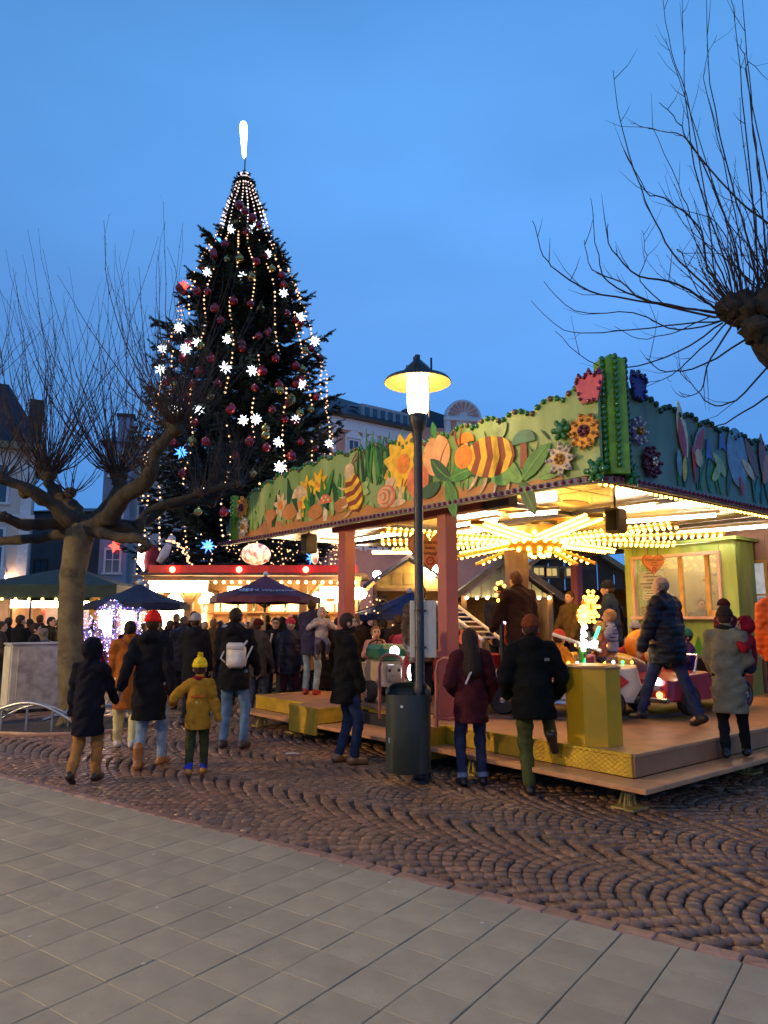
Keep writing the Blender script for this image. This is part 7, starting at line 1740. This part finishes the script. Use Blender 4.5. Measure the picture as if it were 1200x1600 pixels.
# lit flower posts on the motorbike stand
lf = rv('lit_flower_post', 'dazzling bulb flowers on a post with white stem and green leaves', 2.0, 2.0, 0, 'light decoration', z=.44); lf.scale = (.9, .9, .86)
fl_or = mat('petal_lit', (1, .6, .1), .3, var=0, emit=9, ecol=(1, .46, .05)); fl_gr = mat('leaf_lit', (.1, 1, .3), .3, var=0, emit=5, ecol=(.03, 1, .22)); fl_wh = mat('stem_lit', (1, .95, .9), .3, var=0, emit=11, ecol=(1, .9, .82))
def bulbs_on(parent, nm, m, P, r_=.022):
    b = MB()
    for p in P: b.ball(p, r_, 6, 4)
    b.build(nm, m, parent, kind='stuff')
b = MB(); b.tube([(0, 0, 0), (0, 0, 1.25)], .03, 8); b.tube([(.14, 0, 0), (.16, 0, 1.2)], .02, 8); b.build('stem', iron, lf)
b = MB(); b.box((0, .0, .62), (.14, .05, .74), bev=.02); b.build('leaf_plate', P_leaf, lf); b = MB(); b.box((.02, 0, 1.02), (.30, .05, .07), bev=.02); b.build('cross_plate', wh_p, lf)
bulbs_on(lf, 'green_bulb', fl_gr, [(.0 + rnd.uniform(-.05, .05), -.045, .42 + .033 * k) for k in range(13)] + [(.22 + .02 * k, -.05, 1.1 + .03 * k) for k in range(6)], .024)
bulbs_on(lf, 'white_bulb', fl_wh, [(-.02 + rnd.uniform(-.045, .045), -.05, .95 + .022 * k) for k in range(24)] + [(.1 + rnd.uniform(-.1, .16), -.05, 1.02 + rnd.uniform(-.03, .03)) for k in range(12)], .028)
for (cx_, cz_, rr) in ((.15, 1.55, .17), (-.04, 1.42, .09)):
    b = MB(); b.lathe([(0, -.02), (rr * .9, -.02), (rr * .9, .02), (0, .02)], 14, M=TR(cx_, -.02, cz_, PI / 2)); b.build('flower_plate', P_or, lf); bulbs_on(lf, 'petal_bulb', fl_or, [(cx_ + rr * q * math.cos(6.283 * k / 10), -.06, cz_ + rr * q * 1.25 * math.sin(6.283 * k / 10)) for k in range(10) for q in (.45, .75, 1.05)], .026)
lf2 = rv('lit_flower_post', 'smaller pink and white bulb flower post left of the tall bright one', 1.9, 3.2, 0, 'light decoration')
b = MB(); b.tube([(0, 0, 0), (0, 0, 1.3)], .03, 8); b.build('stem', iron, lf2); bulbs_on(lf2, 'white_bulb', mat('fairy_pinkish', (1, .7, .9), .3, var=0, emit=7, ecol=(1, .6, .85)), [(rnd.uniform(-.1, .1), -.05, 1.1 + .03 * k) for k in range(14)], .024); bulbs_on(lf2, 'petal_bulb', fl_or, [(-.06 + .10 * math.cos(.7 * k), -.05, 1.5 + .13 * math.sin(.7 * k)) for k in range(9)], .024)
# green tractor seen head-on by the litter bin, red van behind it
tr = rv('ride_tractor', 'small green topped ride tractor facing the viewer above the litter bin', 1.25, 5.05, math.atan2(-.95, -.25))
side_body(tr, [(-.5, .20), (-.5, .50), (-.1, .52), (.0, .40), (.1, .58), (.52, .56), (.58, .22)], .20, mat('tractor_cream', (.5, .38, .24), .4, coat=.3)); b = MB(); b.box((.32, 0, .68), (.56, .44, .22), bev=.06); b.build('bonnet', mat('tractor_green', (.02, .16, .08), .35, coat=.4), tr)
for y in (-.28, .28): wheel(tr, .38, y, .15); wheel(tr, -.32, y, .22)
b = MB(); b.ball((.60, 0, .70), (.04, .075, .075), 12, 8); b.build('headlight', hl, tr); b = MB(); b.ball((.56, .27, .40), (.05, .05, .11), 10, 8); b.build('headlight', fl_wh, tr); b = MB(); b.box((.585, 0, .40), (.02, .22, .24), bev=.005); b.build('grille', chrome, tr); steering(tr, -.05, .78)
for y in (-.07, .07): b = MB(); b.ball((.597, y, .44), .022, 8, 6); b.build('lamp_socket', tyre, tr)
vn = rv('ride_van', 'red ride fire engine with a white ladder behind the seated child', 2.3, 4.3, math.atan2(.9, .4))
side_body(vn, [(-.9, .2), (-.9, .66), (.2, .66), (.3, .98), (.75, .98), (.95, .62), (.98, .2)], .36, rd_p)
for y in (-.34, .34): wheel(vn, .6, y, .17); wheel(vn, -.55, y, .17)
for s_ in (-1, 1): b = MB(); b.tube([(-1.05, s_ * .14, .86), (.85, s_ * .14, 1.42)], .024, 6); b.build('ladder_rail', mat('ladder_white', (.7, .7, .68), .4), vn)
for k in range(8): t = (k + .5) / 8; b = MB(); b.tube([(-1.05 + 1.9 * t, -.14, .86 + .56 * t), (-1.05 + 1.9 * t, .14, .86 + .56 * t)], .014, 5); b.build('ladder_rung', mat('ladder_white', (.7, .7, .68), .4), vn)
b = MB(); b.box((.2, 0, 1.06), (.08, .1, .1)); b.tube([(-.7, 0, .66), (-.7, 0, .95)], .04, 6); b.build('ladder_mount', chrome, vn); b = MB(); b.ball((.55, 0, 1.03), (.07, .07, .06), 10, 7); b.build('beacon', mat('beacon_lit', (.3, .4, 1), .3, var=0, emit=8, ecol=(.25, .35, 1)), vn)
b = MB(); b.box((.66, 0, .80), (.26, .74, .22), bev=.02); b.build('cab_window', glass, vn)
# golden octagonal pillar bin on the deck and a grey box beside the step
px, py = onZ(946, 1163, .45)
gp_ = thing('golden_pillar', 'eight sided golden yellow pay desk pillar on the ride deck', 'pillar', RW(px, py + .12, .452), RANG + .1)
b = MB(); b.lathe([(.27, 0), (.27, .70)], 8, M=TR(0, 0, 0, 0, 0, .2)); b.build('body', mat('gold_paint', (.58, .33, .012), .36, .0, var=.06), gp_); b = MB(); b.lathe([(.28, .70), (.28, .715), (.25, .73), (0, .73)], 8, M=TR(0, 0, 0, 0, 0, .2)); b.build('top', mat('pillar_top', (.30, .15, .05), .4), gp_)
# ------------------------------------------------------------------ the people on the square
def hgt(u, vtop, loc): return at(u, vtop, loc.y).z - loc.z
def loc2(W_, loc, face, k):
    d = (Vector(W_) - Vector(loc)) / k; a = R(face); return (d.x * math.cos(a) - d.y * math.sin(a), d.x * math.sin(a) + d.y * math.cos(a), d.z)
NEAR = .015
# mother with two children, seen from behind
mo = g(228, 1203); ki = g(132, 1222); bo = g(306, 1210)
Hm, Hk, Hb = hgt(235, 960, mo), hgt(140, 1003, ki), hgt(311, 1034, bo)
w1 = at(181, 1096, (mo.y + ki.y) / 2); w2 = at(270, 1098, (mo.y + bo.y) / 2)
person('woman in a black coat and red knit hat walking hand in hand between two children', mo, 2, Hm, jacket=(20, 20, 25), hem=.56, fem=1, hat=(214, 40, 28), trousers=(128, 152, 176), shoes=(150, 96, 44), boots=1, lhand=loc2(w1, mo, 2, Hm / 1.75), rhand=loc2(w2, mo, 2, Hm / 1.75), lfoot=(-.09, -.02, .085), rfoot=(.10, .22, .10), hood=1, vox=NEAR, wide=1.02)
person('child in a dark navy hooded jacket holding the red hatted woman by the hand', ki, 4, Hk, jacket=(16, 17, 28), hood=2, hem=.58, child=.75, trousers=(146, 104, 56), tkind='cloth', shoes=(50, 40, 32), boots=1, rhand=loc2(w1, ki, 4, Hk / 1.75), lhand=(-.25, .05, .78), lfoot=(-.09, -.20, .13), rfoot=(.09, .10, .085), vox=NEAR, bulk=1.3)
ob, jb_ = person('child in a mustard jacket and yellow bobble hat with blue socks', bo, -6, Hb, jacket=(158, 116, 34), hat=(226, 196, 40), pompom=(226, 196, 40), hem=.70, child=.8, bulk=1.4, trousers=(52, 58, 34), tkind='cloth', shoes=(176, 120, 40), boots=0, sockcol=(40, 60, 190), scarf=(120, 30, 34), lhand=loc2(w2, bo, -6, Hb / 1.75), rhand=(.34, .06, .78), lfoot=(-.10, -.12, .10), rfoot=(.10, .10, .085), vox=NEAR)
b = MB(); b.box((0, -.185, 1.22), (.20, .01, .03), bev=.004); b.build('printed_line', cl((200, 90, 40)), ob); b = MB(); b.prism([(.03 * math.cos(t) * (1 if i % 2 else .6), 1.13 + .03 * math.sin(t) * (1 if i % 2 else .6)) for i, t in enumerate([2 * PI * q / 10 for q in range(10)])], 0, .008, M=Matrix(((1, 0, 0, 0), (0, 0, -1, -.186), (0, 1, 0, 0), (0, 0, 0, 1)))); b.build('printed_emblem', cl((210, 170, 110)), ob)
oc = g(194, 1170); person('person in a rust orange coat and cream trousers behind the red hatted woman', oc, -18, hgt(210, 972, oc), jacket=(150, 84, 30), hem=.55, hair=(22, 16, 14), trousers=(196, 184, 132), tkind='cloth', shoes=(196, 190, 180), lfoot=(-.10, .15, .09), rfoot=(.10, -.14, .10), vox=NEAR)
bp_ = g(362, 1170); Hp = hgt(352, 952, bp_)
op, jp = person('man in a black jacket and light jeans carrying a small white rucksack', bp_, 8, Hp, jacket=(22, 22, 25), hem=.74, wide=1.08, trousers=(92, 122, 150), shoes=(60, 44, 40), hair=(40, 28, 22), lhand=(-.2, .26, .98), rhand=(.24, .22, .95), lfoot=(-.13, .02, .085), rfoot=(.15, 0, .085), hood=1, vox=NEAR)
ru = thing('rucksack', 'small white leather rucksack on the back of the man in light jeans', 'rucksack', bp_ + Vector((.06, -.19, 1.16 * Hp / 1.75)), rz=R(-8)); wl = mat('white_leather', (.52, .48, .44), .4, var=.1, bump=.1)
b = MB(); b.box((0, 0, 0), (.25, .12, .30), bev=.045); b.build('body', wl, ru, smooth=50); b = MB(); b.box((0, -.065, -.07), (.18, .05, .13), bev=.02); b.build('pocket', wl, ru, smooth=50); b = MB(); b.box((0, -.045, .12), (.23, .06, .10), bev=.025); b.build('flap', wl, ru, smooth=50)
for s_ in (-1, 1): b = MB(); b.tube([(s_ * .08, .06, .14), (s_ * .12, .13, .22), (s_ * .13, .25, .24)], .014, 6); b.tube([(s_ * .1, .05, -.13), (s_ * .17 - .04, .02, -.03), (s_ * .17, .12, .12)], .012, 6); b.build('strap', wl, ru)
# single figures in front of the ride
bm3 = g(540, 1193); person('bearded man with glasses in a black parka standing in profile before the ride step', bm3, 72, hgt(545, 960, bm3), jacket=(21, 20, 20), hem=.70, bulk=1.3, beard=1, glasses=1, hair=(46, 32, 24), trousers=(38, 50, 76), shoes=(120, 86, 50), lhand=(-.18, .16, .90), rhand=(.2, .14, .88), lfoot=(-.10, -.06, .085), rfoot=(.11, .07, .085), yaw=-.1, vox=NEAR, hood=1)
mw = g(738, 1228); om, jm_ = person('woman with long dark hair in a maroon coat with a pale shoulder strap', mw, -6, hgt(728, 983, mw), jacket=(66, 26, 32), hem=.70, fem=1, bulk=1.25, longhair=1, hair=(44, 26, 20), trousers=(40, 48, 74), shoes=(22, 20, 22), cuff=(110, 122, 142), lhand=(-.18, .16, 1.02), rhand=(.22, .12, .94), lfoot=(-.11, 0, .085), rfoot=(.13, .02, .085), vox=NEAR)
b = MB(); b.tube([(.02, -.19, 1.34), (-.05, -.20, 1.25), (-.10, -.195, 1.14)], [.012, .013, .012], 6); b.build('shoulder_strap', wl, om)
bk = g(838, 1243); kk = Vector(RW(*onZ(862, 1164, .45), .45)); Hbk = hgt(828, 966, bk)
okk, jk_ = person('man in a black jacket, olive trousers and rust cap stepping up onto the ride platform', bk, 6, Hbk, jacket=(13, 15, 14), hem=.74, bulk=1.7, hood=1, trousers=(74, 78, 40), tkind='cloth', shoes=(30, 28, 24), hat=(120, 58, 32), lhand=(-.25, .2, .98), rhand=(.27, .2, .98), lfoot=(-.06, 0, .085), rfoot=tuple(loc2(kk, bk, 6, Hbk / 1.75)[:2]) + (loc2(kk, bk, 6, Hbk / 1.75)[2] + .085,), lean=.10, vox=NEAR, wide=1.1)
b = MB(); b.box((.13, -.165, 1.34), (.05, .012, .03), bev=.003); b.build('printed_mark', cl((110, 112, 110)), okk)
bgm = RW(2.28, 1.05, .452); person('big bald man in a navy quilted jacket striding across the ride platform', bgm, -38, hgt(1055, 902, bgm), jacket=(20, 20, 30), jkind='puffer', hem=.72, bulk=1.9, wide=1.15, bald=1, hair=(120, 110, 100), trousers=(44, 54, 84), shoes=(24, 22, 24), lfoot=(-.12, .34, .10), rfoot=(.13, -.30, .085), lhand=(-.32, .16, .88), rhand=(.30, .02, .84), lean=.05, vox=NEAR)
wo = RW(1.78, .14, .276); Hw = hgt(1095, 952, wo)
person('woman in a long pale coat and dark knit hat on the ride step', wo, 30, Hw, jacket=(120, 112, 88), hem=.52, fem=1, hat=(52, 44, 34), scarf=(40, 36, 28), trousers=(24, 24, 28), shoes=(22, 20, 20), rhand=(.14, .24, 1.0), lhand=(-.18, .26, .96), lfoot=(-.07, -.05, .085), rfoot=(.13, .20, .085), lean=.08, vox=NEAR)
ch = wo + Vector((.24, .06, .56)); person('small child in a red hooded jacket carried by the woman in the pale coat', ch, -80, .98, jacket=(140, 22, 34), hood=2, child=1, sit=1, hipz=.55, bulk=1.7, trousers=(40, 46, 66), shoes=(44, 34, 40), lfoot=(-.14, .28, .22), rfoot=(.14, .26, .20), lhand=(-.18, .30, 1.0), rhand=(.18, .30, .96), vox=.018)
orp = RW(3.72, .42, .452); person('person in a bright orange jacket cut off by the right edge of the picture', orp, 20, 1.62, jacket=(206, 84, 22), jkind='puffer', hem=.72, bulk=1.6, hair=(90, 50, 30), trousers=(30, 30, 40), vox=.02)
pr = RW(4.6, 1.5, .452); person('person in a plum coat and knit hat behind the child in the red jacket', pr, -30, 1.42, jacket=(84, 24, 44), hat=(48, 20, 34), hem=.6, trousers=(26, 26, 34), vox=.024)
# on the ride
q = RW(1.35, 4.2, .482); person('parent in a brown quilted jacket on the ride, right of the pink post', q, 8, hgt(733, 920, q), jacket=(70, 54, 44), jkind='puffer', hem=.62, bulk=1.7, hat=(84, 70, 58), trousers=(30, 30, 40), vox=.02, hood=1)
q = RW(2.05, 3.0, .482); person('parent in a long dark brown coat bending over the riders beside the bulb flowers', q, -20, hgt(850, 892, q), jacket=(44, 26, 22), hem=.55, bulk=1.3, hair=(84, 52, 32), trousers=(26, 24, 28), lean=.12, lhand=(-.24, .3, 1.0), rhand=(.2, .32, 1.0), vox=.02)
q = RW(1.75, 3.95, .30); person('child in a brown jacket and dark knit hat riding in front of the white ladder', q + Vector((0, 0, .16)), 20, 1.22, jacket=(66, 48, 36), hat=(26, 24, 24), child=.8, sit=1, hipz=.62, bulk=1.4, trousers=(170, 110, 20), tkind='cloth', lfoot=(-.14, .34, .24), rfoot=(.14, .34, .24), lhand=(-.16, .38, .86), rhand=(.16, .38, .86), vox=.02)
bee_w = RW(2.75, 2.35, .95)
for (dx, dy, dz, H_, fc, jc, hc, tc_, lb, kw) in ((.22, .0, -.16, 1.12, -66, (150, 150, 176), (176, 132, 84), (40, 60, 96), 'blond boy in a grey striped pullover riding in the bee striped plane', {}), (-.02, -.34, -.14, .92, -66, (150, 80, 60), (206, 156, 92), (60, 60, 70), 'fair haired toddler sitting low at the nose of the bee striped plane', {})):
    o, j_ = person(lb, bee_w + Vector((dx, dy, dz)), fc, H_, jacket=jc, hair=hc, child=1, sit=1, hipz=.62, bulk=1.1, trousers=tc_, lfoot=(-.12, .36, .30), rfoot=(.12, .36, .30), lhand=(-.16, .36, .88), rhand=(.16, .36, .88), vox=.018)
    if dz == -.16:
        for k in range(5): b = MB(); z = .80 + .075 * k; b.tube([(.192 * math.cos(a), .02 + .152 * math.sin(a), z + .06) for a in [2 * PI * i / 20 for i in range(20)]], .012, 5, closed=True); b.build('knitted_stripe', cl((54, 60, 88), 'knit'), o)
q = RW(3.85, 2.42, .62); person('child in a pink striped jacket with a pale hat behind the orange fruit ball', q, -20, 1.12, jacket=(176, 70, 92), hat=(150, 150, 170), child=1, sit=1, hipz=.62, bulk=1.5, trousers=(60, 40, 60), lfoot=(-.12, .36, .3), rfoot=(.12, .36, .3), lhand=(-.16, .36, .88), rhand=(.16, .36, .88), vox=.022)
q = RW(1.3, 5.15, .482); person('child in a pale pink jacket riding the green topped tractor', q + Vector((0, 0, .06)), -190, 1.15, jacket=(176, 132, 126), hair=(120, 84, 56), child=1, sit=1, hipz=.62, bulk=1.5, trousers=(70, 60, 70), lfoot=(-.16, .36, .3), rfoot=(.16, .36, .3), lhand=(-.16, .36, .88), rhand=(.16, .36, .88), vox=.022)
q = RW(.95, 6.35, .452); Hq = hgt(572, 938, q)
person('man in a purple grey jacket and red trainers carrying a toddler on the ride deck', q, 14, Hq, jacket=(52, 48, 70), hem=.74, bulk=1.3, trousers=(122, 140, 150), shoes=(150, 32, 34), hair=(60, 44, 34), rhand=(.06, .30, 1.04), lhand=(-.14, .3, 1.0), vox=.02)
person('toddler in a pale grey hooded jacket on the arm of the man with red trainers', q + Vector((.17, -.10, .58)), 170, .95, jacket=(168, 160, 158), hood=2, child=1, sit=1, hipz=.55, bulk=1.6, trousers=(84, 84, 104), tkind='cloth', shoes=(70, 36, 40), lfoot=(-.15, .14, .10), rfoot=(.15, .14, .10), lhand=(-.2, .25, .95), rhand=(.2, .25, .95), vox=.02)
q = RW(1.55, 7.0, .30); q.z = 0; person('man in a tan brown jacket and flat dark cap behind the man with the toddler', q, 60, hgt(606, 952, q), jacket=(122, 72, 28), hem=.76, bulk=1.3, capb=(30, 28, 34), scarf=(40, 36, 36), trousers=(34, 38, 66), vox=.022, lhand=(-.18, .2, .92), rhand=(.18, .2, .92))
for (x_, y_, fc, H_, sit_, jc, hat_, lb) in ((3.0, 3.9, 40, 1.66, 0, (120, 44, 36), None, 'parent in a brick red jacket standing in the middle of the turntable'), (4.4, 3.2, -60, 1.7, 0, (40, 52, 74), (30, 34, 50), 'parent in a slate blue jacket and knit hat at the back of the turntable'), (5.3, 4.6, -120, 1.62, 0, (86, 70, 44), None, 'parent in an olive brown coat near the booth side of the turntable'), (2.35, 2.62, 60, 1.08, 1, (190, 120, 40), (200, 70, 60), 'child in an ochre jacket and coral hat riding the white car'), (3.75, 1.62, -90, 1.1, 1, (70, 40, 90), (60, 120, 90), 'child in a violet jacket and green hat riding the red car')):
    kw = dict(child=1, sit=1, hipz=.62, lfoot=(-.12, .36, .34), rfoot=(.12, .36, .34), lhand=(-.16, .36, .88), rhand=(.16, .36, .88), bulk=1.5) if sit_ else dict(bulk=1.4, lhand=(-.22, .2, .9), rhand=(.22, .24, .92))
    person(lb, RW(x_, y_, .482 + .06 * sit_), fc, H_, jacket=jc, hat=hat_, hair=(70, 46, 32), trousers=(34, 36, 48), vox=.022, **kw)
# people strolling and queueing further back
crowd = [ # u, top, depth, facing, jacket, hair or hat, trousers, label, extra
    (403, 970, 12.6, 30, (58, 54, 56), (74, 22, 30), (44, 54, 78), 'person in a grey jacket and wine red knit hat looking into the crowd', dict(hat=1)),
    (431, 966, 13.2, 172, (24, 26, 34), (30, 24, 22), (40, 44, 62), 'man with glasses and a white scarf end facing the viewer', dict(glasses=1)),
    (454, 968, 13.0, 168, (28, 30, 46), (176, 56, 80), (54, 30, 40), 'woman in a navy quilted jacket and pink striped bobble hat', dict(hat=1, jk='puffer', fem=1, pom=1)),
    (487, 988, 13.4, -150, (40, 34, 32), (40, 30, 26), (120, 96, 60), 'hooded child in a dark coat next to the pink bobble hat', dict(child=.6, hood=2)),
    (508, 962, 12.4, 60, (20, 18, 24), (70, 48, 34), (30, 30, 36), 'person in a long black coat close behind the bearded man', dict(hem=.5)),
    (478, 958, 15.5, 10, (40, 36, 34), (104, 70, 44), (44, 46, 52), 'person in a dark jacket turned to the bar, behind the hooded child', {}),
    (462, 962, 16.8, -30, (34, 40, 44), (70, 50, 34), (44, 46, 52), 'person lifting both arms to the head before the bar', dict(arms=1)),
    (396, 966, 16.5, 4, (90, 60, 40), (196, 170, 140), (40, 40, 46), 'person with pale hair in a brown jacket at the bar', {}),
    (418, 962, 17.4, -8, (42, 34, 44), (46, 32, 26), (40, 40, 46), 'dark haired person waiting under the maroon umbrella', {}),
    (441, 964, 17.8, 12, (60, 40, 34), (36, 26, 22), (40, 40, 46), 'person with black hair right of the umbrella pole', {}),
    (375, 975, 14.2, -14, (46, 44, 52), (186, 178, 170), (40, 44, 54), 'grey haired person right behind the white rucksack', dict(hat=1)),
    (367, 955, 15.8, 24, (30, 28, 34), (170, 160, 176), (36, 36, 42), 'person in a lavender knit hat beside the rucksack man', dict(hat=1)),
    (306, 962, 11.6, 6, (26, 26, 32), (150, 150, 158), (34, 34, 40), 'person in a black coat and grey knit hat in front of the bar queue', dict(hat=1, hem=.5)),
    (288, 964, 13.6, -12, (48, 42, 38), (120, 96, 74), (46, 44, 50), 'person with sandy hair in a mottled jacket queueing', dict(jk='puffer')),
    (266, 970, 14.4, 10, (30, 28, 28), (80, 58, 40), (36, 36, 40), 'person in a dark coat right of the red hat', {}),
    (334, 968, 14.8, -20, (98, 74, 40), (120, 86, 54), (50, 48, 50), 'person in an ochre jacket seen between the queueing people', {}),
    (276, 960, 17.0, -6, (70, 56, 46), (210, 190, 150), (50, 48, 50), 'white haired person at the counter of the timber stall', {}),
    (303, 956, 17.6, 14, (44, 34, 30), (64, 44, 30), (50, 48, 50), 'tall person standing at the timber stall counter', {}),
    (32, 962, 14.6, 40, (22, 22, 26), (54, 40, 32), (36, 36, 44), 'man in a black jacket behind the grey cabinet, facing the stall', {}),
    (14, 966, 15.4, -30, (24, 22, 24), (40, 28, 24), (36, 36, 44), 'dark haired person at the far left edge by the scalloped stall', {}),
    (47, 968, 15.2, -60, (26, 26, 30), (36, 26, 22), (36, 36, 44), 'person with black hair turned left behind the cabinet', {}),
    (68, 984, 14.3, 20, (128, 118, 100), (128, 118, 100), (36, 36, 44), 'person in a pale hooded jacket just above the cabinet lid', dict(hood=2)),
    (80, 965, 15.6, 90, (58, 50, 30), (44, 30, 24), (36, 36, 44), 'person in an olive jacket left of the plane tree trunk', {}),
    (63, 962, 17.2, 0, (40, 30, 30), (60, 44, 36), (36, 36, 44), 'person standing at the bright white stall', {}),
    (55, 976, 13.9, 70, (34, 28, 28), (46, 30, 26), (36, 36, 44), 'child with dark hair talking behind the cabinet', dict(child=.5)),
    (205, 972, 12.9, 12, (30, 26, 28), (26, 20, 18), (50, 46, 50), 'person with black hair close to the balloon bunch', {}),
    (152, 985, 14.6, 150, (120, 30, 34), (90, 62, 44), (50, 46, 50), 'person in a red jacket holding up the bunch of lit balloons', dict(arm1=1)),
    (622, 962, 13.6, 6, (34, 30, 36), (60, 42, 34), (36, 36, 46), 'person with a red rucksack left of the lamp pole', dict(pack=1)),
    (640, 958, 15.0, -10, (44, 34, 34), (52, 36, 30), (36, 36, 46), 'dark haired person behind the notice board on the lamp pole', {}),
    (690, 962, 14.0, 160, (150, 110, 100), (200, 170, 150), (50, 46, 50), 'person in a pale pink coat between notice board and pink post', {}),
    (779, 918, 12.6, 172, (26, 30, 52), (24, 22, 26), (30, 30, 40), 'man in a navy jacket and dark cap standing on the far side of the ride', dict(cap=1, z=.45)),
    (950, 926, 13.4, 176, (26, 24, 30), (46, 32, 26), (30, 30, 40), 'dark haired man in black at the far edge of the ride, left of the booth', dict(z=.45)),
    (800, 965, 13.0, 185, (120, 50, 40), (110, 70, 50), (30, 30, 40), 'person in a red brown jacket low behind the white ladder', dict(z=.2)),
    (1050, 905, 13.3, -170, (50, 70, 90), (70, 60, 60), (30, 30, 40), 'attendant in a blue jacket inside the ticket booth', dict(z=.45, booth=1)),
    (528, 966, 14.8, -10, (30, 28, 30), (70, 46, 34), (36, 36, 46), 'person in black half hidden by the left pink post', {}),
    (556, 960, 15.6, 8, (46, 38, 40), (120, 84, 60), (36, 36, 46), 'person with light brown hair right of the left pink post', {}),
    (345, 970, 18.2, 0, (60, 50, 44), (52, 38, 30), (40, 40, 46), 'person leaning on the bar counter left of the umbrella pole', {}),
    (248, 968, 15.4, 16, (60, 52, 46), (52, 36, 28), (40, 40, 46), 'person in a grey brown jacket just right of the red hat, further back', {}),
    (320, 972, 16.2, -8, (44, 40, 50), (176, 150, 120), (40, 40, 46), 'fair haired person in a slate jacket before the bar corner post', {}),
    (352, 980, 13.2, 30, (36, 30, 34), (196, 190, 190), (40, 40, 46), 'person in a white knit hat peeping past the white rucksack', dict(hat=1)),
    (388, 972, 18.4, 150, (80, 56, 44), (46, 30, 24), (40, 40, 46), 'person facing the viewer at the bar under the umbrella edge', {}),
    (468, 970, 19.0, -20, (36, 34, 40), (60, 44, 34), (40, 40, 46), 'person at the bar right of the umbrella', {}),
    (497, 966, 17.2, 24, (70, 44, 30), (90, 64, 44), (40, 40, 46), 'person in a chestnut jacket right of the bar post', {}),
    (520, 972, 18.0, -14, (48, 44, 46), (40, 28, 22), (40, 40, 46), 'person under the right flood lamp', {}),
    (570, 962, 17.5, 10, (54, 44, 50), (66, 48, 36), (40, 40, 46), 'person by the small lit fir', {}),
    (600, 970, 16.0, -24, (30, 30, 40), (52, 36, 28), (40, 40, 46), 'person behind the man with the flat cap', {}),
    (634, 972, 12.9, 12, (150, 60, 90), (90, 62, 44), (50, 46, 60), 'child in a magenta jacket beside the red rucksack', dict(child=.4)),
    (663, 966, 16.5, 170, (40, 36, 40), (56, 40, 32), (40, 40, 46), 'person facing the viewer behind the notice board', {}),
    (705, 968, 15.2, -14, (66, 54, 48), (44, 32, 26), (40, 40, 46), 'person half hidden behind the right pink post', {}),
    (822, 958, 14.6, 172, (52, 40, 60), (60, 44, 34), (40, 40, 46), 'person in a violet jacket beyond the ride, near the bulb flowers', dict(z=.2)),
    (965, 946, 15.0, 150, (66, 60, 70), (80, 58, 44), (40, 40, 46), 'person in a grey jacket beside the booth, beyond the ride', dict(z=.2)),
    (92, 968, 17.5, 10, (46, 40, 44), (60, 42, 32), (40, 40, 46), 'person just left of the plane tree trunk by the white stall', {}),
    (146, 968, 18.0, -10, (44, 36, 40), (60, 42, 32), (40, 40, 46), 'person right of the plane tree trunk behind the balloons', {}),
    (225, 972, 18.4, 6, (56, 44, 38), (70, 50, 38), (40, 40, 46), 'person under the navy umbrella', {}),
    (2, 972, 13.8, 60, (60, 52, 50), (60, 42, 32), (70, 66, 66), 'person at the very left edge beside the cabinet', {}),
]
for (u, vt, y, fc, jc, hc, tc_, lb, x) in crowd:
    zz_ = x.get('z', 0.); p = at(u, vt, y); H_ = p.z - zz_
    if x.get('booth'): p = RW(6.33, 2.72, 0); H_ = 1.5
    kw = dict(jacket=jc, trousers=tc_, hem=x.get('hem', .72), bulk=1.25 if not x.get('fem') else 1.4, fem=x.get('fem', 0), child=x.get('child', 0), glasses=x.get('glasses', 0), hood=x.get('hood', 1 if u % 3 == 0 else 0), jkind=x.get('jk', 'cloth'))
    if x.get('hat'): kw['hat'] = hc
    elif x.get('cap'): kw['capb'] = hc
    else: kw['hair'] = hc; kw['longhair'] = .7 if u % 4 == 1 and not x.get('hood') else 0
    if x.get('pom'): kw['pompom'] = (220, 190, 190)
    if x.get('arms'): kw['lhand'], kw['rhand'] = (-.2, .12, 1.62), (.2, .12, 1.62)
    elif x.get('arm1'): kw['rhand'] = (.2, .3, 1.45)
    else: a_ = rnd.uniform(.05, .3); kw['lhand'] = (-.22, a_, .84 + a_ * .5); kw['rhand'] = (.22, rnd.uniform(.05, .25), .88)
    d_ = rnd.uniform(-.1, .12); kw['lfoot'] = (-.11, d_, .085); kw['rfoot'] = (.11, -d_, .085)
    o, J_ = person(lb, (p.x, p.y, zz_), fc, max(H_, .9), vox=.026, group='people on the market square' if zz_ == 0 else None, **kw)
    if x.get('pack'):
        t = thing('rucksack', 'red rucksack on the back of a person left of the lamp pole', 'rucksack', (p.x - .02, p.y - .25, 1.12), rz=R(-6)); b = MB(); b.box((0, 0, 0), (.32, .18, .46), bev=.06); b.build('body', cl((120, 34, 38)), t, smooth=50); b = MB(); b.box((0, -.10, -.08), (.24, .05, .2), bev=.02); b.build('pocket', cl((84, 24, 28)), t, smooth=50)
    if x.get('glasses'): b = MB(); b.tube([(.06, .10, 1.46), (.09, .17, 1.3), (.10, .18, 1.08)], .022, 6); b.build('scarf_end', cl((200, 190, 170), 'knit'), o)
